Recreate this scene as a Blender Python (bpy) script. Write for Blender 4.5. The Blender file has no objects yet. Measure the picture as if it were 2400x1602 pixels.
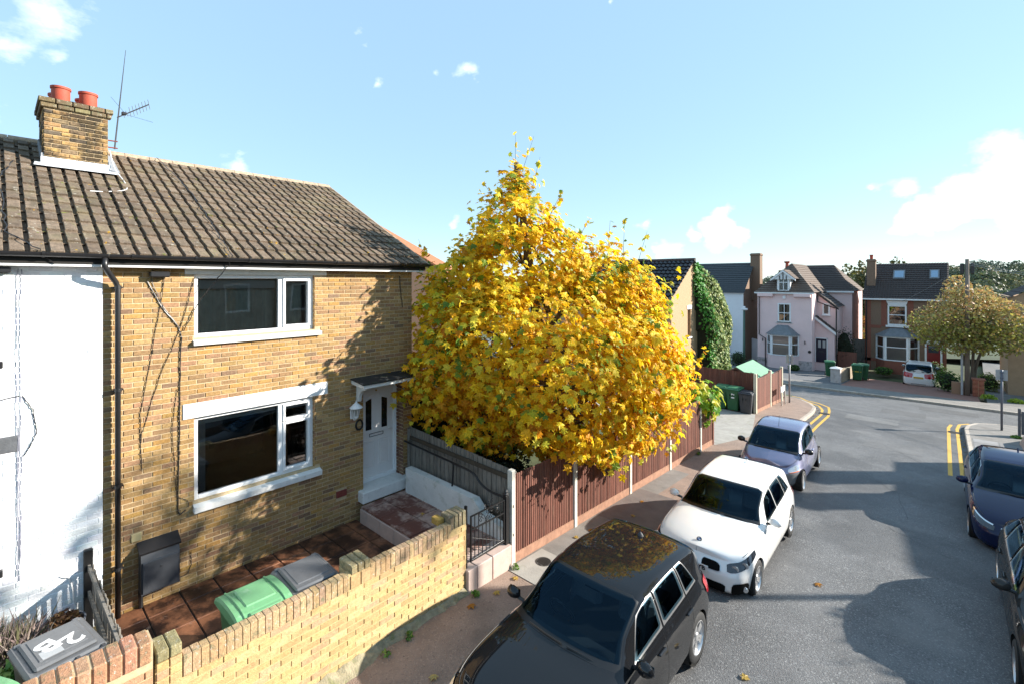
import bpy, math, random
from mathutils import Vector, Matrix
R = random.Random(7)
scn = bpy.context.scene
COL = scn.collection
PI = math.pi
# ---------------------------------------------------------------- camera
TH = math.atan(1012/1110.)
cam_d = bpy.data.cameras.new('camera'); cam = bpy.data.objects.new('camera', cam_d); COL.objects.link(cam)
CAM = Vector((0, 0, 4.9))
cam.location = CAM
cam.rotation_euler = (PI/2, 0, TH)
cam_d.sensor_width = 36; cam_d.lens = 1110/2400*36
cam_d.shift_y = -143/2400.
cam_d.clip_start = .1; cam_d.clip_end = 3000
scn.camera = cam
# ---------------------------------------------------------------- sky and sun
SUN = Vector((1.0, 1.0, .63)).normalized()
w = bpy.data.worlds.new('World'); scn.world = w; w.use_nodes = True
nt = w.node_tree; N = nt.nodes; L = nt.links
for n in list(N): N.remove(n)
out = N.new('ShaderNodeOutputWorld'); bg = N.new('ShaderNodeBackground'); sky = N.new('ShaderNodeTexSky')
sky.sky_type = 'NISHITA'; sky.sun_disc = False
sky.sun_elevation = math.asin(SUN.z); sky.sun_rotation = math.atan2(SUN.x, SUN.y)
sky.air_density = 1.0; sky.dust_density = .12; sky.ozone_density = 1.5; sky.altitude = 60
bg.inputs[1].default_value = .15
# clouds: a few real cumulus directions broken up by noise
tc = N.new('ShaderNodeTexCoord')
nz = N.new('ShaderNodeTexNoise'); nz.inputs['Scale'].default_value = 11; nz.inputs['Detail'].default_value = 8; nz.inputs['Roughness'].default_value = .62
mp = N.new('ShaderNodeMapping'); mp.inputs['Scale'].default_value = (1, 1, 1.9)
L.new(tc.outputs['Generated'], mp.inputs[0]); L.new(mp.outputs[0], nz.inputs['Vector'])
def mnode(op, a, b=None, clamp=False):
    n = N.new('ShaderNodeMath'); n.operation = op; n.use_clamp = clamp
    for i, v in enumerate((a, b)):
        if v is None: continue
        if isinstance(v, (int, float)): n.inputs[i].default_value = v
        else: L.new(v, n.inputs[i])
    return n.outputs[0]
def skydir(px, py):                      # direction of a cloud in the sky over the street
    d = Vector(((px-1200)/1110, -(py-658)/1110, -1))
    return (cam.rotation_euler.to_matrix() @ d).normalized()
CL = [(2390,430,.085,1.25),(2300,455,.068,1.25),(2220,490,.055,1.2),(2150,515,.04,1.1),(1690,540,.05,1.15),(1740,555,.035,1.1),(1630,550,.03,1.0),
      (560,375,.05,.62),(830,85,.03,.62),(860,115,.025,.58),(888,190,.024,.62),(1035,160,.022,.58),(1090,170,.032,.6),(1100,195,.02,.5),(120,45,.09,.62),(20,120,.06,.62),(150,140,.04,.6),
      (1080,525,.03,.75),(1510,510,.03,.7),(1555,590,.05,.8),(2050,445,.02,.62),(2110,450,.035,.75),(1430,5,.015,.6),
      (-700,300,.35,.8),(3300,420,.3,.9),(5200,100,.5,.8),(-2500,500,.4,.8)]
acc = None
dn = N.new('ShaderNodeTexNoise'); dn.inputs['Scale'].default_value = 16; dn.inputs['Detail'].default_value = 5; L.new(tc.outputs['Generated'], dn.inputs['Vector'])
dsub = N.new('ShaderNodeVectorMath'); dsub.operation = 'SUBTRACT'; dsub.inputs[1].default_value = (.5,.5,.5); L.new(dn.outputs['Color'], dsub.inputs[0])
dsc = N.new('ShaderNodeVectorMath'); dsc.operation = 'SCALE'; dsc.inputs['Scale'].default_value = .075; L.new(dsub.outputs[0], dsc.inputs[0])
dad = N.new('ShaderNodeVectorMath'); L.new(tc.outputs['Generated'], dad.inputs[0]); L.new(dsc.outputs[0], dad.inputs[1])
for px, py, rad, st in CL:
    vd = N.new('ShaderNodeVectorMath'); vd.operation = 'DISTANCE'
    L.new(dad.outputs[0], vd.inputs[0]); vd.inputs[1].default_value = skydir(px, py)
    m = mnode('MULTIPLY', mnode('SUBTRACT', 1, mnode('DIVIDE', vd.outputs['Value'], rad*1.25), True), st)
    acc = m if acc is None else mnode('MAXIMUM', acc, m)
msk = mnode('MULTIPLY', mnode('SUBTRACT', mnode('ADD', mnode('MULTIPLY', acc, 1.05), mnode('MULTIPLY', nz.outputs[0], 1.35)), 1.14), 1.9, True)
msk = mnode('MULTIPLY', msk, mnode('MULTIPLY', acc, 1.6, True), True)
mx = N.new('ShaderNodeMixRGB'); mx.inputs[2].default_value = (5.4, 5.5, 5.6, 1)
tint = N.new('ShaderNodeMixRGB'); tint.blend_type = 'MULTIPLY'; tint.inputs[0].default_value = 1; tint.inputs[2].default_value = (1.0, 1.0, .98, 1)
pale = N.new('ShaderNodeMixRGB'); pale.inputs[0].default_value = .74; pale.inputs[2].default_value = (1.42, 2.25, 3.0, 1)   # thin high haze veils the blue
L.new(sky.outputs[0], tint.inputs[1]); L.new(tint.outputs[0], pale.inputs[1]); L.new(msk, mx.inputs[0]); L.new(pale.outputs[0], mx.inputs[1]); L.new(mx.outputs[0], bg.inputs[0]); L.new(bg.outputs[0], out.inputs[0])
sl = bpy.data.lights.new('sun', 'SUN'); sun = bpy.data.objects.new('sun', sl); COL.objects.link(sun)
sl.energy = 4.95; sl.angle = math.radians(.53); sl.color = (1, .94, .84)
sun.rotation_euler = SUN.to_track_quat('Z', 'Y').to_euler(); sun.location = (20, 20, 30)
scn.view_settings.view_transform = 'Standard'; scn.view_settings.look = 'None'; scn.view_settings.exposure = 1.2; scn.view_settings.gamma = 1
scn.render.engine = 'CYCLES'
try:
    scn.cycles.max_bounces = 8; scn.cycles.transparent_max_bounces = 12
    scn.cycles.caustics_reflective = False; scn.cycles.caustics_refractive = False
except Exception: pass
# ---------------------------------------------------------------- materials
MATS = {}
def mat(name, base=(.5,.5,.5), rough=.6, metal=0., spec=.5, var=.12, scale=6., bump=0., bscale=40., vc=False, coat=0., dirt=None, dscale=3., damt=.5, dlo=.5, dhi=.62, stretch=(1,1,1), trans=0., emit=None, rnd=0., sheen=0.):
    """one procedural material: base colour x noise x per-piece tint, optional stains and relief"""
    if name in MATS: return MATS[name]
    m = bpy.data.materials.new(name); m.use_nodes = True
    t = m.node_tree; n = t.nodes; l = t.links
    b = n['Principled BSDF']
    b.inputs['Roughness'].default_value = rough; b.inputs['Metallic'].default_value = metal
    b.inputs['Specular IOR Level'].default_value = spec
    if coat: b.inputs['Coat Weight'].default_value = coat; b.inputs['Coat Roughness'].default_value = .03
    g = n.new('ShaderNodeNewGeometry'); mpn = n.new('ShaderNodeMapping'); mpn.inputs['Scale'].default_value = stretch
    l.new(g.outputs['Position'], mpn.inputs[0])
    colr = None
    rgb = n.new('ShaderNodeRGB'); rgb.outputs[0].default_value = (*base, 1); colr = rgb.outputs[0]
    if vc:
        at = n.new('ShaderNodeVertexColor'); at.layer_name = 'tint'
        mm = n.new('ShaderNodeMixRGB'); mm.blend_type = 'MULTIPLY'; mm.inputs[0].default_value = 1
        l.new(colr, mm.inputs[1]); l.new(at.outputs[0], mm.inputs[2]); colr = mm.outputs[0]
    if rnd:
        oi = n.new('ShaderNodeObjectInfo'); mr = n.new('ShaderNodeMapRange'); mr.inputs[3].default_value = 1-rnd; mr.inputs[4].default_value = 1+rnd
        l.new(oi.outputs['Random'], mr.inputs[0]); mm = n.new('ShaderNodeMixRGB'); mm.blend_type = 'MULTIPLY'; mm.inputs[0].default_value = 1
        l.new(colr, mm.inputs[1]); l.new(mr.outputs[0], mm.inputs[2]); colr = mm.outputs[0]
    if var:
        z = n.new('ShaderNodeTexNoise'); z.inputs['Scale'].default_value = scale; z.inputs['Detail'].default_value = 6; z.inputs['Roughness'].default_value = .65
        l.new(mpn.outputs[0], z.inputs['Vector'])
        mr = n.new('ShaderNodeMapRange'); mr.inputs[1].default_value = .3; mr.inputs[2].default_value = .7; mr.inputs[3].default_value = 1-var; mr.inputs[4].default_value = 1+var
        l.new(z.outputs[0], mr.inputs[0]); mm = n.new('ShaderNodeMixRGB'); mm.blend_type = 'MULTIPLY'; mm.inputs[0].default_value = 1
        l.new(colr, mm.inputs[1]); l.new(mr.outputs[0], mm.inputs[2]); colr = mm.outputs[0]
    for k, dd in enumerate(dirt or []):
        dc, ds, lo, hi, am = dd
        z = n.new('ShaderNodeTexNoise'); z.inputs['Scale'].default_value = ds; z.inputs['Detail'].default_value = 7; z.inputs['Roughness'].default_value = .68
        off = n.new('ShaderNodeVectorMath'); off.inputs[1].default_value = (13.7*(k+1), 5.1*k, 7.3); l.new(mpn.outputs[0], off.inputs[0]); l.new(off.outputs[0], z.inputs['Vector'])
        mr = n.new('ShaderNodeMapRange'); mr.inputs[1].default_value = lo; mr.inputs[2].default_value = hi; mr.inputs[3].default_value = 0; mr.inputs[4].default_value = am
        l.new(z.outputs[0], mr.inputs[0]); mm = n.new('ShaderNodeMixRGB'); l.new(mr.outputs[0], mm.inputs[0]); l.new(colr, mm.inputs[1]); mm.inputs[2].default_value = (*dc, 1); colr = mm.outputs[0]
    l.new(colr, b.inputs['Base Color'])
    if emit:
        b.inputs['Emission Color'].default_value = (*emit[:3], 1); b.inputs['Emission Strength'].default_value = emit[3]
    if trans:
        tr = n.new('ShaderNodeBsdfTranslucent'); l.new(colr, tr.inputs[0]); ms = n.new('ShaderNodeMixShader'); ms.inputs[0].default_value = trans
        l.new(b.outputs[0], ms.inputs[1]); l.new(tr.outputs[0], ms.inputs[2]); l.new(ms.outputs[0], n['Material Output'].inputs[0])
    if bump:
        z = n.new('ShaderNodeTexNoise'); z.inputs['Scale'].default_value = bscale; z.inputs['Detail'].default_value = 5; l.new(mpn.outputs[0], z.inputs['Vector'])
        bp = n.new('ShaderNodeBump'); bp.inputs['Strength'].default_value = bump; bp.inputs['Distance'].default_value = .02
        l.new(z.outputs[0], bp.inputs['Height']); l.new(bp.outputs[0], b.inputs['Normal'])
    MATS[name] = m
    return m
def glass_mat(name, tint=(.75,.82,.82), refl=1.5, dark=0., wav=.0, gc=(1,1,1)):
    m = bpy.data.materials.new(name); m.use_nodes = True; t = m.node_tree; n = t.nodes; l = t.links
    n.remove(n['Principled BSDF'])
    fr = n.new('ShaderNodeFresnel'); fr.inputs[0].default_value = refl
    tr = n.new('ShaderNodeBsdfTransparent'); tr.inputs[0].default_value = (*tint, 1)
    gl = n.new('ShaderNodeBsdfGlossy'); gl.inputs['Roughness'].default_value = .012; gl.inputs['Color'].default_value = (*gc, 1)
    ms = n.new('ShaderNodeMixShader'); l.new(fr.outputs[0], ms.inputs[0]); l.new(tr.outputs[0], ms.inputs[1]); l.new(gl.outputs[0], ms.inputs[2])
    if wav:
        g = n.new('ShaderNodeNewGeometry'); z = n.new('ShaderNodeTexNoise'); z.inputs['Scale'].default_value = 1.6; l.new(g.outputs['Position'], z.inputs['Vector'])
        bp = n.new('ShaderNodeBump'); bp.inputs['Strength'].default_value = wav; bp.inputs['Distance'].default_value = .03; l.new(z.outputs[0], bp.inputs['Height'])
        l.new(bp.outputs[0], gl.inputs['Normal']); l.new(bp.outputs[0], fr.inputs['Normal'])
    l.new(ms.outputs[0], n['Material Output'].inputs[0]); MATS[name] = m
    return m
# ---------------------------------------------------------------- mesh helpers
class MB:
    def __init__(s): s.v = []; s.f = []; s.c = []
    def add(s, vs, fs, col=None):
        o = len(s.v); s.v += [tuple(p) for p in vs]
        for f in fs: s.f.append(tuple(i+o for i in f)); s.c.append(col)
        return s
    def box(s, x0, x1, y0, y1, z0, z1, col=None, M=None):
        vs = [(x0,y0,z0),(x1,y0,z0),(x1,y1,z0),(x0,y1,z0),(x0,y0,z1),(x1,y0,z1),(x1,y1,z1),(x0,y1,z1)]
        if M is not None: vs = [M @ Vector(p) for p in vs]
        return s.add(vs, [(0,3,2,1),(4,5,6,7),(0,1,5,4),(1,2,6,5),(2,3,7,6),(3,0,4,7)], col)
    def bbox(s, x0, x1, y0, y1, z0, z1, b=.01, col=None, M=None):
        """box with chamfered edges"""
        b = min(b, (x1-x0)*.45, (y1-y0)*.45, (z1-z0)*.45)
        P = []
        for sx, sy, sz in [(a,c,d) for a in (0,1) for c in (0,1) for d in (0,1)]:
            X, Y, Z = (x1 if sx else x0), (y1 if sy else y0), (z1 if sz else z0)
            dx, dy, dz = (-b if sx else b), (-b if sy else b), (-b if sz else b)
            P += [(X, Y+dy, Z+dz), (X+dx, Y, Z+dz), (X+dx, Y+dy, Z)]
        def ix(sx, sy, sz, k): return (sx*4+sy*2+sz)*3+k
        F = []
        F += [(ix(0,0,0,0),ix(0,0,1,0),ix(0,1,1,0),ix(0,1,0,0)), (ix(1,0,0,0),ix(1,1,0,0),ix(1,1,1,0),ix(1,0,1,0))]
        F += [(ix(0,0,0,1),ix(1,0,0,1),ix(1,0,1,1),ix(0,0,1,1)), (ix(0,1,0,1),ix(0,1,1,1),ix(1,1,1,1),ix(1,1,0,1))]
        F += [(ix(0,0,0,2),ix(0,1,0,2),ix(1,1,0,2),ix(1,0,0,2)), (ix(0,0,1,2),ix(1,0,1,2),ix(1,1,1,2),ix(0,1,1,2))]
        for sx in (0,1):
            for sy in (0,1): F.append((ix(sx,sy,0,0),ix(sx,sy,0,1),ix(sx,sy,1,1),ix(sx,sy,1,0)) if sx==sy else (ix(sx,sy,0,1),ix(sx,sy,0,0),ix(sx,sy,1,0),ix(sx,sy,1,1)))
            for sz in (0,1): F.append((ix(sx,0,sz,2),ix(sx,0,sz,0),ix(sx,1,sz,0),ix(sx,1,sz,2)) if sx==sz else (ix(sx,0,sz,0),ix(sx,0,sz,2),ix(sx,1,sz,2),ix(sx,1,sz,0)))
        for sy in (0,1):
            for sz in (0,1): F.append((ix(0,sy,sz,1),ix(0,sy,sz,2),ix(1,sy,sz,2),ix(1,sy,sz,1)) if sy==sz else (ix(0,sy,sz,2),ix(0,sy,sz,1),ix(1,sy,sz,1),ix(1,sy,sz,2)))
        for sx in (0,1):
            for sy in (0,1):
                for sz in (0,1):
                    t = (ix(sx,sy,sz,0),ix(sx,sy,sz,1),ix(sx,sy,sz,2)); F.append(t if (sx+sy+sz)%2 else t[::-1])
        if M is not None: P = [M @ Vector(p) for p in P]
        return s.add(P, F, col)
    def tube(s, pts, r, n=8, col=None, caps=True):
        pts = [Vector(p) for p in pts]; rs = r if isinstance(r, (list, tuple)) else [r]*len(pts)
        vs = []; fs = []; up = None
        for i, p in enumerate(pts):
            d = (pts[min(i+1,len(pts)-1)]-pts[max(i-1,0)])
            if d.length < 1e-9: d = Vector((0,0,1))
            d.normalize()
            if up is None: up = Vector((0,0,1)) if abs(d.z) < .9 else Vector((1,0,0))
            a = d.cross(up).normalized(); b = a.cross(d).normalized(); up = b
            for k in range(n):
                t = 2*PI*k/n; vs.append(p+(a*math.cos(t)+b*math.sin(t))*rs[i])
        for i in range(len(pts)-1):
            for k in range(n): fs.append((i*n+k, i*n+(k+1)%n, (i+1)*n+(k+1)%n, (i+1)*n+k))
        if caps: fs.append(tuple(range(n))[::-1]); fs.append(tuple((len(pts)-1)*n+k for k in range(n)))
        return s.add(vs, fs, col)
    def lathe(s, prof, n=16, M=None, col=None, cap=True):
        """profile of (r,z), axis z"""
        vs = [(r*math.cos(2*PI*k/n), r*math.sin(2*PI*k/n), z) for r, z in prof for k in range(n)]
        if M is not None: vs = [M @ Vector(p) for p in vs]
        fs = [(i*n+k, i*n+(k+1)%n, (i+1)*n+(k+1)%n, (i+1)*n+k) for i in range(len(prof)-1) for k in range(n)]
        if cap: fs += [tuple(range(n))[::-1], tuple((len(prof)-1)*n+k for k in range(n))]
        return s.add(vs, fs, col)
    def prism(s, poly, d, col=None):
        """poly: list of 3D points (planar), extruded by vector d"""
        n = len(poly); d = Vector(d); vs = [Vector(p) for p in poly]+[Vector(p)+d for p in poly]
        fs = [tuple(range(n))[::-1], tuple(range(n, 2*n))]+[(i, (i+1)%n, n+(i+1)%n, n+i) for i in range(n)]
        return s.add(vs, fs, col)
    def grid(s, fn, us, vs_, col=None, flip=False):
        P = [fn(u, v) for u in us for v in vs_]; m = len(vs_)
        F = [(i*m+j, (i+1)*m+j, (i+1)*m+j+1, i*m+j+1) for i in range(len(us)-1) for j in range(m-1)]
        if flip: F = [f[::-1] for f in F]
        return s.add(P, F, col)
    def mesh(s, name, smooth=False, ang=None):
        me = bpy.data.meshes.new(name); me.from_pydata(s.v, [], s.f)
        if any(c is not None for c in s.c):
            a = me.color_attributes.new('tint', 'FLOAT_COLOR', 'CORNER'); buf = []
            for f, c in zip(s.f, s.c): buf += list((*(c or (1,1,1)), 1))*len(f)
            a.data.foreach_set('color', buf)
        if smooth:
            me.polygons.foreach_set('use_smooth', [True]*len(me.polygons))
            if ang: me.set_sharp_from_angle(angle=math.radians(ang))
        me.update()
        return me
    def obj(s, name, m, parent=None, smooth=False, ang=None, **kw):
        return link(name, s.mesh(name, smooth, ang), m, parent, **kw)
def link(name, me, m, parent=None, **kw):
    o = bpy.data.objects.new(name, me); COL.objects.link(o)
    if m is not None and not me.materials: me.materials.append(m)
    if parent is not None:
        o.parent = parent; o.matrix_parent_inverse = parent.matrix_world.inverted() if kw.pop('world', True) else Matrix()
    kw.pop('world', None)
    for k, v in kw.items(): o[k] = v
    return o
def thing(name, label, cat, loc=(0,0,0), rz=0, group=None):
    o = bpy.data.objects.new(name, None); COL.objects.link(o); o.location = loc; o.rotation_euler = (0,0,rz)
    o.matrix_world = Matrix.Translation(loc) @ Matrix.Rotation(rz, 4, 'Z')
    o.empty_display_size = .2
    o['label'] = label; o['category'] = cat
    if group: o['group'] = group
    return o
def tag(o, label, cat, group=None):
    o['label'] = label; o['category'] = cat
    if group: o['group'] = group
    return o
def copy_tree(o, M, label=None, parent=None):
    """copy a thing with its parts; meshes are shared, the copy is moved by matrix M"""
    c = o.copy(); COL.objects.link(c)
    if parent is None:
        c.matrix_world = M @ o.matrix_world
        if label: c['label'] = label
    else: c.parent = parent; c.matrix_parent_inverse = o.matrix_parent_inverse.copy()
    for ch in list(o.children): copy_tree(ch, M, None, c)
    return c
def jit(c, a=.08):
    k = 1+R.uniform(-a, a); return tuple(max(0, x*k*(1+R.uniform(-a*.3, a*.3))) for x in c)
# height of the pavement: the street falls away down the hill
SL = ((5,22,.039),(22,32,.062),(32,47,.085))
def pz(Y):
    z = -.05
    for a, b, m in SL:
        if Y > a: z -= m*(min(Y, b)-a)
    return z
# ================================================================ palette
M_brick = mat('stock_brick', (1,1,1), .85, var=.3, scale=26, bump=.35, bscale=110, vc=True, spec=.25)
M_mortar = mat('lime_mortar', (.52,.40,.25), .95, var=.18, scale=22, bump=.3, bscale=160, spec=.1)
M_wbrick = mat('garden_brick', (1,1,1), .9, var=.25, scale=30, bump=.4, bscale=90, vc=True, spec=.2, dirt=[((.2,.19,.13),9,.62,.72,.5)])
M_coping = mat('weathered_coping_brick', (1,1,1), .95, var=.3, scale=26, bump=.5, bscale=80, vc=True, spec=.15, dirt=[((.17,.17,.1),12,.53,.64,.8),((.62,.6,.54),30,.6,.66,.8)])
M_white = mat('white_paint', (.8,.8,.8), .45, var=.04, scale=4, bump=.05, bscale=20)
M_upvc = mat('white_upvc', (.82,.83,.84), .28, var=.02, scale=3)
M_oldwhite = mat('flaking_white_paint', (.74,.74,.72), .6, var=.08, scale=9, bump=.2, bscale=50, dirt=[((.3,.27,.22),14,.6,.7,.6)])
M_render = mat('white_painted_brickwork', (.84,.85,.87), .7, var=.03, scale=3, bump=.45, bscale=26, dirt=[((.22,.17,.12),30,.665,.72,.75)])
M_black = mat('black_plastic', (.018,.018,.02), .35, var=.1, scale=9)
M_blackiron = mat('black_painted_iron', (.012,.012,.013), .4, var=.2, scale=30, bump=.1, bscale=90)
M_tile = mat('weathered_roof_tile', (.165,.122,.088), .9, var=.35, scale=14, bump=.6, bscale=50, rnd=.24, spec=.2, dirt=[((.09,.075,.05),4,.5,.62,.6),((.4,.37,.31),13,.605,.655,.85),((.5,.28,.02),7,.655,.68,1.),((.17,.2,.03),6,.64,.68,1.),((.05,.045,.035),34,.57,.65,.6),((.25,.21,.12),1.3,.52,.66,.4)])
M_ridge = mat('buff_ridge_tile', (.40,.30,.21), .9, var=.25, scale=14, bump=.5, bscale=50, rnd=.1, dirt=[((.2,.15,.1),8,.52,.66,.6)])
M_roofdark = mat('roof_underlay', (.02,.018,.016), .9)
M_terra = mat('terracotta_slab', (.24,.10,.05), .5, var=.35, scale=5, bump=.25, bscale=40, rnd=.22, dirt=[((.03,.012,.008),1.5,.42,.54,.95),((.42,.3,.24),3.4,.62,.72,.6)])
M_slabgrout = mat('dark_joint_soil', (.03,.025,.02), .95)
M_porch = mat('porch_tile', (.38,.26,.215), .6, var=.2, scale=5, bump=.15, bscale=50, rnd=.15, dirt=[((.12,.03,.018),2.4,.44,.56,.9)])
M_dark = mat('dark_room', (.012,.012,.012), .9, var=0)
M_room = mat('room_wall', (.3,.3,.28), .9, var=.05)
M_room2 = mat('dim_room', (.09,.09,.085), .9, var=.3, scale=1.2)
M_blind = mat('pale_blind', (.55,.55,.5), .8, var=.03)
M_glass = glass_mat('window_glass', (.9,.93,.91), 2.1, wav=.05)
M_lead = mat('lead_flashing', (.72,.73,.75), .5, metal=.2, var=.15, scale=12, bump=.3, bscale=25)
M_pot = mat('red_clay_pot', (.42,.075,.04), .7, var=.12, scale=10, bump=.1)
M_bin_green = mat('green_bin_plastic', (.06,.19,.08), .42, var=.08, scale=7, bump=.06, bscale=60)
M_bin_pale = mat('pale_green_bin_lid', (.15,.36,.17), .4, var=.07, scale=7, bump=.06, bscale=60, dirt=[((.5,.6,.48),4,.6,.75,.45)])
M_bin_grey = mat('grey_bin_plastic', (.04,.042,.048), .4, var=.1, scale=7, bump=.06, bscale=60)
M_bin_lid = mat('grey_bin_lid', (.12,.124,.132), .38, var=.1, scale=9, bump=.06, bscale=60, dirt=[((.5,.5,.49),5,.63,.75,.5)])
M_wood_grey = mat('weathered_grey_board', (.2,.18,.155), .9, var=.3, scale=9, stretch=(6,6,.7), bump=.3, bscale=30, rnd=.15, dirt=[((.05,.045,.03),3,.52,.66,.7)])
M_wood_brown = mat('red_brown_stained_board', (.16,.06,.04), .75, var=.3, scale=8, stretch=(6,6,.6), bump=.3, bscale=30, rnd=.26, dirt=[((.27,.15,.1),3,.56,.68,.55),((.05,.025,.02),2,.55,.68,.5)])
M_gravelb = mat('stained_gravel_board', (.32,.17,.11), .85, var=.25, scale=9, bump=.3, bscale=60)
M_conc = mat('concrete_post', (.55,.52,.46), .85, var=.14, scale=10, bump=.25, bscale=60)
M_stone = mat('pink_painted_step', (.5,.38,.33), .75, var=.12, scale=6, bump=.2, bscale=50, dirt=[((.25,.17,.14),4,.58,.7,.5)])
M_road = mat('asphalt', (.118,.117,.119), .64, var=.25, scale=1.1, bump=.6, bscale=60, spec=.35, dirt=[((.40,.40,.395),40,.54,.62,.55),((.03,.03,.032),32,.555,.635,.6),((.2,.195,.19),.6,.52,.66,.5),((.06,.06,.062),.23,.53,.6,.5),((.095,.095,.098),.35,.5,.62,.5)])
M_pave = mat('pinkish_pavement_tarmac', (.265,.19,.15), .85, var=.2, scale=2.2, bump=.6, bscale=60, dirt=[((.42,.32,.26),38,.55,.64,.7),((.11,.08,.065),30,.57,.66,.75),((.17,.125,.1),1.1,.52,.64,.5)])
M_pavegrey = mat('grey_pavement_tarmac', (.2,.185,.17), .85, var=.2, scale=2.4, bump=.5, bscale=75, dirt=[((.34,.32,.3),100,.55,.66,.6),((.1,.09,.08),1.6,.5,.65,.5)])
M_kerb = mat('kerb_stone', (.42,.36,.30), .85, var=.2, scale=9, bump=.3, bscale=70, rnd=.1)
M_yellow = mat('worn_yellow_paint', (.62,.36,.055), .7, var=.12, scale=12, bump=.3, bscale=90, dirt=[((.16,.15,.14),26,.57,.66,.6)])
M_ground = mat('garden_soil_and_grass', (.07,.085,.035), .95, var=.35, scale=1.2, bump=.5, bscale=18)
M_redpave = mat('red_drive', (.26,.13,.10), .85, var=.2, scale=3, bump=.3, bscale=50)
M_concrete = mat('old_concrete', (.33,.31,.28), .9, var=.18, scale=3, bump=.35, bscale=60, dirt=[((.16,.17,.1),2.2,.56,.68,.6)])
BR = [(.37,.232,.098)]*8+[(.32,.195,.082)]*6+[(.40,.258,.115)]*5+[(.28,.17,.085)]*4+[(.22,.14,.085)]*2+[(.33,.19,.105)]*3+[(.39,.225,.075)]*3
BRW = [(.50,.345,.16)]*7+[(.53,.38,.19)]*5+[(.46,.31,.15)]*4+[(.42,.29,.17)]*1+[(.48,.31,.18)]*2
BRC = [(.42,.28,.15)]*4+[(.46,.32,.18)]*4+[(.37,.25,.16)]*2+[(.45,.3,.19)]*2
BRO = [(.44,.235,.14)]*3+[(.38,.2,.12)]*2+[(.46,.29,.17)]*2+[(.27,.19,.14)]
# ================================================================ ground, road and pavements
def strip(name, m, Ys, xl, xr, dz, nx=1, parent=None, skirt=0, **kw):
    b = MB()
    us = Ys; vs = [i/nx for i in range(nx+1)]
    b.grid(lambda y, v: (xl(y)+(xr(y)-xl(y))*v, y, pz(y)+dz), us, vs, flip=True)
    if skirt:
        for fx in (xl, xr):
            b.grid(lambda y, v: (fx(y), y, pz(y)+dz-skirt*v), us, [0, 1], flip=(fx is xr))
        for ye in (us[0], us[-1]):
            b.grid(lambda v, u: (xl(ye)+(xr(ye)-xl(ye))*u, ye, pz(ye)+dz-skirt*v), [0, 1], [0, 1])
    for f in range(len(b.f)):                      # all upward
        pass
    o = b.obj(name, m, parent)
    if parent is None: o['kind'] = 'structure'
    return o
def rng(a, b, st):
    n = max(1, round((b-a)/st)); return [a+(b-a)*i/n for i in range(n+1)]
def const(v): return lambda y: v
def lerp_pts(pts):
    def f(y):
        if y <= pts[0][0]: return pts[0][1]
        for (a, b), (c, d) in zip(pts, pts[1:]):
            if y <= c: return b+(d-b)*(y-a)/(c-a)
        return pts[-1][1]
    return f
gY = [-60,-10,0,5,10,16,22,27,32,37,42,47,60,90,140,220,400,900,2500]
def gzf(y): return pz(y)-.32-(0 if y < 60 else min(6, (y-60)*.06))
b = MB(); b.grid(lambda y, x: (x, y, gzf(y)), gY, [-2500,-300,-80,-30,-10,0,10,30,80,300,2500], flip=True)
o = b.obj('ground', M_ground); o['kind'] = 'structure'
strip('road', M_road, rng(-12, 36, 1.0), const(-45), const(45), -.12, 1, skirt=.1)
KL = lerp_pts([(-12,-4.2),(20,-4.2),(24.6,-4.25),(26,-4.42),(27,-4.85),(27.8,-5.6),(28.3,-6.6),(28.7,-8.5),(29.0,-14)])
KR = lerp_pts([(-12,2.45),(16.4,2.45),(17.6,.95),(18.4,.6),(26.4,.6),(27.6,.75),(28.3,1.15),(28.75,2.0),(29.0,6)])
YP = rng(-12, 24, 1)+rng(24.2, 29, .2)
pl = strip('pavement', M_pave, YP, lambda y: -6.0 if y < 27.6 else KL(y)-3, lambda y: KL(y)-.125, 0, 1, skirt=.3)
pr = strip('pavement', M_pavegrey, YP, lambda y: KR(y)+.125, const(45), 0, 1, skirt=.3)
pf = strip('pavement', M_pavegrey, rng(33.4, 36.4, .5), const(-45), const(45), 0, 1, skirt=.4)
# kerbs: single stones
def kerbs(path, parent, side, wid=.125, m=M_kerb):
    i = 0; acc = 0.
    pts = [Vector(p) for p in path]
    # resample at ~.9 m
    segs = []; cur = pts[0]; k = 1
    while k < len(pts):
        d = (pts[k]-cur).length
        if d < .9: k += 1; continue
        nxt = cur+(pts[k]-cur)*(.9/d); segs.append((cur, nxt)); cur = nxt
    for a, c in segs:
        d = (c-a); n = Vector((-d.y, d.x)).normalized()*side
        q = MB(); g = d.normalized()*.006
        za, zc = pz(a.y)+.004, pz(c.y)+.004
        A, C = a+g, c-g
        top = [(A.x,A.y,za-.012),(C.x,C.y,zc-.012),(C.x+n.x*.02,C.y+n.y*.02,zc),(C.x+n.x*wid,C.y+n.y*wid,zc),(A.x+n.x*wid,A.y+n.y*wid,za),(A.x+n.x*.02,A.y+n.y*.02,za)]
        bot = [(p[0],p[1],p[2]-.2) for p in (top[0], top[1], top[3], top[4])]
        q.add(top+bot, [(0,1,2,5),(5,2,3,4),(1,0,6,7),(0,5,4,9,6),(2,1,7,8,3),(4,3,8,9)])
        q.obj('kerb_stone', m, parent)
kerbs([Vector((KL(y), y)) for y in YP], pl, 1)
kerbs([Vector((KR(y), y)) for y in YP], pr, -1)
kerbs([Vector((x*1., 33.28)) for x in range(-18, 12)], pf, 1)
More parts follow.
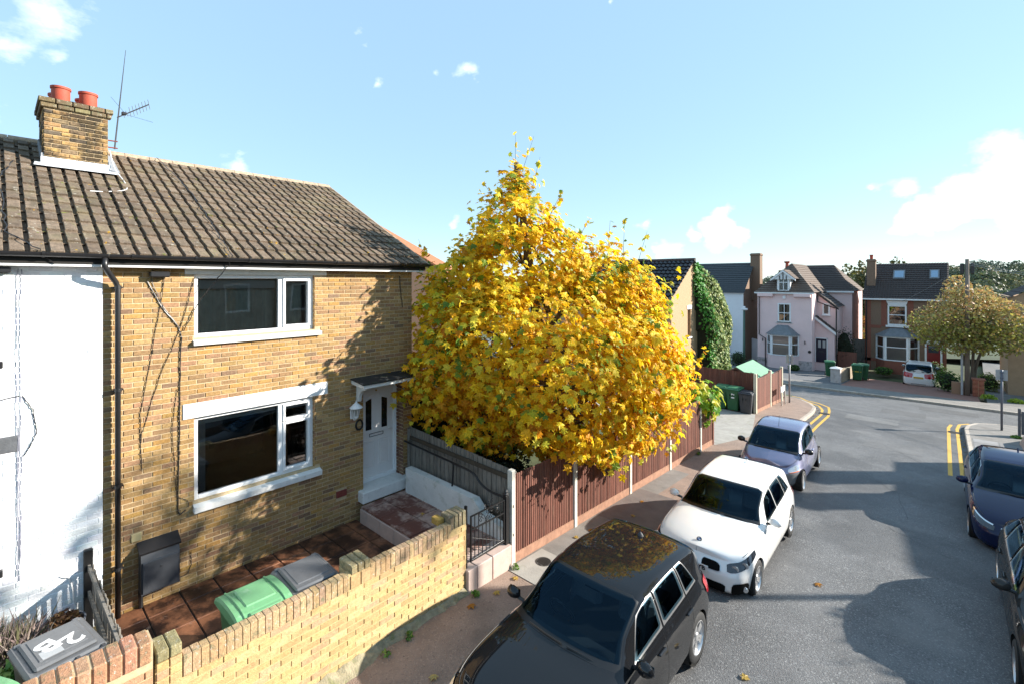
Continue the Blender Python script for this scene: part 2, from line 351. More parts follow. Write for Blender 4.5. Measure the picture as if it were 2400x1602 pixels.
# surfaces laid over the pavement
strip('tarmac_patch', M_pavegrey, rng(6.1, 12.8, .8), const(-5.62), lerp_pts([(6,-5.2),(12.8,-5.12)]), .004, parent=pl)
strip('tarmac_patch', mat('dark_tarmac_patch', (.15,.125,.115), .85, var=.2, scale=3, bump=.5, bscale=75, dirt=[((.27,.23,.21),100,.55,.66,.6)]), rng(8.9, 10.9, .4), const(-5.62), const(-4.4), .008, parent=pl)
strip('driveway', M_concrete, rng(16.0, 21.6, .6), const(-12), lerp_pts([(16,-5.55),(18,-5.0),(21.6,-5.85)]), .005, parent=pl)
strip('concrete_slab', M_concrete, rng(6.0, 6.95, .3), const(-5.58), const(-4.75), .009, parent=pl)
strip('red_drive', M_redpave, rng(36.4, 44, .8), const(-4.9), const(1.5), -.02, parent=pf)
strip('forecourt', mat('forecourt_tarmac', (.13,.13,.135), .85, var=.2, scale=2, bump=.4, bscale=50), rng(36.4, 48, .8), const(-40), const(-4.9), -.03, parent=pf)
strip('track', mat('track_tarmac', (.14,.135,.13), .9, var=.3, scale=1.5, bump=.4, bscale=40), rng(36.4, 62, 1.5), lambda y: 1.75+(y-36.4)*.035, lambda y: 3.6+(y-36.4)*.02, -.02, parent=pf)
for k in range(26):                                 # flagstones on the right pavement
    yy = 18.6+.62*(k//3); xx = .78+.66*(k % 3)
    if yy < 27.4:
        q = MB(); z0 = pz(yy+.3)
        q.add([(xx,yy,pz(yy)+.006),(xx+.64,yy,pz(yy)+.006),(xx+.64,yy+.6,pz(yy+.6)+.006),(xx,yy+.6,pz(yy+.6)+.006)], [(0,1,2,3)])
        q.obj('flagstone', mat('flagstone', (.22,.215,.215), .9, var=.2, scale=4, bump=.3, bscale=50, rnd=.15), pr)
# double yellow lines
def line(pts, wd, name='yellow_line', m=M_yellow):
    q = MB(); P = [Vector(p) for p in pts]; vs = []
    for i, p in enumerate(P):
        d = (P[min(i+1,len(P)-1)]-P[max(i-1,0)]).normalized(); n = Vector((-d.y, d.x))*wd/2
        vs += [(p.x-n.x,p.y-n.y,pz(p.y)-.116),(p.x+n.x,p.y+n.y,pz(p.y)-.116)]
    q.add(vs, [(2*i,2*i+2,2*i+3,2*i+1) for i in range(len(P)-1)])
    o = q.obj(name, m, RD)
    return o
RD = bpy.data.objects['road']
YL = rng(15.5, 24.4, .5)+rng(24.6, 28.3, .15)
line([(KL(y)+.25+(max(0,y-26)*.12), y) for y in YL if y < 28.2], .10); line([(KL(y)+.52+(max(0,y-26)*.25), y+.0) for y in YL if y < 28.2]+[(-5.6,28.75),(-6.6,29.05)], .10)
YR = rng(18.6, 28.2, .3)
line([(KR(y)-.2-(max(0,y-26.4)*.05), y) for y in YR], .10); line([(KR(y)-.46-(max(0,y-26.6)*.03), y) for y in YR if y < 27.6], .10)
# manhole cover and drain gratings
def disc_cover(x, y, rad, dz, parent, name):
    q = MB(); z = pz(y)+dz
    q.lathe([(rad,-.02),(rad,.006),(rad*.86,.006),(rad*.84,.0),(0.001,.0)], 24, Matrix.Translation((x,y,z)))
    for k in range(-4, 5):
        h = math.sqrt(max(0, (rad*.8)**2-(k*rad*.19)**2)); q.box(x-h, x+h, y+k*rad*.19-.006, y+k*rad*.19+.006, z, z+.007)
    q.obj(name, mat('cast_iron', (.07,.065,.06), .6, metal=.4, var=.3, scale=20, bump=.3, bscale=60), parent)
disc_cover(-5.28, 6.62, .14, .012, pl, 'inspection_cover')
for x, y in ((.33, 25.4), (-3.95, 25.0)):
    q = MB(); z = pz(y)-.112
    for k in range(7): q.box(x-.2, x+.2, y-.2+k*.06, y-.16+k*.06, z-.01, z+.004)
    q.obj('drain_grating', MATS['cast_iron'], RD)
# ================================================================ brick surfaces
CAMV = CAM
def brick_skin(parent, P0, U, Nn, wd, ht, holes, pal, m, bl=.234, bh=.078, jt=.010, proud=.009, nind=300, name='brick', z0=0, half=.5, skin=True, tintf=None):
    """lay stretcher courses on a wall: P0 corner, U along, Nn outward (unit), holes [(u0,u1,z0,z1)]; the largest-looking bricks are pieces of their own"""
    P0 = Vector(P0); U = Vector(U); Nn = Vector(Nn); Zv = Vector((0,0,1))
    bricks = []
    nrow = int(ht/bh)
    for r_ in range(nrow):
        za = r_*bh; zb = za+bh-jt
        u = -(bl*half if r_ % 2 else 0)
        while u < wd:
            a, c = max(u, 0), min(u+bl-jt, wd)
            u += bl
            segs = [(a, c)]
            for h in holes:
                if zb > h[2]+.01 and za < h[3]-.01:
                    ns = []
                    for s0, s1 in segs:
                        if s1 <= h[0] or s0 >= h[1]: ns.append((s0, s1))
                        else:
                            if s0 < h[0]: ns.append((s0, h[0]))
                            if s1 > h[1]: ns.append((h[1], s1))
                    segs = ns
            for s0, s1 in segs:
                if s1-s0 > .03: bricks.append((s0, s1, za, zb))
    def geo(bk):
        s0, s1, za, zb = bk; e = .005; q = proud+R.uniform(-.004, .004); dj = [R.uniform(-.002, .002) for _ in range(4)]
        base = [P0+U*s0+Zv*za, P0+U*s1+Zv*za, P0+U*s1+Zv*zb, P0+U*s0+Zv*zb]
        top = [P0+U*(s0+e)+Zv*(za+e+dj[0])+Nn*q, P0+U*(s1-e)+Zv*(za+e+dj[1])+Nn*q, P0+U*(s1-e)+Zv*(zb-e+dj[2])+Nn*q, P0+U*(s0+e)+Zv*(zb-e+dj[3])+Nn*q]
        V = [p-Nn*.004 for p in base]+top
        F = [(4,5,6,7),(0,1,5,4),(1,2,6,5),(2,3,7,6),(3,0,4,7)]
        if U.cross(Zv).dot(Nn) < 0: F = [f[::-1] for f in F]
        return V, F
    def dist(bk): return ((P0+U*(bk[0]+bk[1])*.5+Zv*(bk[2]+bk[3])*.5)-CAMV).length/(bk[1]-bk[0])
    order = sorted(range(len(bricks)), key=lambda i: dist(bricks[i])); ind = set(order[:nind])
    rest = MB()
    for i, bk in enumerate(bricks):
        V, F = geo(bk); c = jit(R.choice(pal), .10)
        if tintf: c = tintf(c, bk)
        if i in ind: MB().add(V, F, c).obj(name, m, parent)
        else: rest.add(V, F, c)
    if rest.f: rest.obj(name+'work', m, parent, kind='stuff')
def holed(b, fn, u0, u1, z0, z1, holes, depth):
    """flat wall with openings, fn(u, w, z) -> point; adds reveals of given depth"""
    us = sorted({u0, u1, *[h[0] for h in holes], *[h[1] for h in holes]}); zs = sorted({z0, z1, *[h[2] for h in holes], *[h[3] for h in holes]})
    for a, c in zip(us, us[1:]):
        for d, e in zip(zs, zs[1:]):
            mu, mz = (a+c)/2, (d+e)/2
            if any(h[0] < mu < h[1] and h[2] < mz < h[3] for h in holes): continue
            b.add([fn(a,0,d), fn(c,0,d), fn(c,0,e), fn(a,0,e)], [(0,1,2,3)])
    for h in holes:
        a, c, d, e = h[:4]
        for (p, q) in (((a,d),(a,e)), ((c,d),(c,e)), ((a,d),(c,d)), ((a,e),(c,e))):
            b.add([fn(p[0],0,p[1]), fn(q[0],0,q[1]), fn(q[0],-depth,q[1]), fn(p[0],-depth,p[1])], [(0,1,2,3)])
# ================================================================ the brick house
FX = -8.97
H1 = thing('brick_house', 'yellow stock brick house with white windows and door beside the yellow tree', 'house', (FX, 3.7, 0))
holesF = [(2.2,4.18,3.97,5.03),(2.2,4.18,1.33,2.69),(5.22,6.2,.5,2.75)]
b = MB(); fF = lambda u, w_, z: (FX+w_, u, z)
holed(b, fF, 1.07, 6.44, -.3, 5.25, holesF, .13)
b.add([(FX,6.44,-.3),(FX-9,6.44,-.3),(FX-9,6.44,5.25),(FX-4.58,6.44,7.5),(FX,6.44,5.25)], [(0,1,2,3,4)])
b.obj('wall', M_mortar, H1)
lint = [(2.04,4.44,2.69,2.93),(2.07,4.42,5.0,5.3)]
sill = [(2.18,4.3,3.86,3.97),(2.18,4.29,1.17,1.33)]
extra = [(4.62,4.85,.56,.70)]
brick_skin(H1, (FX,1.07,-.04), (0,1,0), (1,0,0), 5.37, 5.22, [(h[0]-1.07,h[1]-1.07,h[2]+.04,h[3]+.04) for h in holesF+lint+sill+extra], BR, M_brick)
# brick returns at the door recess and window reveals
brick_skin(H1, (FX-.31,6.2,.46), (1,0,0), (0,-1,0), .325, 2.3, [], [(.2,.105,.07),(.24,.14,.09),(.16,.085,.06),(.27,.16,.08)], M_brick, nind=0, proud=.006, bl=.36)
for a, c in ((1.33, 2.69), (3.97, 5.0)): brick_skin(H1, (FX-.1,4.18,a), (1,0,0), (0,-1,0), .11, c-a, [], BR, M_brick, nind=0, proud=.006, bl=.12)
MB().bbox(FX-.02, FX+.02, 4.625, 4.845, .565, .695, .006).obj('air_brick', mat('red_air_brick', (.2,.04,.03), .8, var=.2, scale=30, bump=.3), H1)
lb = MB().bbox(FX-.1, FX+.022, 2.04, 4.44, 2.69, 2.93, .006).obj('lintel', M_white, H1)
MB().bbox(FX-.1, FX+.02, 2.07, 4.42, 5.0, 5.1, .006).obj('lintel', M_oldwhite, H1)
def sill_obj(y0, y1, z0, z1, out, parent, m=M_oldwhite):
    MB().prism([(FX-.12,y0,z0+.02),(FX+out,y0,z0),(FX+out+.005,y0,z0+.55*(z1-z0)),(FX-.12,y0,z1)], (0,y1-y0,0)).obj('sill', m, parent)
def ring(mb, y0, y1, z0, z1, t, xb, xf):
    mb.bbox(xb, xf, y0, y0+t, z0, z1, .008); mb.bbox(xb, xf, y1-t, y1, z0, z1, .008); mb.bbox(xb, xf, y0+t-.001, y1-t+.001, z0, z0+t, .008); mb.bbox(xb, xf, y0+t-.001, y1-t+.001, z1-t, z1, .008)
def full_frame(y0, y1, z0, z1, mull, sashes):
    f = MB(); ring(f, y0, y1, z0, z1, .065, FX-.13, FX-.055); f.bbox(FX-.128, FX-.057, mull-.04, mull+.04, z0+.06, z1-.06, .008)
    for s in sashes: ring(f, *s, .05, FX-.12, FX-.035)
    return f.obj('window', M_upvc, H1)
def finish_window(wd, panes, y0, y1, z0, z1, mr=None):
    for (a, c, d, e) in panes:
        MB().add([(FX-.1,a,d),(FX-.1,c,d),(FX-.1,c,e),(FX-.1,a,e)], [(0,1,2,3)]).obj('pane', M_glass, wd)
    rm = MB(); X1 = FX-3.4
    rm.add([(FX-.16,y0-.3,z0-.6),(FX-.16,y1+.3,z0-.6),(FX-.16,y1+.3,z1+.3),(FX-.16,y0-.3,z1+.3),(X1,y0-.3,z0-.6),(X1,y1+.3,z0-.6),(X1,y1+.3,z1+.3),(X1,y0-.3,z1+.3)], [(4,5,6,7),(0,4,7,3),(1,2,6,5),(0,1,5,4),(3,7,6,2)])
    rm.obj('room', mr or M_room, wd)
wd = full_frame(2.2, 4.18, 3.97, 5.0, 3.57, [(3.61,4.12,4.035,4.94)])
finish_window(wd, [(2.26,3.54,4.03,4.94),(3.64,4.08,4.07,4.91)], 2.2, 4.18, 3.97, 5.0)
MB().box(FX-.2, FX-.19, 2.27, 3.53, 4.76, 4.95).obj('blind', M_blind, wd)
q = MB(); cu = [(2.28+i*.035, FX-.30+.02*math.sin(i*1.3)) for i in range(52)]; q.add([(x, y, z) for y, x in cu for z in (4.0, 4.95)], [(2*i, 2*i+2, 2*i+3, 2*i+1) for i in range(51)]); q.obj('curtain', mat('sage_curtain', (.62,.63,.52), .9, var=.15, scale=6), wd); MB().box(FX-.2, FX-.19, 3.64, 4.1, 4.82, 4.95).obj('blind', M_blind, wd)
sill_obj(2.18, 4.3, 3.86, 3.97, .07, wd)
wd = full_frame(2.2, 4.18, 1.33, 2.69, 3.57, [(3.61,4.12,1.395,2.30),(3.61,4.12,2.31,2.63)])
finish_window(wd, [(2.26,3.54,1.39,2.63),(3.65,4.08,1.44,2.26),(3.65,4.08,2.35,2.59)], 2.2, 4.18, 1.33, 2.69, M_room2)
MB().box(FX-.2, FX-.19, 2.27, 3.53, 2.52, 2.64).obj('blind', M_blind, wd); MB().box(FX-.2, FX-.19, 3.64, 4.1, 2.5, 2.64).obj('blind', M_blind, wd)
sill_obj(2.18, 4.29, 1.17, 1.33, .1, wd)
MB().box(FX-1.6, FX-1.5, 2.1, 2.75, .9, 2.5).obj('inner_door', mat('inner_door_white', (.55,.55,.55), .6), wd)
# front door
DX = FX-.3
q = MB(); q.bbox(DX-.04, DX+.01, 5.26, 6.14, .62, 2.67, .008)
for y0, y1, z0, z1 in ((5.36,5.66,.85,1.42),(5.75,6.05,.85,1.42)):
    ring(q, y0, y1, z0, z1, .025, DX, DX+.02); q.bbox(DX, DX+.016, y0+.06, y1-.06, z0+.06, z1-.06, .012)
for s, y0, y1 in ((1,5.36,5.66),(-1,5.75,6.05)):
    ya, yb_ = (y0, y1) if s > 0 else (y1, y0)
    q.prism([(DX+.008,ya,1.58),(DX+.008,yb_,1.58),(DX+.008,yb_,2.42),(DX+.008,ya,2.30)], (.014,0,0)); 
dr = q.obj('door', mat('white_door_skin', (.78,.76,.75), .35, var=.03, scale=4), H1)
q = MB(); ring(q, 5.16, 6.24, .56, 2.78, .075, DX-.05, DX+.06); ring(q, 5.235, 6.165, .58, 2.70, .03, DX-.05, DX+.035); q.obj('frame', M_upvc, dr)
for s, y0, y1 in ((1,5.44,5.58),(-1,5.83,5.97)):
    ya, yb_ = (y0, y1) if s > 0 else (y1, y0)
    MB().prism([(DX+.02,ya,1.66),(DX+.02,yb_,1.66),(DX+.02,yb_,2.34),(DX+.02,ya,2.29)], (.006,0,0)).obj('pane', mat('dark_door_glass', (.01,.011,.012), .08, var=0), dr)
q = MB(); ring(q, 5.53, 5.88, 1.5, 1.575, .012, DX+.01, DX+.024); q.obj('letter_plate', M_black, dr)
MB().lathe([(.018,0),(.018,.02),(.01,.03)], 10, Matrix.Translation((DX+.012,5.7,2.5)) @ Matrix.Rotation(PI/2,4,'Y')).obj('door_viewer', mat('brass', (.5,.35,.12), .35, metal=1, var=0), dr)
MB().tube([(DX+.02,6.09,1.62),(DX+.06,6.09,1.62),(DX+.06,5.98,1.62)], .012).obj('handle', M_upvc, dr)
MB().bbox(FX-.3, FX+.2, 5.1, 6.28, .33, .56, .015).obj('doorstep', M_oldwhite, H1)
# canopy over the door
q = MB(); q.prism([(FX,4.95,2.80),(FX+.48,4.95,2.76),(FX+.48,4.95,2.83),(FX,4.95,2.88)], (0,1.38,0)); cn = q.obj('canopy', M_oldwhite, H1)
q = MB(); q.prism([(FX,4.93,2.885),(FX+.51,4.93,2.833),(FX+.51,4.93,2.855),(FX,4.93,2.91)], (0,1.42,0)); q.obj('felt', mat('mossy_black_felt', (.02,.02,.02), .8, var=.3, scale=20, bump=.5, bscale=40, dirt=[((.4,.4,.38),7,.62,.7,.7),((.07,.08,.03),5,.56,.66,.6)]), cn)
for y in (5.06, 6.22):
    pr_ = [(FX,2.79)]+[(FX+.36,2.77),(FX+.36,2.70)]+[(FX+.09+.27*(1-math.sin(t)), 2.70-.26*(1-math.cos(t))) for t in [i*PI/16 for i in range(1,9)]]+[(FX+.07,2.42),(FX,2.42)]
    MB().prism([(x, y, z) for x, z in pr_], (0,.07,0)).obj('bracket', M_oldwhite, cn)
# coach lamp
lp = tag(thing('wall_lantern', '', ''), 'white coach lantern on the brick wall beside the front door', 'lantern'); lp.location = (FX, 4.97, 2.2); lp.matrix_world = Matrix.Translation((FX,4.97,2.2))
q = MB(); q.bbox(FX, FX+.03, 4.92, 5.02, 2.08, 2.3, .012); q.obj('backplate', M_white, lp)
lx = FX+.16
q = MB(); q.tube([(FX+.03,4.97,2.12),(FX+.08,4.97,2.07),(FX+.13,4.97,2.09),(lx,4.97,2.14)], .012); q.obj('arm', M_white, lp)
TL = Matrix.Translation((lx,4.97,2.14))
MB().lathe([(.01,-.04),(.03,-.02),(.045,.0),(.05,.03)], 12, TL).obj('base', M_white, lp)
for k in range(6):
    a = k*PI/3; MB().tube([(lx+.045*math.cos(a),4.97+.045*math.sin(a),2.17),(lx+.082*math.cos(a),4.97+.082*math.sin(a),2.34)], .006, 5).obj('bar', M_white, lp)
MB().lathe([(.042,.03),(.078,.195)], 6, TL, cap=False).obj('glass', mat('lamp_glass', (.5,.5,.47), .15, var=0, trans=.5), lp)
MB().lathe([(.13,.19),(.135,.2),(.09,.24),(.05,.275),(.03,.285),(.035,.295),(.012,.31),(.012,.33),(.002,.345)], 12, TL).obj('cap', M_white, lp)
q = MB(); q.tube([(FX+.02,5.12+.075*math.cos(t),1.93+.1*math.sin(t)) for t in [i*PI/8 for i in range(17)]], .02, 6); tag(q.obj('wall_ornament', M_blackiron), 'small black ring ornament on the wall under the white lantern', 'ornament')
# ---------------------------------------------------------------- roof
SV = Vector((-4.77,0,2.42)).normalized(); SN = Vector((2.42,0,4.77)).normalized(); SLEN = 5.34; E0 = Vector((-8.74,0,5.245))
ROWS = 14; GA = SLEN/ROWS; CW = .377
def tile_mesh():
    b = MB(); L_ = GA+.05
    prof = [(0,-.01),(0,.044),(.006,.05),(.13,.046),(.14,.04),(.143,-.008),(.187,-.008),(.1885,.044),(.1945,.05),(.319,.046),(.328,.04),(.332,-.01),(.377,-.01)]
    n = len(prof)
    vs = [(u, 0, h) for u, h in prof]+[(u, L_, h-.034) for u, h in prof]+[(u, 0, -.02) for u, h in prof]
    fs = [(i, i+1, n+i+1, n+i) for i in range(n-1)]+[(2*n+i, 2*n+i+1, i+1, i) for i in range(n-1)]
    b.add(vs, fs); return b.mesh('roof_tile')
TM = tile_mesh(); TM.materials.append(M_tile)
ROT = Matrix(((0, SV.x, SN.x, 0), (1, 0, 0, 0), (0, SV.z, SN.z, 0), (0, 0, 0, 1)))
def roof(parent, y0, ncol, rows=ROWS):
    for r_ in range(rows):
        for c_ in range(ncol):
            p = E0+SV*(r_*GA-.03)+SN*(.02+R.uniform(-.003,.003))+Vector((0, y0+c_*CW, 0))
            o = bpy.data.objects.new('roof_tile', TM); COL.objects.link(o)
            o.matrix_world = Matrix.Translation(p) @ ROT @ Matrix.Rotation(R.uniform(-.012,.012), 4, 'Z'); Mw = o.matrix_world.copy()
            o.parent = parent; o.matrix_parent_inverse = parent.matrix_world.inverted(); o.matrix_basis = Mw
def roof_slab(parent, y0, y1):
    b = MB(); e = E0-SN*.02; rg = Vector((-13.55,0,7.64)); bk = Vector((-18.3,0,5.25))
    b.prism([(e.x,y0,e.z),(rg.x,y0,rg.z),(bk.x,y0,bk.z),(bk.x,y0,bk.z-.12),(rg.x,y0,rg.z-.14),(e.x,y0,e.z-.1)], (0,y1-y0,0)); return b.obj('roof_slope', M_roofdark, parent)
rf1 = roof_slab(H1, 1.08, 6.66); roof(rf1, 1.08, 15)
for k in range(13):
    y0 = 1.1+k*.44; prf = [(-13.55+.17*math.sin(a), 7.62+.13*math.cos(a)) for a in [(-1.35+i*2.7/8) for i in range(9)]]
    q = MB(); y1 = min(y0+.43, 6.72)
    if y1 > y0: q.prism([(x, y0, z) for x, z in prf]+[(x, y0, z) for x, z in [(-13.40,7.6),(-13.7,7.6)]], (0,y1-y0,0)).obj('ridge_tile', M_ridge, rf1)
# verge mortar
q = MB(); q.tube([E0+SV*s+SN*.02+Vector((0,6.73,0)) for s in (-.02, SLEN)], .03, 6); q.obj('verge', M_ridge, rf1)
def gutter(parent, y0, y1):
    b = MB(); n = 8; cxg, czg, rg = -8.68, 5.27, .062
    pr_ = [(cxg+rg*math.cos(PI+PI*i/n), czg+rg*math.sin(PI+PI*i/n)) for i in range(n+1)]
    pi_ = [(cxg+(rg-.008)*math.cos(PI+PI*i/n), czg+(rg-.008)*math.sin(PI+PI*i/n)) for i in range(n+1)][::-1]
    b.prism([(x, y0, z) for x, z in pr_+pi_], (0,y1-y0,0)); b.obj('gutter', M_black, parent, smooth=True, ang=35)
    y = y0+.25
    while y < y1:
        q = MB(); rr = rg+.008; pq = [(cxg+rr*math.cos(PI*.95+PI*1.1*i/n), czg+rr*math.sin(PI*.95+PI*1.1*i/n)) for i in range(n+1)]
        q.prism([(x, y, z) for x, z in pq]+[(x, y, z) for x, z in [(cxg+(rr-.02)*math.cos(PI*.95+PI*1.1*i/n), czg+(rr-.02)*math.sin(PI*.95+PI*1.1*i/n)) for i in range(n+1)][::-1]], (0,.03,0))
        q.obj('gutter_bracket', M_black, parent); y += .78
gutter(H1, 1.1, 6.78)
MB().bbox(FX+.0, FX+.19, 1.07, 6.6, 5.11, 5.17, .006).obj('soffit', M_white, H1)
MB().bbox(FX+.19, FX+.21, 1.07, 6.62, 5.09, 5.25, .004).obj('fascia', M_white, H1)
px_ = FX+.115
q = MB(); q.tube([(-8.68,1.06,5.22),(-8.68,1.06,5.1),(-8.72,1.1,5.02),(px_,1.2,4.88),(px_,1.225,4.8),(px_,1.225,4.5),(px_,1.225,.02)], .036, 10); q.obj('downpipe', M_black, H1, smooth=True)
for z in (4.78, 3.3, 1.9, .7):
    MB().lathe([(.043,0),(.043,.05)], 10, Matrix.Translation((px_,1.225,z))).obj('pipe_collar', M_black, H1); MB().box(FX, px_, 1.16, 1.29, z+.01, z+.03).obj('pipe_clip', M_black, H1)
def smoothpts2(P, n=6):
    P = [Vector(p) for p in P]; Q = []
    for i in range(len(P)-1):
        p0, p1, p2, p3 = P[max(i-1,0)], P[i], P[i+1], P[min(i+2,len(P)-1)]
        for k in range(n):
            t = k/n; Q.append(.5*((2*p1)+(p2-p0)*t+(2*p0-5*p1+4*p2-p3)*t*t+(3*p1-p0-3*p2+p3)*t**3))
    return Q+[P[-1]]
# cables pinned to the wall
def cable(pts, parent=H1, rad=.005, m=M_black, x=.02):
    P = [(FX+x, y, z) for y, z in pts]; Q = []
    for (a, c) in zip(P, P[1:]):
        for i in range(6):
            t = i/6; Q.append((a[0]+R.uniform(-.003,.003), a[1]+(c[1]-a[1])*t+R.uniform(-.006,.006), a[2]+(c[2]-a[2])*t))
    Q.append(P[-1]); MB().tube(Q, rad, 5).obj('cable', m, parent)
cable([(1.8,4.94),(1.76,4.6),(1.62,3.7),(1.5,2.9),(1.5,2.4),(1.52,2.05)]); cable([(1.58,4.9),(1.76,4.5),(1.99,4.16),(2.02,4.0),(2.0,3.3),(1.99,2.3),(1.97,1.3),(2.0,1.2),(2.08,1.25)], rad=.009)
cable([(1.62,4.93),(1.78,4.5),(1.97,4.2)]); cable([(2.2,4.95),(2.02,4.2),(1.73,3.4),(1.52,2.6),(1.5,2.3)]); cable([(1.96,3.2),(1.9,2.6),(1.96,1.5),(2.1,1.4),(2.12,1.28)], rad=.004)
cable([(2.15,.55),(2.16,.35),(2.1,.22),(1.95,.2)]); cable([(6.1,5.0),(6.14,4.6),(6.18,4.3)], rad=.01, m=mat('dry_vine', (.06,.04,.025), .9))
q = MB(); q.bbox(FX+.02, FX+.14, 1.6, 1.85, 4.95, 5.04, .015); q.box(FX, FX+.03, 1.68, 1.76, 4.97, 5.01); q.obj('junction_box', M_black, H1)
# chimney between the two houses
CX0, CX1, CY0, CY1 = -13.15, -12.15, .63, 1.53
CH = MB().box(CX0, CX1, CY0, CY1, 6.3, 8.1).obj('chimney', M_mortar, H1)
BRCH = [(.42,.27,.11)]*4+[(.36,.22,.1)]*3+[(.24,.17,.1)]*2+[(.14,.11,.08)]*2
def sooty(c, bk):
    return c
M_chb = mat('sooty_chimney_brick', (1,1,1), .9, var=.3, scale=20, bump=.5, bscale=70, vc=True, spec=.2, dirt=[((.03,.025,.02),2.0,.43,.55,.9),((.5,.25,.03),9,.68,.71,.9),((.4,.34,.24),14,.62,.7,.5)])
brick_skin(CH, (CX1,CY0,6.5), (0,1,0), (1,0,0), CY1-CY0, 1.6, [], BRCH, M_chb, nind=200, proud=.016)
brick_skin(CH, (CX0,CY0,6.5), (1,0,0), (0,-1,0), CX1-CX0, 1.6, [], BRCH, M_chb, nind=100, proud=.016)
for k, (e, z0, z1) in enumerate(((.05,8.08,8.16),(.075,8.165,8.25))):
    for (a, c, d, f_) in ((CX1,CX1+e,CY0-e,CY1+e),(CX0-e,CX0,CY0-e,CY1+e)):
        y = d
        while y < f_-.05: MB().bbox(a-.1, c, y, min(y+.22, f_), z0, z1, .01, jit((.2,.15,.09),.3)).obj('brick', M_coping, CH); y += .232
    x = CX0+.1
    while x < CX1-.15: MB().bbox(x, min(x+.22,CX1-.1), CY0-e, CY0+.1, z0, z1, .01, jit((.13,.1,.07),.3)).obj('brick', M_coping, CH); x += .232
q = MB(); q.add([(CX0-.05,CY0-.05,8.25),(CX1+.05,CY0-.05,8.25),(CX1+.05,CY1+.05,8.25),(CX0-.05,CY1+.05,8.25),(CX0+.2,CY0+.2,8.33),(CX1-.2,CY0+.2,8.33),(CX1-.2,CY1-.2,8.33),(CX0+.2,CY1-.2,8.33)], [(4,5,6,7),(0,1,5,4),(1,2,6,5),(2,3,7,6),(3,0,4,7)]); q.obj('flaunching', M_coping, CH)
for x, y in ((-12.36,.87),(-12.36,1.26),(-12.9,.87),(-12.9,1.26)):
    MB().lathe([(.12,8.24),(.135,8.3),(.135,8.5),(.15,8.51),(.15,8.55),(.12,8.55),(.11,8.45),(.1,8.3)], 20, Matrix.Translation((x,y,0))).obj('chimney_pot', M_pot, CH, smooth=True, ang=40)
def onroof(X): return E0.z+(E0.x-X)*2.42/4.77
q = MB(); za = onroof(CX1)+.05
q.prism([(CX1+.02,CY0-.04,za-.1),(CX1+.03,CY0-.04,za+.14),(CX1+.0,CY0-.04,za+.14)], (0,CY1-CY0+.08,0)); q.add([(CX1+.02,CY0-.12,za+.03),(CX1+.02,CY1+.14,za+.03),(CX1+.22,CY1+.16,za-.06),(CX1+.22,CY0-.14,za-.06)], [(0,1,2,3)]); q.obj('flashing', M_lead, CH)
q = MB()
for i in range(5):
    X = CX1-.0-i*.2; z = onroof(X)
    q.box(X-.22, X, CY0-.035, CY0, z-.05, z+.26); q.box(X-.22, X, CY1, CY1+.035, z-.05, z+.26)
q.add([(CX1+.05,CY1+.02,onroof(CX1)+.09),(CX1+.05,CY1+.18,onroof(CX1)+.06),(CX0,CY1+.18,onroof(CX0)+.07),(CX0,CY1+.02,onroof(CX0)+.1)], [(0,1,2,3)])
q.obj('flashing', mat('dull_lead', (.3,.31,.33), .6, metal=.3, var=.2, scale=9, bump=.2), CH)
# television aerial
ae = tag(thing('television_aerial', '', '', (-12.6,1.62,7.7)), 'grey rod television aerial strapped to the brick chimney', 'aerial')
M_al = mat('aged_aluminium', (.05,.05,.055), .6, metal=.2, var=.1)
MB().tube([(-12.6,1.69,7.6),(-12.6,1.75,8.3),(-12.6,1.87,9.7)], [.014,.012,.004], 6).obj('mast', M_al, ae)
for z in (7.62, 7.76): MB().tube([(-12.6,1.5,z),(-12.6,1.74,z+.005)], .014, 6).obj('bracket', mat('red_oxide_bracket', (.2,.05,.04), .7), ae)
A0, A1 = Vector((-12.6,1.73,8.26)), Vector((-12.55,2.25,8.66))
MB().tube([A0, A1], .012, 6).obj('boom', M_al, ae)
for k in range(9):
    p = A0.lerp(A1, .2+k*.1); h = .11 if k > 1 else .06
    MB().tube([p+Vector((0,-.02,h*.9)) , p+Vector((0,.02,-h*.9))], .005, 5).obj('rod', M_al, ae)
for k, (dy, dz) in enumerate(((-.25,.3),(.45,-.05))): MB().tube([A0+Vector((0,.15,.1)), A0+Vector((0,.15+dy,.1+dz))], .003, 4).obj('rod', M_al, ae)
MB().bbox(-12.64,-12.56,1.8,1.88,8.34,8.4,.01).obj('balun', M_black, ae)
# meter cupboard and small fittings
mb_ = tag(thing('meter_box', '', '', (FX,1.7,.3)), 'dark grey sloping meter cupboard fixed low on the brick wall', 'meter box')
M_meter = mat('dark_grey_grp', (.055,.06,.07), .5, var=.12, scale=6)
q = MB(); q.prism([(FX,1.48,.24),(FX+.2,1.48,.24),(FX+.2,1.48,.72),(FX+.17,1.48,.84),(FX,1.48,.93)], (0,.48,0)); q.obj('case', M_meter, mb_)
q = MB(); q.prism([(FX+.2,1.5,.27),(FX+.222,1.5,.27),(FX+.222,1.5,.71),(FX+.2,1.5,.72)], (0,.44,0)); q.obj('door', M_meter, mb_)
q = MB(); q.prism([(FX-.0,1.46,.93),(FX+.19,1.46,.83),(FX+.2,1.46,.86),(FX,1.46,.97)], (0,.52,0)); q.obj('lid', M_black, mb_)
MB().lathe([(.012,0),(.012,.01)], 8, Matrix.Translation((FX+.222,1.72,.6)) @ Matrix.Rotation(PI/2,4,'Y')).obj('lock', M_al, mb_)
MB().tube([(FX+.05,1.5,.26),(FX+.05,1.5,.0)], .03, 8).obj('conduit', M_black, mb_)
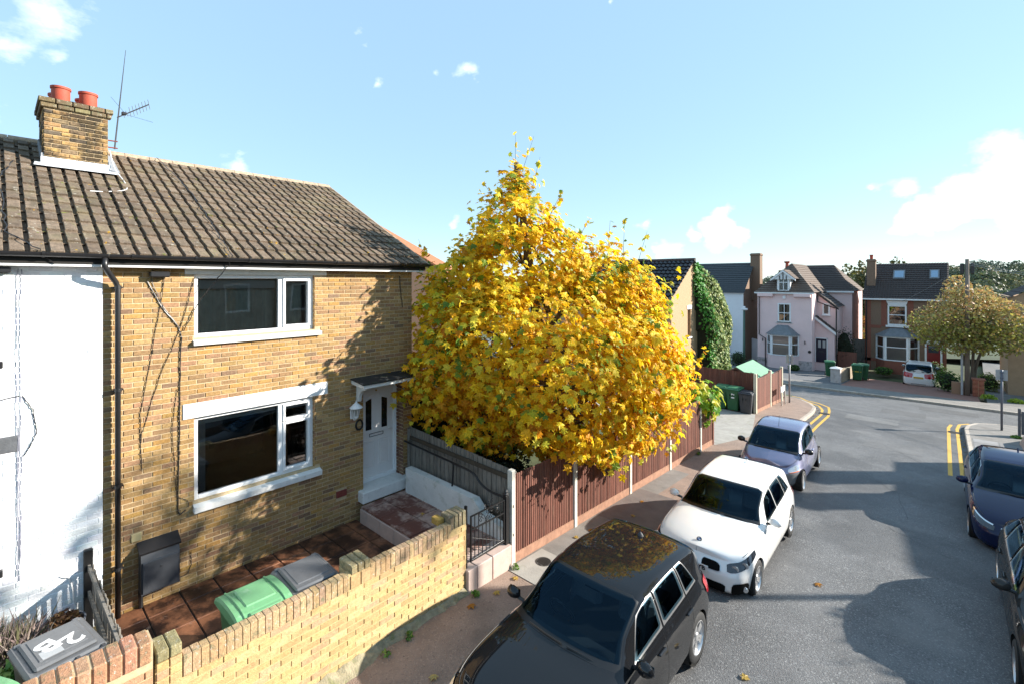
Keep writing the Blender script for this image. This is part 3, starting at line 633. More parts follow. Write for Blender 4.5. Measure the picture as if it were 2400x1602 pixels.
q = MB(); q.bbox(FX, FX+.025, 1.39, 1.52, 1.0, 1.12, .006); tag(q.obj('wall_plate', mat('cream_plate', (.6,.48,.25), .6)), 'small cream square plate on the brick wall above the meter cupboard', 'plate')
# ================================================================ white neighbour
H2 = thing('white_house', 'white painted neighbouring house at the left edge of the photo', 'house', (FX, -1, 0))
b = MB(); hl = [(-1.9,.06,3.87,5.0),(-1.9,.06,1.2,2.68)]
holed(b, lambda u, w_, z: (FX+.012+w_, u, z), -4.5, 1.07, -.3, 5.25, hl, .13)
b.add([(FX-9,-4.5,-.3),(FX,-4.5,-.3),(FX,-4.5,5.25),(FX-4.58,-4.5,7.5),(FX-9,-4.5,5.25)], [(0,1,2,3,4)])
b.obj('wall', M_render, H2)
brick_skin(H2, (FX+.012,-.5,-.04), (0,1,0), (1,0,0), 1.565, 5.2, [(a+.5,c+.5,d+.04,e+.04) for a, c, d, e in hl+[(-2.1,.24,2.68,2.89)]], [(1,1,1)], mat('painted_brick_face', (.84,.85,.87), .7, var=.04, scale=5, bump=.35, bscale=40, vc=True, dirt=[((.2,.16,.12),26,.655,.70,.8),((.5,.47,.42),2.2,.6,.75,.35)]), nind=0, proud=.005, jt=.008)
for h in hl:
    q = MB(); ring(q, h[0], h[1], h[2], h[3], .07, FX-.11, FX-.05); q.bbox(FX-.11, FX-.05, -.75, -.68, h[2]+.07, h[3]-.07, .01); f_ = q.obj('window', M_black, H2)
    MB().add([(FX-.09,h[0],h[2]),(FX-.09,h[1],h[2]),(FX-.09,h[1],h[3]),(FX-.09,h[0],h[3])], [(0,1,2,3)]).obj('pane', M_glass, f_)
    MB().add([(FX-.8,h[0]-.5,h[2]-.5),(FX-.8,h[1]+.5,h[2]-.5),(FX-.8,h[1]+.5,h[3]+.5),(FX-.8,h[0]-.5,h[3]+.5)], [(0,1,2,3)]).obj('room', M_dark, f_)
    MB().bbox(FX-.1, FX+.08, h[0]-.05, h[1]+.03, h[2]-.09, h[2], .01).obj('sill', M_black, f_)
MB().bbox(FX, FX+.03, -2.1, .24, 2.68, 2.89, .006).obj('lintel', mat('grey_painted_lintel', (.09,.095,.105), .7, var=.2, scale=12, bump=.2), H2)
MB().bbox(FX+.0, FX+.19, -4.5, 1.068, 5.11, 5.17, .006).obj('soffit', M_white, H2); MB().bbox(FX+.19, FX+.21, -4.5, 1.068, 5.09, 5.25, .004).obj('fascia', M_white, H2)
rf2 = roof_slab(H2, -4.6, 1.075); roof(rf2, 1.08-7*CW, 7)
roof_m = tile_mesh
for k in range(7):
    y0 = -1.95+k*.43; prf = [(-13.55+.17*math.sin(a), 7.62+.13*math.cos(a)) for a in [(-1.35+i*2.7/8) for i in range(9)]]
    MB().prism([(x, y0, z) for x, z in prf]+[(-13.4,y0,7.6),(-13.7,y0,7.6)], (0,.42,0)).obj('ridge_tile', M_ridge, rf2)
gutter(H2, -4.5, 1.095)
q = MB(); q.bbox(FX+.01, FX+.14, -.3, .16, 5.0, 5.075, .01); q.obj('junction_box', M_black, H2)
for dy, z1, z0 in ((.22,5.06,1.05),(.255,5.05,1.2),(.24,3.0,.98)):
    cable([(dy,z1),(dy-.01,(z1*2+z0)/3),(dy+.005,(z1+2*z0)/3),(dy,z0)], H2, .0045, mat('painted_cable', (.3,.3,.36), .6), .03)
cable([(.26,3.4),(.36,3.2),(.4,2.9),(.33,2.7),(.27,2.6)], H2, .006, M_black, .03); cable([(-.3,3.33),(.24,3.4)], H2, .006, M_black, .03)
cable([(.62,.86),(.72,.8),(.76,.5),(.8,.25)], H2, .012, M_white, .03)

for P in ([(-13.4,2.55,7.72),(-11.6,2.75,6.78),(-10.4,2.72,6.18),(-9.3,2.68,5.62),(-8.64,2.66,5.3),(-8.72,2.6,5.1),(-8.93,2.3,4.6),(-8.94,2.05,4.1)],[(-12.1,.25,7.0),(-11.2,.05,6.55),(-10.2,.1,6.05),(-9.2,.12,5.55),(-8.65,.4,5.3),(-8.75,.55,5.12)]):
    Q = []
    for a, c in zip(P, P[1:]):
        a, c = Vector(a), Vector(c)
        for i in range(6): Q.append(a.lerp(c, i/6)+Vector((R.uniform(-.012,.012),R.uniform(-.02,.02),R.uniform(.0,.015))))
    MB().tube(Q+[Vector(P[-1])], .007, 5).obj('roof_cable', M_black, H1 if P[0][1] > 1 else H2)
q = MB(); q.tube(smoothpts2([(-12.1,1.55,7.45),(-12.05,1.62,7.1),(-11.7,1.72,6.8),(-11.3,1.68,6.6),(-11.1,1.4,6.5),(-11.05,1.15,6.47)]), .008, 5); q.obj('white_cable', M_white, H1)
# ================================================================ front garden of the brick house
TZ = 0.0
ter = thing('terrace', 'terracotta coloured paving slabs laid in front of the brick house', 'paving', (-7.3, 3, 0))
MB().box(FX, -5.72, 1.05, 5.06, -.3, -.02).obj('bed', M_slabgrout, ter)
ys = [1.06,1.52,1.99,2.46,2.93,3.4,3.86,4.33,4.8,5.06]; xs = [FX+.005,-8.55,-8.0,-7.4,-6.85,-6.3,-5.74]
for a, c in zip(ys, ys[1:]):
    for d, e in zip(xs, xs[1:]):
        MB().bbox(d+.009, e-.009, a+.010, c-.010, -.05, R.uniform(-.006,.004), .006).obj('slab', M_terra, ter)
# raised path to the front door
pth = thing('raised_path', 'raised pinkish tiled path leading from the gate to the front door', 'path', (-7.2, 5.6, 0))
MB().box(FX+.2, -5.62, 5.07, 6.2, -.3, .298).obj('core', M_slabgrout, pth)
xs = [FX+.0+.2-.3+.1]+[-8.56,-8.07,-7.57,-7.08,-6.58,-6.08,-5.9]; ys = [5.05,5.55,6.02,6.2]
xs[0] = FX+.19
for d, e in zip(xs, xs[1:]):
    for a, c in zip(ys, ys[1:]): MB().bbox(d+.009, e-.009, a+.009, c-.009, .27, .315+R.uniform(-.003,.003), .006).obj('tile', M_porch, pth)
    MB().bbox(d+.004, e-.004, 5.035, 5.075, -.02, .27, .006).obj('riser', M_stone, pth)
for a, c in ((5.07,5.27),(5.275,5.62),(5.625,6.1)): MB().bbox(-5.92, -5.56, a, c, pz(5.5)-.15, .305, .012).obj('threshold_block', M_stone, pth)
# low white wall
lw = MB(); lw.prism([(-8.66,6.06,.2),(-8.66,6.06,.84),(-6.5,6.06,.82),(-6.25,6.06,.6),(-5.75,6.06,.55),(-5.75,6.06,.2)], (0,.16,0))
tag(lw.obj('low_wall', mat('mossy_white_wall', (.68,.68,.66), .75, var=.08, scale=4, bump=.2, bscale=40, dirt=[((.35,.36,.27),3.5,.54,.68,.6)])), 'low white rendered wall beside the raised tiled path', 'wall')
# handrail
hr = tag(thing('handrail', '', '', (-7.2,6.2,.8)), 'black tubular handrail curving down along the low white wall', 'handrail')
def smoothpts(P, n=6):
    P = [Vector(p) for p in P]; Q = []
    for i in range(len(P)-1):
        p0, p1, p2, p3 = P[max(i-1,0)], P[i], P[i+1], P[min(i+2,len(P)-1)]
        for k in range(n):
            t = k/n; Q.append(.5*((2*p1)+(p2-p0)*t+(2*p0-5*p1+4*p2-p3)*t*t+(3*p1-p0-3*p2+p3)*t**3))
    return Q+[P[-1]]
MB().tube(smoothpts([(-8.9,6.2,1.34),(-8.5,6.2,1.32),(-7.2,6.2,1.27),(-6.68,6.2,1.23),(-6.45,6.2,1.09),(-6.2,6.2,1.02),(-5.84,6.2,1.02)]), .022, 8).obj('rail', M_blackiron, hr, smooth=True)
MB().tube([(-7.23,6.16,.8),(-7.23,6.2,1.26)], .018, 8).obj('baluster', M_blackiron, hr)
# wrought iron gate
gt = tag(thing('iron_gate', '', '', (-5.66,5.6,.33)), 'black wrought iron garden gate with scrollwork beside the brick wall', 'gate')
GX = -5.66; g0, g1 = 5.22, 6.0
for y in (g0, g1): MB().box(GX-.011, GX+.011, y-.011, y+.011, .36, 1.1).obj('stile', M_blackiron, gt)
for z in (.37, .87, 1.09): MB().box(GX-.009, GX+.009, g0+.011, g1-.011, z-.011, z+.011).obj('rail', M_blackiron, gt)
MB().tube([(GX,g0,.75),(GX,g1,.38)], .007, 6).obj('brace', M_blackiron, gt); MB().tube([(GX,g0,.38),(GX,g1,.4)], .007, 6).obj('brace', M_blackiron, gt)
for k in range(1, 9):
    y = g0+(g1-g0)*k/9; z1 = 1.08 if k in (1,2,8) else .86
    MB().box(GX-.006, GX+.006, y-.006, y+.006, .38, z1).obj('bar', M_blackiron, gt)
def scroll(cy, cz, s, fl, st=0):
    return [(GX, cy+fl*s*(1-t/14)*math.cos(st+t*.62), cz+s*(1-t/14)*math.sin(st+t*.62)) for t in range(13)]
for cy, cz, s, fl, st in ((5.45,.95,.05,1,0),(5.45,1.04,.05,1,2),(5.6,.93,.05,-1,0),(5.68,.93,.05,1,0),(5.6,1.05,.045,-1,3),(5.7,1.05,.045,1,3),(5.83,.96,.05,-1,0),(5.83,1.05,.05,-1,2),(5.62,1.16,.04,1,1),(5.7,1.18,.045,1,1),(5.54,1.13,.04,-1,1)):
    MB().tube(scroll(cy, cz, s, fl, st), .006, 5).obj('scroll', M_blackiron, gt)
MB().tube(smoothpts([(GX,5.4,1.08),(GX,5.52,1.0),(GX,5.56,.88)]), .006, 5).obj('scroll', M_blackiron, gt); MB().tube(smoothpts([(GX,5.7,1.09),(GX,5.6,.98),(GX,5.57,.88)]), .006, 5).obj('scroll', M_blackiron, gt)
pt = MB(); pt.bbox(GX-.05, GX+.03, 6.02, 6.1, -.1, 1.16, .006); pt.lathe([(.045,1.16),(.05,1.18),(.035,1.2),(.04,1.22),(.02,1.25),(.002,1.26)], 10, Matrix.Translation((GX-.01,6.06,0)))
pt.obj('gate_post', M_blackiron, gt)
MB().box(-5.68, -5.64, 5.09, 5.125, .25, 1.3).obj('hinge_post', M_blackiron, gt)
# ---------------------------------------------------------------- garden wall
GWX = -5.625
gw = thing('garden_wall', 'low yellow brick garden wall with upright coping bricks along the pavement', 'wall', (GWX-.05, 3.1, 0))
b = MB(); b.box(GWX-.1, GWX, 1.06, 5.08, -.3, 1.146); b.box(GWX-.21, GWX, 4.75, 5.07, 1.146, 1.258); b.box(GWX-.31, GWX-.1, 3.1, 3.38, -.1, 1.12); b.box(GWX-.25, GWX-.1, 1.06, 1.27, -.1, 1.2); b.obj('core', mat('yellow_mortar', (.50,.38,.20), .95, var=.15, scale=20, bump=.3, bscale=120, spec=.1), gw)
brick_skin(gw, (GWX,1.06,-.14), (0,1,0), (1,0,0), 4.02, 1.1, [], BRW, M_wbrick, nind=300, proud=.008)
brick_skin(gw, (GWX,4.74,.955), (0,1,0), (1,0,0), .34, .09, [], BRW, M_wbrick, nind=20, proud=.012)
y = 1.285
while y < 4.7:
    if not (3.04 < y < 3.37):
        h = 1.155+R.uniform(-.003,.004)
        MB().bbox(GWX-.108+R.uniform(-.004,.004), GWX+.012+R.uniform(-.003,.003), y, y+.0725, .948, h, .004, jit(R.choice(BRC), .08)).obj('coping_brick', M_coping, gw)
    y += .0775
for k in range(3): MB().bbox(GWX-.31, GWX+.014, 3.1+k*.094, 3.1+k*.094+.086, 1.125, 1.235, .01, jit((.3,.24,.13),.1)).obj('coping_brick', M_coping, gw)
q = MB()
for k in range(2): MB().bbox(GWX-.1, GWX+.013, 3.09+k*.15, 3.09+k*.15+.14, .95, 1.118, .006, jit((.46,.31,.16),.1)).obj('brick', M_wbrick, gw)
for k in range(2): MB().bbox(GWX-.26, GWX+.016, 1.065+k*.108, 1.065+k*.108+.1, 1.2, 1.31, .01, jit((.27,.23,.12),.1)).obj('coping_brick', M_coping, gw)
for k in range(2):
    for j in range(3): MB().bbox(GWX-.1, GWX+.013, 1.065+k*.108, 1.065+k*.108+.1, .95+j*.083, .95+j*.083+.075, .006, jit(R.choice(BRW),.12)).obj('brick', M_wbrick, gw)
for k in range(4): MB().bbox(GWX-.225, GWX+.014, 4.745+k*.084, 4.745+k*.084+.076, 1.05, 1.27, .01, jit((.24,.19,.12),.15)).obj('coping_brick', M_coping, gw)
MB().bbox(GWX-.3, GWX-.115, 4.62, 4.735, 1.12, 1.225, .01, (.42,.26,.07)).obj('brick', M_wbrick, gw)
# mortar haunch at the foot of the wall
q = MB(); P = []
for i in range(40):
    y = 1.0+i*.105; w0 = .03+.06*abs(math.sin(i*.9))*R.random()+(.1 if 2.4 < y < 3.4 else 0); P.append((y, w0))
vs = []
for y, w0 in P: z = pz(y); vs += [(GWX+.013, y, z+.1+R.uniform(-.03,.02)), (GWX+.02+w0*.6, y, z+.04), (GWX+.03+w0, y, z+.002)]
q.add(vs, [(i*3+k, i*3+k+1, i*3+k+4, i*3+k+3) for i in range(39) for k in range(2)]); q.obj('mortar_haunch', mat('mossy_mortar', (.3,.26,.17), .95, var=.3, scale=12, bump=.5, bscale=50, dirt=[((.14,.16,.05),6,.52,.66,.7)]), gw)
# taller orange wall of the neighbour
nw = thing('orange_brick_wall', 'weathered orange brick wall with thick lichened coping at the bottom left', 'wall', (GWX-.1, 0, 0))
MB().box(GWX-.22, GWX, -3, 1.04, -.3, 1.44).obj('core', M_mortar, nw)
brick_skin(nw, (GWX,-3,-.14), (0,1,0), (1,0,0), 4.04, 1.39, [], BRO, M_wbrick, nind=150, proud=.013)
y = -.6
while y < 1.0:
    MB().bbox(GWX-.24, GWX+.02, y, y+.102, 1.25, 1.455+R.uniform(-.008,.008), .012, jit(R.choice(BRO), .14)).obj('coping_brick', M_coping, nw); y += .109
# picket fence between the gardens
pk = thing('picket_fence', 'broken weathered picket fence between the two front gardens', 'fence', (-7.4, .93, 0))
for (x0, z0, x1, z1, nm) in ((-8.93,.84,-5.75,1.0,'rail'),(-8.93,.48,-5.75,.62,'rail')):
    MB().prism([(x0,.90,z0),(x0,.93,z0),(x0,.93,z0+.07),(x0,.90,z0+.07)], (x1-x0,0,z1-z0)).obj(nm, M_wood_grey, pk)
MB().bbox(-8.97, -8.89, .86, .96, 0, 1.12, .01).obj('post', M_blackiron, pk)
for k in range(30):
    x = -8.8+k*.1; zt = .92+.16*(x+8.8)/3+R.uniform(-.05,.03)
    MB().bbox(x, x+.055, .935+R.uniform(0,.01), .952+R.uniform(0,.01), .2, zt, .006).obj('pale', M_wood_grey, pk)
# ---------------------------------------------------------------- fences
def board_fence(name, label, P0, U, Nn, length, ztop, zbot, bw, m, panels=None, cap=True, z_of=None, rails_front=False, group=None, gravel=None, step=None):
    """feather-edge boards one by one; P0 start (xy), U along, Nn front side"""
    P0 = Vector((*P0, 0)); U = Vector((*U, 0)); Nn = Vector((*Nn, 0))
    t = thing(name, label, 'fence', (*(P0+U*length*.5).xy, 0), group=group)
    n = int(length/bw)
    for i in range(n):
        u = i*bw; zt, zb = ztop(u), zbot(u)
        a = P0+U*u; c = P0+U*(u+bw*1.08)
        V = [a+Nn*.004, c+Nn*.016, c, a-Nn*.0]
        lo = [Vector((p.x,p.y,zb)) for p in V]; hi = [Vector((p.x,p.y,zt+R.uniform(-.004,.004))) for p in V]
        MB().add(lo+hi, [(0,3,2,1),(4,5,6,7),(0,1,5,4),(1,2,6,5),(2,3,7,6),(3,0,4,7)]).obj('board', m, t)
    return t
# grey fence beside the path
gf = board_fence('grey_fence', 'weathered grey board fence behind the handrail and low white wall', (-8.95,6.36), (1,0), (0,-1), 3.25, lambda u: 1.62-.045*u, lambda u: .1, .125, M_wood_grey)
for z in (1.36, .62): MB().prism([(-8.9,6.3,z),(-8.9,6.345,z),(-8.9,6.345,z+.07),(-8.9,6.3,z+.09)], (3.2,0,-.06)).obj('rail', mat('dark_wet_rail', (.06,.045,.03), .9, var=.3, scale=8, bump=.3), gf)
MB().bbox(-8.92, -8.84, 6.28, 6.36, 0, 1.6, .01).obj('post', M_wood_grey, gf)
# brown fence along the pavement: vertical slats, concrete posts, gravel boards
bf = thing('brown_fence', 'red brown slatted fence with white concrete posts below the yellow tree', 'fence', (-5.65, 11, -.3))
FXX = -5.66; posts = [6.2, 8.12, 10.45, 12.72, 14.95]
for y in posts:
    z = pz(y); MB().bbox(FXX-.06, FXX+.05, y-.055, y+.055, z-.3, z+1.66, .012).obj('post', M_conc, bf)
for z in (.5, 1.0): MB().box(FXX+.05, FXX+.053, 6.18, 6.2, pz(6.2)+z, pz(6.2)+z+.05).obj('post_slot', M_dark, bf)
segs = [(a+.055, c-.055) for a, c in zip(posts, posts[1:])]+[(15.0, 16.0)]
ns = 0
for a, c in segs:
    zt = pz((a+c)/2)+1.6 if c < 15.9 else pz(15.5)+1.66; zg0 = pz(a); zg1 = pz(c)
    q = MB(); q.add([(FXX+.0,a,zg0-.05),(FXX+.03,a,zg0-.05),(FXX+.03,c,zg1-.05),(FXX,c,zg1-.05),(FXX,a,zg0+.17),(FXX+.03,a,zg0+.17),(FXX+.03,c,zg1+.17),(FXX,c,zg1+.17)], [(0,3,2,1),(4,5,6,7),(0,1,5,4),(1,2,6,5),(2,3,7,6),(3,0,4,7)]); q.obj('gravel_board', M_gravelb, bf)
    y = a; bw = .058
    while y < c-.02:
        zb = pz(y)+.17
        MB().bbox(FXX+.003+R.uniform(-.002,.002), FXX+.024+R.uniform(-.004,.004), y+R.uniform(-.004,.004), min(y+.042+R.uniform(-.005,.005), c), zb, zt+R.uniform(-.012,.012), .004, None, Matrix.Translation((0,y,zb)) @ Matrix.Rotation(R.uniform(-.004,.004),4,'X') @ Matrix.Translation((0,-y,-zb))).obj('slat', M_wood_brown, bf); ns += 1; y += bw
    MB().box(FXX-.02, FXX+.003, a, c, pz(a)+.15, zt-.03).obj('backing_panel', mat('fence_backing', (.055,.02,.014), .85, var=.2, scale=9), bf)
MB().bbox(FXX-.05, FXX+.05, 15.98, 16.08, pz(16)-.2, pz(16)+1.7, .01).obj('end_post', M_wood_brown, bf)
# ---------------------------------------------------------------- wheelie bins
def bin_proto(name, mbody, mlid, lidstyle=0):
    t = thing(name, 'x', 'wheelie bin')
    q = MB(); W0, D0, W1, D1 = .21, .25, .275, .335
    rings = []
    for z, k in ((.06,0),(.1,.05),(.85,.9),(.9,1.0)):
        w_, d_ = W0+(W1-W0)*k, D0+(D1-D0)*k; e = .04
        rings.append([(w_-e,-d_,z),(w_,-d_+e,z),(w_,d_-e,z),(w_-e,d_,z),(-w_+e,d_,z),(-w_,d_-e,z),(-w_,-d_+e,z),(-w_+e,-d_,z)])
    V = [p for r_ in rings for p in r_]
    F = [(i*8+k, i*8+(k+1)%8, i*8+8+(k+1)%8, i*8+8+k) for i in range(3) for k in range(8)]+[tuple(range(8))[::-1], tuple(24+k for k in range(8))]
    q.add(V, F); 
    q.bbox(-.29,.29,-.345,.35,.88,.925,.012)
    for s in (-1,1): q.bbox(s*.14-.03, s*.14+.03, -.345, -.30, .5, .88, .01)
    body = q.obj('body', mbody, t)
    for s in (-.1,.02): MB().box(s, s+.022, -.336-.004, -.31, .66, .74).obj('slot', M_dark, body)
    lid = MB()
    n = 10
    if lidstyle == 0:     # domed lid, hinge at +y
        lp_ = [(-.36,.955),(-.31,.985),(-.22,1.01),(-.1,1.03),(.05,1.04),(.2,1.04),(.28,1.03),(.34,1.01)]
        prof = [(-.38,.925),(-.38,.945)]+lp_+[(.365,.99),(.365,.94)]
        vs = []
        for s in (-.3,-.285,.285,.3):
            for (y, z) in prof: vs.append((s, y, z-(.03 if abs(s) > .29 else 0)))
        m_ = len(prof); fs = [(i*m_+k, (i+1)*m_+k, (i+1)*m_+k+1, i*m_+k+1) for i in range(3) for k in range(m_-1)]+[tuple(range(m_)), tuple(3*m_+k for k in range(m_))[::-1]]
        lid.add(vs, fs); 
        for sx_ in (-.21,.21): lid.tube([(sx_, y_, z_+.004) for y_, z_ in lp_[1:]], .012, 6)
        lid.bbox(-.16,.16,-.2,.2,1.0,1.052,.012)
        lid.bbox(-.17,.17,.3,.37,.985,1.035,.015)
    else:
        lid.bbox(-.3,.3,-.38,.36,.93,.985,.03); lid.bbox(-.24,.24,-.31,.29,.98,1.02,.025); lid.bbox(-.19,.19,-.25,.2,1.01,1.028,.01)
        for s in (-.26,.2): lid.bbox(s, s+.06, -.36, -.30, .97, 1.0, .008)
    lo = lid.obj('lid', mlid, t)
    MB().tube([(-.27,.4,.97),(.27,.4,.97)], .018, 8).obj('handle', mbody, lo)
    for s in (-.26,-.06,.06,.26): MB().bbox(s-.02, s+.02, .34, .415, .93, .985, .008).obj('hinge', mbody, lo)
    for s in (-1,1):
        wv = MB(); wv.lathe([(.02,-.025),(.09,-.025),(.1,-.015),(.1,.015),(.09,.025),(.02,.025)], 16, Matrix.Translation((s*.25,.28,.1)) @ Matrix.Rotation(PI/2,4,'Y')); wv.obj('wheel', M_black, t, smooth=True, ang=40)
    return t
def place(o, loc, rz=0, label=None, tilt=None, sc=1):
    o.matrix_world = Matrix.Translation(loc) @ Matrix.Rotation(rz,4,'Z') @ (tilt or Matrix()) @ Matrix.Scale(sc,4)
    if label: o['label'] = label
    return o
BG = bin_proto('wheelie_bin', M_bin_green, M_bin_pale, 0); BK = bin_proto('wheelie_bin', M_bin_grey, M_bin_lid, 1)
BG['group'] = BK['group'] = 'wheelie bins'
E = R
def bins(proto, loc, rz, label, tilt=None, sc=1):
    c = copy_tree(proto, Matrix(), label); c.matrix_world = Matrix.Translation(loc) @ Matrix.Rotation(rz,4,'Z') @ (tilt or Matrix()) @ Matrix.Scale(sc,4); return c
place(BG, (-6.2,2.15,.0), -PI/2, 'green wheelie bin with pale domed lid behind the yellow brick wall', None, 1.07)
place(BK, (-6.2,2.79,.0), -PI/2-.03, 'grey wheelie bin beside the pale green lidded bin behind the wall', None, 1.07)
b2 = bins(BK, (-6.98,.47,-.0), -PI/2+.18, 'grey wheelie bin numbered 2B in the neighbour\'s front garden', None, 1.03)
bins(BG, (-6.72,-.22,.0), -PI/2+.5, 'pale green wheelie bin lid cut by the bottom left corner')
DZ = pz(21.7)
G2 = mat('dark_green_bin', (.03,.12,.05), .45, var=.1, scale=7); G3 = mat('green_bin_lid', (.06,.2,.1), .42, var=.1, scale=7); K2 = mat('charcoal_bin', (.04,.042,.05), .45, var=.1, scale=7)
BG2 = bin_proto('wheelie_bin', G2, G3, 1); BG2['group'] = 'wheelie bins'
place(BG2, (-7.25,21.75,DZ), .05, 'dark green wheelie bin, leftmost of three on the driveway')
bins(BG2, (-6.72,21.72,DZ), -.03, 'dark green wheelie bin with white stickers, middle of three on the driveway')
BK2 = bin_proto('wheelie_bin', K2, K2, 1); BK2['group'] = 'wheelie bins'; place(BK2, (-6.2,21.62,DZ-.04), .08, 'charcoal wheelie bin beside the white post, rightmost of three', None, .95)
for k, (z, w_) in enumerate(((.72,.1),(.58,.1))): tag(MB().box(-6.76,-6.63,21.40-.0,21.402,DZ+z,DZ+z+.06).obj('sticker', M_white), 'white sticker, %s of two on the middle driveway bin' % ('upper','lower')[k], 'sticker')
# painted 2B on the lid
def text_mesh(s, size, bold=0):
    cu = bpy.data.curves.new('txt', 'FONT'); cu.body = s; cu.size = size; cu.extrude = .001; cu.offset = bold; cu.align_x = 'CENTER'; cu.align_y = 'CENTER'; cu.resolution_u = 3
    o = bpy.data.objects.new('txt', cu); COL.objects.link(o); bpy.context.view_layer.update()
    me = bpy.data.meshes.new_from_object(o.evaluated_get(bpy.context.evaluated_depsgraph_get())); bpy.data.objects.remove(o); bpy.data.curves.remove(cu); return me
lid2 = [c for c in b2.children if c.name.startswith('lid')][0]
M_sign = mat('white_lettering', (.82,.82,.82), .6, var=.05)
for ch, dy, dx in (('2',.06,-.09),('B',-.02,.08)):
    me = text_mesh(ch, .3, .008); o = link('lettering', me, M_sign, None); Mw = Matrix.Translation((dx,dy,1.031)) @ Matrix.Rotation(.25,4,'Z')
    o.parent = lid2; o.matrix_parent_inverse = Matrix(); o.matrix_basis = Mw
MB().add([(.0,.05,1.0295),(.16,.05,1.0295),(.16,.2,1.0295),(.0,.2,1.0295)], [(0,1,2,3)]).obj('label_sticker', mat('grey_sticker', (.4,.41,.42), .6), lid2, world=False)
# ---------------------------------------------------------------- neighbour's garden floor and pots
MB().box(FX, -5.79, -4, 1.04, -.3, -.02).obj('neighbour_garden', mat('yellowish_flags', (.2,.15,.06), .85, var=.3, scale=3, bump=.3, bscale=20, dirt=[((.05,.04,.02),2,.5,.62,.7)]), None, kind='structure')
M_leafdry = mat('dry_leaves', (.23,.11,.05), .85, var=.4, scale=30)
def pot(x, y, rad, h, label, m):
    t = tag(thing('plant_pot', '', '', (x,y,0)), label, 'plant pot')
    T = Matrix.Translation((x,y,0))
    MB().lathe([(rad*.7,0),(rad*.95,h*.9),(rad,h*.9),(rad,h),(rad*.92,h),(rad*.9,h*.9)], 24, T, cap=False).obj('pot', m, t, smooth=True, ang=40)
    MB().lathe([(rad*.9,h*.88),(rad*.5,h*.9),(.001,h*.9)], 16, T, cap=False).obj('soil', mat('soil', (.03,.022,.015), .95, var=.3, scale=20), t)
    return t
p1 = pot(-8.62,.62,.24,.38,'blue grey pot of withered brown leaves against the white wall', mat('glazed_pot', (.16,.17,.2), .4, var=.1))
def leaf_quads(b, n, cf, size, cols, tilt=1.0):
    for k in range(n):
        p = Vector(cf()); a = R.uniform(0, 2*PI); u = Vector((math.cos(a), math.sin(a), R.uniform(-.8,.8)*tilt)).normalized(); v = u.cross(Vector((R.uniform(-1,1),R.uniform(-1,1),R.uniform(.2,1)))).normalized()
        s = size*R.uniform(.6,1.3); c = jit(R.choice(cols), .2)
        b.add([p-u*s*.5, p+v*s*.28, p+u*s*.5, p-v*s*.28], [(0,1,2,3)], c)
M_fol = mat('foliage', (1,1,1), .6, var=.15, scale=12, vc=True, trans=.3)
def dome(x, y, z, rx, rz_):
    def f():
        while 1:
            p = Vector((R.uniform(-1,1),R.uniform(-1,1),R.uniform(0,1)))
            if p.length < 1: return (x+p.x*rx, y+p.y*rx, z+p.z*rz_)
    return f
q = MB(); leaf_quads(q, 420, dome(-8.62,.62,.34,.2,.18), .07, [(.22,.1,.04),(.3,.16,.06),(.12,.05,.03)]); q.obj('withered_leaves', M_fol, p1, kind='stuff')
he = tag(thing('heather_shrub', '', '', (-8.3,.05,0)), 'dry purple grey heather shrub in a pot by the white wall', 'shrub')
MB().lathe([(.2,0),(.28,.3),(.29,.33)], 16, Matrix.Translation((-8.3,.05,0))).obj('pot', M_black, he)
q = MB()
for k in range(1500):
    a = R.uniform(0,2*PI); l_ = R.uniform(.12,.5); e = R.uniform(.1,1.1); d = Vector((math.cos(a)*e, math.sin(a)*e, 1)).normalized(); p = Vector((-8.3+R.gauss(0,.13),.05+R.gauss(0,.15),.3+R.uniform(0,.12))); s = d.cross(Vector((R.random(),R.random(),.3))).normalized()*.009
    q.add([p-s*.3, p+s*.3, p+d*l_*.6+s, p+d*l_, p+d*l_*.6-s], [(0,1,2,3,4)], jit(R.choice([(.26,.2,.19),(.32,.25,.22),(.18,.14,.12),(.12,.12,.06)]),.2))
q.obj('stems', M_fol, he, kind='stuff')
sp = tag(thing('plant_pot', '', '', (-7.62,.1,0)), 'small dark pot with green shoots behind the 2B bin', 'plant pot')
MB().lathe([(.09,0),(.13,.3),(.13,.33)], 16, Matrix.Translation((-7.62,.12,.2))).obj('pot', mat('brown_pot', (.05,.03,.02), .6), sp)
q = MB(); leaf_quads(q, 60, dome(-7.62,.12,.52,.11,.16), .12, [(.12,.26,.05),(.2,.32,.06)], 2); q.obj('shoots', M_fol, sp, kind='stuff')
# weeds along the foot of the walls
def weed(x, y, n, label, s=.05, rad=.07):
    q = MB(); z = pz(y); leaf_quads(q, n, dome(x,y,z,rad,.1), s, [(.14,.26,.04),(.22,.36,.06),(.1,.2,.03)], 2); o = q.obj('weed', M_fol); tag(o, label, 'weed', 'weeds along the foot of the wall'); return o
for x, y, n, lb in ((-5.45,5.12,90,'bright green weed tuft at the gate step'),(-5.5,6.12,60,'small weed by the first concrete fence post'),(-5.48,3.9,50,'weed growing from the wall foot near the gate end'),(-5.45,3.5,30,'thin weed by the mortar ledge at the wall foot'),(-5.56,14.6,60,'weed clump under the far end of the brown fence')):
    weed(x, y, n, lb)
# two red wire stakes
tag(MB().tube([(-5.95,1.12,.9),(-5.95,1.12,1.2)], .008, 6).obj('wire_stake', mat('pink_wire', (.5,.16,.12), .5)), 'short red plastic stake standing on the terrace behind the wall pier', 'stake')
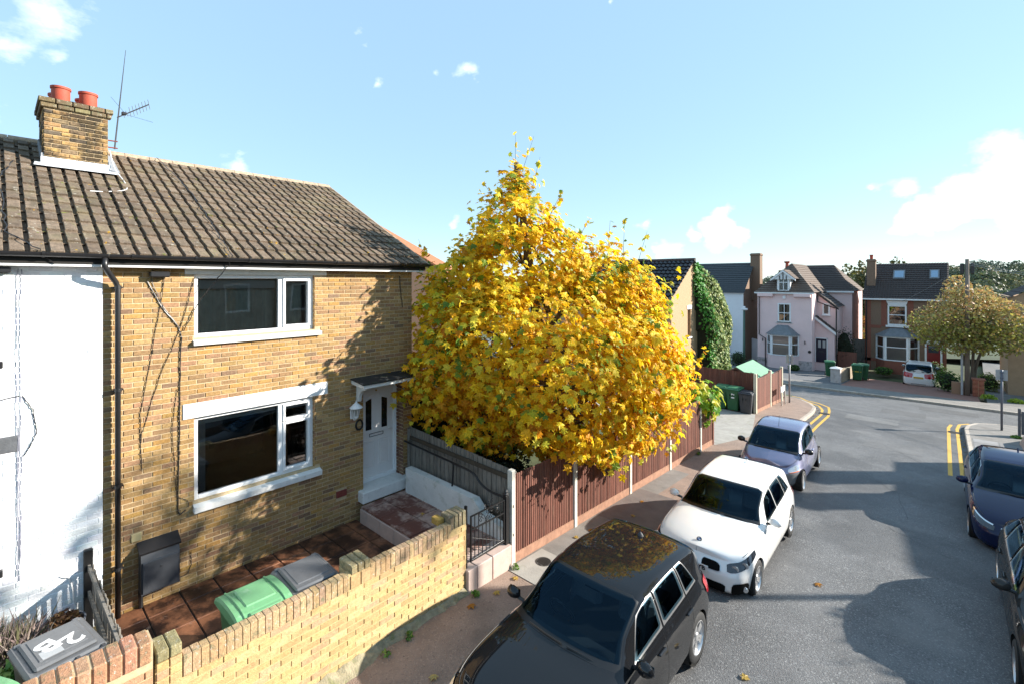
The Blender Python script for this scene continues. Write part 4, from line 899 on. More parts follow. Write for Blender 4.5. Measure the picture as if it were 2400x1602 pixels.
# ================================================================ the big yellow tree
strip('garden_lawn', M_ground, rng(6.45, 16.0, .8), const(-45), const(-5.8), -.02, parent=None)
strip('garden_lawn', M_ground, rng(16.0, 22.0, .8), const(-45), const(-11.9), -.03, parent=None)
strip('garden_lawn', M_ground, rng(22.0, 28.6, .6), const(-45), const(-5.9), -.03, parent=None)
RT = Vector((.739,.674,0)); FW = Vector((-.674,.739,0)); C0 = Vector((-7.15,9.3,0))
def TP(a, d, z): return C0+RT*a+FW*d+Vector((0,0,z))
LOBES = [(-.89,-.2,6.85,.40,.75),(-.85,-.2,6.15,1.0,1.0),(-.7,0,5.3,1.7,1.05),(-1.95,-.2,4.75,1.05,.95),(1.25,0,4.95,.95,.85),(1.75,.2,4.05,1.15,1.1),(-.15,0,3.3,2.75,2.05),
         (-2.6,-.75,2.75,1.0,1.0),(2.05,-.3,2.55,1.2,1.1),(.7,-1.0,1.75,1.5,.9),(-1.3,-.9,1.9,1.25,.8),(2.1,-.6,1.7,.8,.6),(.2,-1.5,2.7,1.8,1.4),(1.4,-1.1,3.0,1.45,1.3),(-1.45,-1.1,3.4,1.45,1.4),(-2.55,-.5,4.0,.85,.9)]
LOB = [(TP(a,d,z), r_, rz_) for a, d, z, r_, rz_ in LOBES]
def maple(b, p, u, v, n, s, col):
    """five-lobed leaf: stalk at p, u towards the tip, v across, n normal"""
    o = [(0,-.42,0),(.2,-.34,.02),(.5,-.28,-.08),(.33,-.02,.03),(.52,.22,-.10),(.2,.2,.03),(0,.58,-.12),(-.2,.2,.03),(-.52,.22,-.10),(-.33,-.02,.03),(-.5,-.28,-.08),(-.2,-.34,.02)]
    V = [p]+[p+v*(x*s)+u*(y*s)+n*(z*s) for x, y, z in o]
    b.add(V, [(0,i,i%12+1) for i in range(1, 13)], col)
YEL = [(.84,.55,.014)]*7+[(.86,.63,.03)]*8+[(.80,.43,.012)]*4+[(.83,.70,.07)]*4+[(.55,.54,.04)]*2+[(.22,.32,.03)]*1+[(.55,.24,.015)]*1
GRN = [(.12,.22,.03),(.2,.3,.03),(.35,.38,.04)]
M_maple = mat('autumn_leaf', (1,1,1), .5, var=.1, scale=25, vc=True, trans=.5, spec=.3)
tree = thing('maple_tree', 'large bushy tree with bright yellow autumn leaves overhanging the brown fence', 'tree', (C0.x, C0.y, pz(C0.y)))
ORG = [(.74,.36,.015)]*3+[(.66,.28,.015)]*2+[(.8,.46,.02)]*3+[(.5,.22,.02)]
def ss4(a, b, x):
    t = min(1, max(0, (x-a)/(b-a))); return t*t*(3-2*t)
wts = [r_*rz_ for _, r_, rz_ in LOB]
leaves = []
clumps = []
def inside(p, k=.62):
    for c, r_, rz_ in LOB:
        q = p-c
        if (q.x/r_)**2+(q.y/r_)**2+(q.z/rz_)**2 < k*k: return True
    return False
while len(clumps) < 2200:
    c, r_, rz_ = R.choices(LOB, wts)[0]
    d = Vector((R.gauss(0,1),R.gauss(0,1),R.gauss(0,1))).normalized(); f = 1-.3*R.random()**1.6+R.uniform(-.03,.10)*(R.random() < .4)
    p = c+Vector((d.x*r_, d.y*r_, d.z*rz_))*f
    if p.z < .75 or (p.x < -8.85 and p.y < 6.75) or inside(p): continue
    if p.x > -4.15 and p.z < 1.6: continue
    clumps.append((p, d))
for p, d in clumps:
    green = R.random() < .07 and p.z > 1.2
    for k in range(R.randint(7, 13)):
        q = p+Vector((R.gauss(0,.15),R.gauss(0,.15),R.gauss(0,.13)))
        n = (d*.7+Vector((.25,.15,.55))+Vector((R.gauss(0,.45),R.gauss(0,.45),R.gauss(0,.45)))).normalized()
        u = (Vector((R.gauss(0,.5),R.gauss(0,.5),-.9))).normalized(); u = (u-n*u.dot(n)).normalized(); v = u.cross(n)
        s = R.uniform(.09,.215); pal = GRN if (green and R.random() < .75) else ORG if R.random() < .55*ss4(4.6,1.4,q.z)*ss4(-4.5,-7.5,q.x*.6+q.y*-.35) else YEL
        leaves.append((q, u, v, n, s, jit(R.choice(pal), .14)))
# stray twigs sticking out of the top with a few leaves
twigs = []
for a, z, dx, dz in ((-.9,7.9,.0,.55),(-.55,7.3,.25,.6),(-1.2,6.9,-.45,.35),(-.2,6.6,.45,.5),(-2.9,5.3,-.35,.6),(-3.0,5.3,-.1,.45),(1.7,5.6,.05,.75),(2.0,5.5,.3,.6),(1.3,5.5,.1,.85),(2.5,4.7,.6,.5),(-.75,7.9,.3,.5),(3.3,3.0,.45,.35),(.5,6.1,.4,.3)):
    p0 = TP(a,-.2,z-.4); p1 = p0+RT*dx+Vector((0,0,dz+.4)); twigs.append((p0, p1))
    for k in range(7):
        q = p0.lerp(p1, R.uniform(.45,1.02))+Vector((R.gauss(0,.05),R.gauss(0,.05),0)); n = Vector((R.gauss(0,.6),R.gauss(0,.6),R.gauss(0,.6))-Vector((0,.6,0)) if False else (R.gauss(0,.6),R.gauss(0,.6)-.4,R.gauss(0,.6))).normalized(); u = Vector((R.gauss(0,.6),R.gauss(0,.6),-.8)).normalized(); u = (u-n*u.dot(n)).normalized()
        leaves.append((q, u, u.cross(n), n, R.uniform(.09,.15), jit(R.choice(YEL+GRN*2), .14)))
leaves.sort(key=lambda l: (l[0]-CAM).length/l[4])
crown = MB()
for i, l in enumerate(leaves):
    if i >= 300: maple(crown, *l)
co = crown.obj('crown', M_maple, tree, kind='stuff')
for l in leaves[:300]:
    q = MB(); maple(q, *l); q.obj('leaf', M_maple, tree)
M_bark = mat('grey_brown_bark', (.13,.10,.075), .9, var=.3, scale=9, stretch=(3,3,.7), bump=.6, bscale=26)
zb = pz(C0.y)-.1
tr = MB(); tr.tube(smoothpts([(C0.x,C0.y,zb),(C0.x+.03,C0.y,1.0),(C0.x-.1,C0.y-.1,2.6),(C0.x-.35,C0.y-.3,4.6),(C0.x-.5,C0.y-.5,6.4),(C0.x-.6,C0.y-.65,7.8)], 4), [.19]*2+[.19-.007*i for i in range(19)], 9)
tr.obj('trunk', M_bark, tree, smooth=True)
for c, r_, rz_ in LOB[1:]:
    a = Vector((C0.x-.05,C0.y-.05,max(.9, c.z-1.2))); m_ = a.lerp(c, .5)+Vector((0,0,.15)); 
    MB().tube(smoothpts([a, m_, c], 5), [.07,.065,.06,.055,.05,.045,.04,.035,.03,.025,.02], 6).obj('limb', M_bark, tree, smooth=True)
    for k in range(9):
        d = Vector((R.gauss(0,1),R.gauss(0,1),R.gauss(.2,1))).normalized(); e = c+Vector((d.x*r_,d.y*r_,d.z*rz_))*.95
        tr2 = MB().tube([c, c.lerp(e,.5)+Vector((0,0,.08)), e], [.018,.011,.004], 5); tr2.obj('branch', M_bark, tree)
for p0, p1 in twigs: MB().tube([p0, p1], [.008,.003], 4).obj('twig', M_bark, tree)
# fallen leaves
fl = [(-5.3,5.9,0),(-5.1,6.9,0),(-5.15,7.0,0),(-5.25,5.4,0),(-5.3,4.9,0),(-4.6,4.4,0),(-5.3,8.2,0),(-5.35,7.75,0),(-4.9,7.4,0),(-1.9,6.55,-.12),(-1.75,6.4,-.12),(-7.6,5.7,.37),(-5.2,10.2,0),(-1.6,9.6,-.12),(-4.7,3.7,0),(-5.0,9.4,0)]
whr = ['pale leaf beside the round inspection cover','curled leaf by the grey strip past the inspection cover','yellow leaf touching its neighbour past the inspection cover','yellow leaf at the foot of the gate step','small leaf by the weed at the gate step','tan leaf on the pavement beside the dark car bonnet','leaf at the foot of the second fence post','orange leaf against the gravel board before the second post','leaf near the kerb beside the dark car roof','orange leaf on the road behind the dark hatchback','yellow leaf on the road next to the dark car rear wheel','pale leaf on the raised tiled path','leaf on the pavement beside the white hatchback','single leaf out on the open road','brown leaf on the pavement near the bottom of the photo','leaf on the dark tarmac patch']
for i, (x, y, dz) in enumerate(fl):
    q = MB(); a = R.uniform(0,6.28); u = Vector((math.cos(a),math.sin(a),.15)); v = Vector((-math.sin(a),math.cos(a),.1)); maple(q, Vector((x,y,pz(y)+dz+.025)), u, v, Vector((0,0,1)), R.uniform(.09,.14), jit(R.choice([(.6,.4,.1),(.55,.25,.04),(.62,.5,.2)]),.1))
    o = q.obj('fallen_leaf', M_maple); lab = 'fallen '+whr[i]
    tag(o, lab, 'leaf', 'fallen leaves')
# dark shrubs in the garden behind the grey fence
def bush(name, label, loc, rx, rz_, n, size, cols, cat='shrub', m=None, core=(.015,.025,.01), parent=None, z0=0):
    t = tag(thing(name, '', '', loc), label, cat)
    x, y, z = loc
    q = MB()
    vs = []; nn = 10
    for i in range(7):
        ph = -PI/2*.6+i*(PI*.8)/6
        for k in range(nn):
            a = 2*PI*k/nn; rr = .74*(1+.12*math.sin(3*a+i)); vs.append((x+rx*rr*math.cos(ph)*math.cos(a), y+rx*rr*math.cos(ph)*math.sin(a), z+rz_*(.5+.5*rr*math.sin(ph)*1.0)+z0))
    q.add(vs, [(i*nn+k, i*nn+(k+1)%nn, (i+1)*nn+(k+1)%nn, (i+1)*nn+k) for i in range(6) for k in range(nn)]+[tuple(6*nn+k for k in range(nn))])
    q.obj('twiggy_core', mat('dark_twigs', (.02,.024,.012), .95, var=.4, scale=12), t)
    q = MB()
    def f():
        d = Vector((R.gauss(0,1),R.gauss(0,1),R.gauss(0,1))).normalized()*(R.uniform(.72,1.06)*(1+.1*math.sin(R.random()*9)))
        return (x+d.x*rx, y+d.y*rx, z+z0+rz_*(.5+.5*d.z))
    leaf_quads(q, n, f, size, cols); q.obj('foliage', m or M_fol, t, kind='stuff')
    MB().tube([(x,y,z-.05),(x,y,z+z0+rz_*.4)], [.06,.03], 7).obj('stem', M_bark, t)
    return t
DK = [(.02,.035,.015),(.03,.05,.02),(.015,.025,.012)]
bush('garden_shrub', 'dark evergreen shrub in shade behind the grey fence, nearest the house', (-9.9,7.7,-.1), .95, 3.0, 2600, .1, DK)
bush('garden_shrub', 'dark evergreen shrub in shade behind the grey fence, under the tree', (-8.2,7.7,-.1), .75, 1.9, 1800, .1, DK)
bush('garden_shrub', 'low dark shrub in the tree shadow behind the corner of the two fences', (-6.9,7.4,-.1), .6, 1.4, 1300, .1, DK)
# fig-like bush with big light green leaves at the end of the brown fence
fg = thing('fig_bush', 'bright green large leaved bush over the far end of the brown fence', 'shrub', (-6.6,15.2,pz(15)))
FG = []
for k in range(170):
    d = Vector((R.gauss(0,1),R.gauss(0,1),R.gauss(0,.8))).normalized(); p = Vector((-5.95,15.5,1.0))+Vector((d.x*.8,d.y*.8,d.z*.8))*R.uniform(.6,1.05); n = (d+Vector((.3,0,.8))+Vector((R.gauss(0,.3),R.gauss(0,.3),R.gauss(0,.3)))).normalized(); u = Vector((R.gauss(0,.4),R.gauss(0,.4),-1)).normalized(); u = (u-n*u.dot(n)).normalized()
    FG.append((p, u, u.cross(n), n, R.uniform(.22,.38), jit(R.choice([(.25,.45,.03),(.45,.5,.03),(.12,.3,.03),(.55,.5,.03)]),.15)))
for l in FG: q = MB(); maple(q, *l); q.obj('leaf', M_maple, fg)
MB().tube([(-6.5,15.2,pz(15)),(-6.3,15.2,.6),(-6.15,15.2,1.1)], [.05,.04,.02], 7).obj('stem', M_bark, fg)
# ================================================================ cars
def pchip(xs, ys):
    n = len(xs); h = [xs[i+1]-xs[i] for i in range(n-1)]; dl = [(ys[i+1]-ys[i])/h[i] for i in range(n-1)]; d = [0]*n
    d[0], d[-1] = dl[0], dl[-1]
    for i in range(1, n-1):
        if dl[i-1]*dl[i] > 0: w1, w2 = 2*h[i]+h[i-1], h[i]+2*h[i-1]; d[i] = (w1+w2)/(w1/dl[i-1]+w2/dl[i])
    def f(x):
        x = min(max(x, xs[0]), xs[-1]); i = 0
        while i < n-2 and x > xs[i+1]: i += 1
        t = (x-xs[i])/h[i]
        return ys[i]*(1+2*t)*(1-t)**2+d[i]*h[i]*t*(1-t)**2+ys[i+1]*t*t*(3-2*t)+d[i+1]*h[i]*t*t*(t-1)
    return f
def ss(a, b, x):
    t = min(1, max(0, (x-a)/(b-a))); return t*t*(3-2*t)
class Car:
    """body = side ring (plan outline x rows) + deck (bonnet, screens, roof) as one smooth surface; x forward, y left, z up"""
    def __init__(s, Lf, Lr, W, top, belt, rows, wheels, wr, nexp=5.2, roofw=.60, bul=.14, cowl=.78, header=0., rhead=-1.5, rbase=-2.0, tumble=.86, fin=.14, rin=.1):
        s.Lf, s.Lr, s.W = Lf, Lr, W; s.top = pchip(*zip(*sorted(top))); s.belt = pchip(*zip(*sorted(belt))); s.rows = rows
        s.wheels = wheels; s.wr = wr; s.n = nexp; s.roofw = roofw; s.bul = bul; s.cowl, s.header, s.rhead, s.rbase = cowl, header, rhead, rbase; s.tumble = tumble
        ts = [r_[0] for r_ in rows]
        s.zf = pchip(ts, [r_[1] for r_ in rows]); s.isd = pchip(ts, [r_[2] for r_ in rows]); s.ifr = pchip(ts, [r_[3] for r_ in rows]); s.irr = pchip(ts, [r_[4] for r_ in rows])
        # arc length table of the plan outline, p=0 front centre .. 1 rear centre
        N_ = 600; ang = [PI*i/N_ for i in range(N_+1)]; P = [s._ell(a, Lf, Lr, W) for a in ang]; acc = [0]
        for i in range(N_): acc.append(acc[-1]+math.hypot(P[i+1][0]-P[i][0], P[i+1][1]-P[i][1]))
        s.tab = [a/acc[-1] for a in acc]; s.ang = ang; s.tot = acc[-1]
    def _ell(s, a, lf, lr, w_):
        c, q = math.cos(a), math.sin(a); k = 2/s.n
        return ((lf if c >= 0 else lr)*math.copysign(abs(c)**k, c), w_*abs(q)**k)
    def angle(s, p):
        lo, hi = 0, len(s.tab)-1
        while hi-lo > 1:
            m_ = (lo+hi)//2
            if s.tab[m_] <= p: lo = m_
            else: hi = m_
        t = (p-s.tab[lo])/max(1e-9, s.tab[hi]-s.tab[lo]); return s.ang[lo]+(s.ang[hi]-s.ang[lo])*t
    def side(s, p, t, off=0.):
        """t 0 (sill) .. 4 (shoulder)"""
        a = s.angle(p)
        x, y = s._ell(a, s.Lf-s.ifr(t), s.Lr-s.irr(t), s.W-s.isd(t))
        z = s.zf(t); zE = s.belt(x)
        if t > 2.: z = s.zf(2.)+(zE-s.zf(2.))*(s.zf(t)-s.zf(2.))/(s.zf(4.)-s.zf(2.))
        v = Vector((x, y, z))
        if off:
            e = 1e-3; n = (s.side(min(1,p+e), t)-s.side(max(0,p-e), t)).cross(s.side(p, min(4,t+.02))-s.side(p, max(0,t-.02)))
            if n.length > 1e-12:
                n.normalize()
                if n.x*x/s.Lf**2*3+n.y*y < 0: n = -n
                v = v+n*off
        return v
    def px(s, x):                       # p on the flank for a given x
        lo, hi = 0., 1.
        for _ in range(40):
            m_ = (lo+hi)/2
            if s._ell(s.angle(m_), s.Lf, s.Lr, s.W)[0] > x: lo = m_
            else: hi = m_
        return lo
    def edge(s, x):                     # shoulder line
        a_f, a_r, w_ = s.Lf-s.ifr(4), s.Lr-s.irr(4), s.W-s.isd(4); l_ = a_f if x >= 0 else a_r
        k = min(1., abs(x)/l_); return w_*max(0, 1-k**s.n)**(1/s.n), s.belt(x)
    def deck(s, x, tau, off=0.):
        """tau 0 shoulder .. 1 centre line"""
        a_f, a_r = s.Lf-s.ifr(4), s.Lr-s.irr(4); x = min(a_f, max(-a_r, x))
        yE, zE = s.edge(x)
        def sect(x_):
            zc = max(s.top(x_), zE+.004); h = zc-zE; g = ss(.06, .26, h)
            return zc, h, g
        zc, h, g = sect(x)
        ys_h = (1, .9, .68, .36, 0); ys_c0 = s.roofw/max(yE, .05)
        ys_c = (1, ys_c0+.05, ys_c0*.93, ys_c0*.55, 0)
        ks = (0, .25, .45, .72, 1)
        zh = (0, .42, .78, .95, 1); zcb = (0, s.tumble, .965, .992, 1)
        fy = pchip(ks, [a*(1-g)+b_*g for a, b_ in zip(ys_h, ys_c)]); y = yE*fy(tau)
        # centre is ahead of the sides on the screens
        sh = s.bul*(1-(y/max(yE,.05))**2)*(ss(s.header-.5, s.cowl, x) if x > s.header-.5 else 0) - s.bul*.7*(1-(y/max(yE,.05))**2)*(ss(s.rhead+.4, s.rbase, x) if x < s.rhead+.4 else 0)
        zc2, h2, g2 = sect(x-sh)
        fz = pchip(ks, [a*(1-g)+b_*g for a, b_ in zip(zh, zcb)]); z = zE+h2*fz(tau)
        v = Vector((x, y, z))
        if off:
            e = .01; du = s.deck(x+e, tau)-s.deck(x-e, tau); dv = s.deck(x, min(1,tau+.02))-s.deck(x, max(0,tau-.02)); n = du.cross(dv)
            if n.length > 1e-12:
                n.normalize()
                if n.z < 0 : n = -n
                v = v+n*off
        return v
    def build(s, name, label, loc, rz, paint, trim=None, lights=None, sx=1., sy=1., sz=1., hubs=5, group='parked cars', pitch=0., rails=False, lower=None, mirror=None, side_glass=None, rear_glass=True, front_glass=True, quarter=True, bhandle=None, chrome=None, no_front=False, glass=None):
        G = glass or MATS['car_glass']
        t = thing(name, label, 'car', loc, rz, group); MW = Matrix.Translation(loc) @ Matrix.Rotation(rz,4,'Z') @ Matrix.Rotation(pitch,4,'Y') @ Matrix.Diagonal((sx,sy,sz,1)); t.matrix_world = MW
        add = lambda nm, b_, m, par=t, sm=True, ang=40: b_.obj(nm, m, par, smooth=sm, ang=ang, world=False)
        wx = s.wheels; wr = s.wr*1.13
        # ---- side ring with wheel arches cut out
        ps = sorted(set([i/150 for i in range(151)]+[s.px(x0+wr*math.cos(a)) for x0 in wx for a in [PI*k/14 for k in range(15)]]+[s.px(x0+sg*wr*.999) for x0 in wx for sg in (-1,1)]))
        ts = [0,.15,.35,.6,.85,1.1,1.4,1.7,2,2.3,2.6,2.85,3,3.15,3.4,3.6,3.8,3.92,4]
        def t0(p):
            x = s._ell(s.angle(p), s.Lf, s.Lr, s.W)[0]; za = 0
            for x0 in wx:
                if abs(x-x0) < wr: za = max(za, s.wr+math.sqrt(wr*wr-(x-x0)**2))
            if za < s.zf(0)+.001 or abs(s._ell(s.angle(p), s.Lf, s.Lr, s.W)[1]) < s.W*.8: return 0
            lo, hi = 0., 3.9
            for _ in range(30):
                m_ = (lo+hi)/2
                if s.side(p, m_).z < za: lo = m_
                else: hi = m_
            return lo
        bd = MB(); bd2 = MB()
        for sg in (1, -1):
            V = []; 
            for p in ps:
                a = t0(p)
                for tt in ts: v = s.side(p, max(a, tt) if tt < 3.9 else tt); V.append((v.x, v.y*sg, v.z))
            m_ = len(ts); F = []
            for i in range(len(ps)-1):
                for j in range(m_-1):
                    f = (i*m_+j, (i+1)*m_+j, (i+1)*m_+j+1, i*m_+j+1); F.append(f if sg > 0 else f[::-1])
            bd.add(V, [f for f in F])
            # inner lip of the arches / sill return
            V = []
            for p in ps:
                a = t0(p); v = s.side(p, a); V += [(v.x, v.y*sg, v.z), (v.x*.985, (v.y-.09)*sg if v.y > .1 else v.y*sg, v.z-.0)]
            bd.add(V, [((2*i+1, 2*i+3, 2*i+2, 2*i) if sg > 0 else (2*i, 2*i+2, 2*i+3, 2*i+1)) for i in range(len(ps)-1)])
        xs = [-(s.Lr-s.irr(4))+((s.Lf-s.ifr(4))+(s.Lr-s.irr(4)))*(.5-.5*math.cos(PI*i/130)) for i in range(131)]
        taus = [0,.04,.08,.12,.16,.2,.235,.26,.29,.33,.38,.43,.5,.6,.7,.8,.9,1]
        xs = sorted(set(xs+[s.header-.1+i*.02 for i in range(int((s.cowl+.3-s.header)/.02))]+[s.rhead+.9-i*.03 for i in range(60)]))
        xs = [x for x in xs if -(s.Lr-s.irr(4)) <= x <= s.Lf-s.ifr(4)]
        taus = sorted(set(taus+[.05,.06,.07,.1,.14,.18,.19,.2,.21,.22,.31,.35,.4]))
        FS = (lambda c: s.cowl-.03+s.bul*(1-(1-c)**2), lambda c: s.header+.02+s.bul*.45*(1-(1-c)**2), lambda a: .235+.105*a)
        RS = (lambda c: s.rhead-.02-s.bul*.3*(1-(1-c)**2), lambda c: s.rbase+.02-s.bul*.4*(1-(1-c)**2), lambda a: .37-.08*a)
        def hole(x, ta):
            for f_, on in ((FS, front_glass), (RS, rear_glass)):
                if not on: continue
                a = .5
                for _ in range(4):
                    t_ = f_[2](min(1,max(0,a))); ac = (ta-t_)/(1-t_)
                    if ac <= 0: break
                    a = (x-f_[0](ac))/(f_[1](ac)-f_[0](ac))
                if ac > .05 and .05 < a < .95: return True
            for (a0, a1, c0, c1) in side_glass:
                c = (ta-.035)/.19
                if .05 < c < .95:
                    f0, f1 = a0+(a1-a0)*c, c0+(c1-c0)*c; a = (x-f0)/(f1-f0)
                    if .06 < a < .94: return True
            return False
        for sg in (1,-1):
            tmp = MB(); tmp.grid(lambda x, u: (lambda v: (v.x, v.y*sg, v.z))(s.deck(x, u)), xs, taus, flip=(sg > 0)); m_ = len(taus)
            keep = [f for k, f in enumerate(tmp.f) if not hole((xs[k//(m_-1)]+xs[k//(m_-1)+1])/2, (taus[k%(m_-1)]+taus[k%(m_-1)+1])/2)]
            bd.add(tmp.v, keep)
        body = bd.obj('body', paint, t, smooth=True, ang=32, world=False)
        q = MB(); q.box(-s.Lr*.84, s.Lf*.84, -s.W*.74, s.W*.74, s.zf(0)-.01, s.zf(0)+.18)
        q.box(-s.Lr*.7, s.cowl*.8, -s.W*.55, s.W*.55, s.zf(0)+.1, s.belt(0)-.16)
        q.obj('underbody', MATS['car_black'], t, world=False)
        # ---- patches
        def patch(fn, u0, u1, v0, v1, off, m, nm, par=body, nu=14, nv=10, rnd=.0, sgs=(1,), skew=None, ang=40, ringw=0):
            os_ = []
            for sg in sgs:
                V = []
                for i in range(nu+1):
                    for j in range(nv+1):
                        a, c = i/nu, j/nv
                        if rnd:                       # rounded corners
                            k = rnd
                            ea = min(a, 1-a); sc = 1. if ea >= k else 1-(1-math.sqrt(max(0,1-(1-ea/k)**2)))*k*1.6
                            c = .5+(c-.5)*sc
                        u = u0(c) if callable(u0) else u0; u_ = u1(c) if callable(u1) else u1
                        uu = u+(u_-u)*a; vv0 = v0(a) if callable(v0) else v0; vv1 = v1(a) if callable(v1) else v1
                        w_ = fn(uu, vv0+(vv1-vv0)*c, off); V.append((w_.x, w_.y*sg, w_.z))
                b_ = MB(); F = [(i*(nv+1)+j, (i+1)*(nv+1)+j, (i+1)*(nv+1)+j+1, i*(nv+1)+j+1) for i in range(nu) for j in range(nv) if not ringw or i < ringw or i >= nu-ringw or j < ringw or j >= nv-ringw]
                b_.add(V, F if sg > 0 else [f[::-1] for f in F]); os_.append(b_.obj(nm, m, par, smooth=True, world=False))
            return os_
        s.patch = patch; s.t = t; s.bodyo = body
        yfrac = lambda x, tau: s.deck(x, tau).y/max(.05, s.edge(x)[0])
        cw = lambda c: s.cowl+s.bul*(1-(1-c)**2)-.02; hd = lambda c: s.header+s.bul*.55*(1-(1-c)**2)
        BKm = MATS['car_black']
        def screen(nm, x0, x1, ta0, ta1, m, off, ringw=0):
            # across the car, one sheet
            V = []; nu, nv = 20, 40
            for i in range(nu+1):
                for j in range(nv+1):
                    c = -1+2*j/nv; ac = 1-abs(c); sg = 1 if c >= 0 else -1
                    a = i/nu; k = .12; e_ = min(a, 1-a); sc = 1 if e_ >= k else 1-(1-math.sqrt(max(0, 1-(1-e_/k)**2)))*.045
                    ta = ta0(a)+(1-ta0(a))*ac; xx = x0(ac)+(x1(ac)-x0(ac))*a
                    v = s.deck(xx, min(1, ta), off); V.append((v.x, v.y*sg*sc, v.z))
            F = [(i*(nv+1)+j, i*(nv+1)+j+1, (i+1)*(nv+1)+j+1, (i+1)*(nv+1)+j) for i in range(nu) for j in range(nv) if not ringw or i < ringw or i >= nu-ringw or j < ringw or j >= nv-ringw]
            b_ = MB(); b_.add(V, F); return b_.obj(nm, m, body, smooth=True, world=False)
        if front_glass:
            screen('screen_surround', lambda c: s.cowl+.05+s.bul*(1-(1-c)**2), lambda c: s.header-.03+s.bul*.45*(1-(1-c)**2), lambda a: .20+.10*a, None, BKm, .004, 3)
            screen('windscreen', lambda c: s.cowl-.03+s.bul*(1-(1-c)**2), lambda c: s.header+.02+s.bul*.45*(1-(1-c)**2), lambda a: .235+.105*a, None, G, .010)
            for yy, ln in ((.15,.55),(-.42,.5)):
                P = [s.deck(s.cowl+.02+s.bul*(1-(abs(y_)/.75)**2), 1-abs(y_)/.8 if abs(y_) < .8 else 0, .02) for y_ in (yy, yy+ln*.5, yy+ln)]
                P = [(p.x, y_, p.z) for p, y_ in zip(P, (yy, yy+ln*.5, yy+ln))]; MB().tube(P, .009, 5).obj('wiper', BKm, body, world=False)
        if rear_glass:
            screen('rear_surround', lambda c: s.rhead+.03-s.bul*.3*(1-(1-c)**2), lambda c: s.rbase-.04-s.bul*.4*(1-(1-c)**2), lambda a: .34-.08*a, None, BKm, .004, 3)
            screen('rear_window', lambda c: s.rhead-.02-s.bul*.3*(1-(1-c)**2), lambda c: s.rbase+.02-s.bul*.4*(1-(1-c)**2), lambda a: .37-.08*a, None, G, .010)
        IN = MATS['car_interior']
        MB().box(-s.Lr*.8, s.cowl+.1, -s.W*.84, s.W*.84, s.zf(0)+.16, s.zf(0)+.22).obj('floor', IN, t, world=False)
        for sg in (1,-1):
            q = MB(); q.box(-s.Lr*.75, s.cowl-.02, min(sg*s.W*.80,sg*s.W*.84), max(sg*s.W*.80,sg*s.W*.84), s.zf(0)+.2, s.belt(0)-.03); q.obj('door_card', IN, t, world=False)
        q = MB(); q.grid(lambda x, u: s.deck(x, u)-Vector((0,0,.03)), rng(s.rhead+.08, s.header-.06, .12), [.3,.4,.5,.7,.85,1]); q.grid(lambda x, u: (lambda v: Vector((v.x,-v.y,v.z-.03)))(s.deck(x, u)), rng(s.rhead+.08, s.header-.06, .12), [.3,.4,.5,.7,.85,1]); q.obj('headliner', MATS['headliner'], t, world=False)
        zb_ = s.belt(s.cowl)
        q = MB(); q.prism([(s.cowl+.12,-s.W*.8,zb_-.02),(s.cowl-.30,-s.W*.8,zb_-.02),(s.cowl-.38,-s.W*.8,zb_-.1),(s.cowl-.34,-s.W*.8,zb_-.4),(s.cowl+.12,-s.W*.8,zb_-.4)], (0,s.W*1.6,0)); q.obj('dashboard', MATS['dash'], t, world=False)
        sw = Matrix.Translation((s.cowl-.5,-.37,zb_-.04)) @ Matrix.Rotation(-.5*PI+.42,4,'Y')
        MB().tube([sw @ Vector((.18*math.cos(a), .18*math.sin(a), 0)) for a in [2*PI*k/20 for k in range(21)]], .016, 6).obj('steering_wheel', MATS['car_black'], t, world=False); MB().box(s.cowl-.52,s.cowl-.45,-.5,-.24,zb_-.06,zb_-.03).obj('wheel_spoke', MATS['car_black'], t, world=False)
        xs_ = s.cowl-1.0
        for sy_ in (-.37,.37):
            Ms = Matrix.Translation((xs_,sy_,s.zf(0)+.25)) @ Matrix.Rotation(-.30,4,'Y')
            so_ = MB().bbox(-.09,.07,-.24,.24,.1,.68,.06,None,Ms).obj('seat', MATS['seat_cloth'], t, world=False, smooth=True, ang=30); MB().bbox(-.07,.04,-.13,.13,.70,.88,.05,None,Ms).obj('headrest', MATS['seat_cloth'], so_, world=False, smooth=True, ang=30)
            MB().bbox(xs_-.05,xs_+.48,sy_-.25,sy_+.25,s.zf(0)+.22,s.zf(0)+.38,.05).obj('cushion', MATS['seat_cloth'], so_, world=False, smooth=True, ang=30)
        Ms = Matrix.Translation((xs_-.95,0,s.zf(0)+.3)) @ Matrix.Rotation(-.3,4,'Y')
        MB().bbox(-.09,.07,-s.W*.72,s.W*.72,.05,.6,.06,None,Ms).obj('rear_seat', MATS['seat_cloth'], t, world=False, smooth=True, ang=30)
        v = s.deck(s.header+.06+s.bul*.4, 1); MB().bbox(v.x-.09,v.x-.05,-.11,.11,v.z-.13,v.z-.06,.015).obj('rear_view_mirror', MATS['car_black'], t, world=False)
        # side windows: (front x at bottom, front x at top, rear x bottom, rear x top)
        fb, lo_, hi_ = s.deck, .035, .225
        for (a0, a1, c0, c1) in side_glass:
            f0 = lambda c, a0=a0, a1=a1: a0+(a1-a0)*c; f1 = lambda c, c0=c0, c1=c1: c0+(c1-c0)*c
            patch(fb, lambda c, f0=f0: f0(c)+.02, lambda c, f1=f1: f1(c)-.02, lo_-.014, hi_+.014, .005, chrome or BKm, 'window_trim', sgs=(1,-1), nu=22, nv=16, ringw=2)
            patch(fb, f0, f1, lo_, hi_, .010, G, 'window', sgs=(1,-1), rnd=.10)
        # panel gaps and handles on the flanks
        gaps = trim or []
        for gx in gaps:
            p = s.px(gx); patch(s.side, p-.0007, p+.0007, .35, 4, .0025, BKm, 'panel_gap', nu=1, nv=16, sgs=(1,-1))
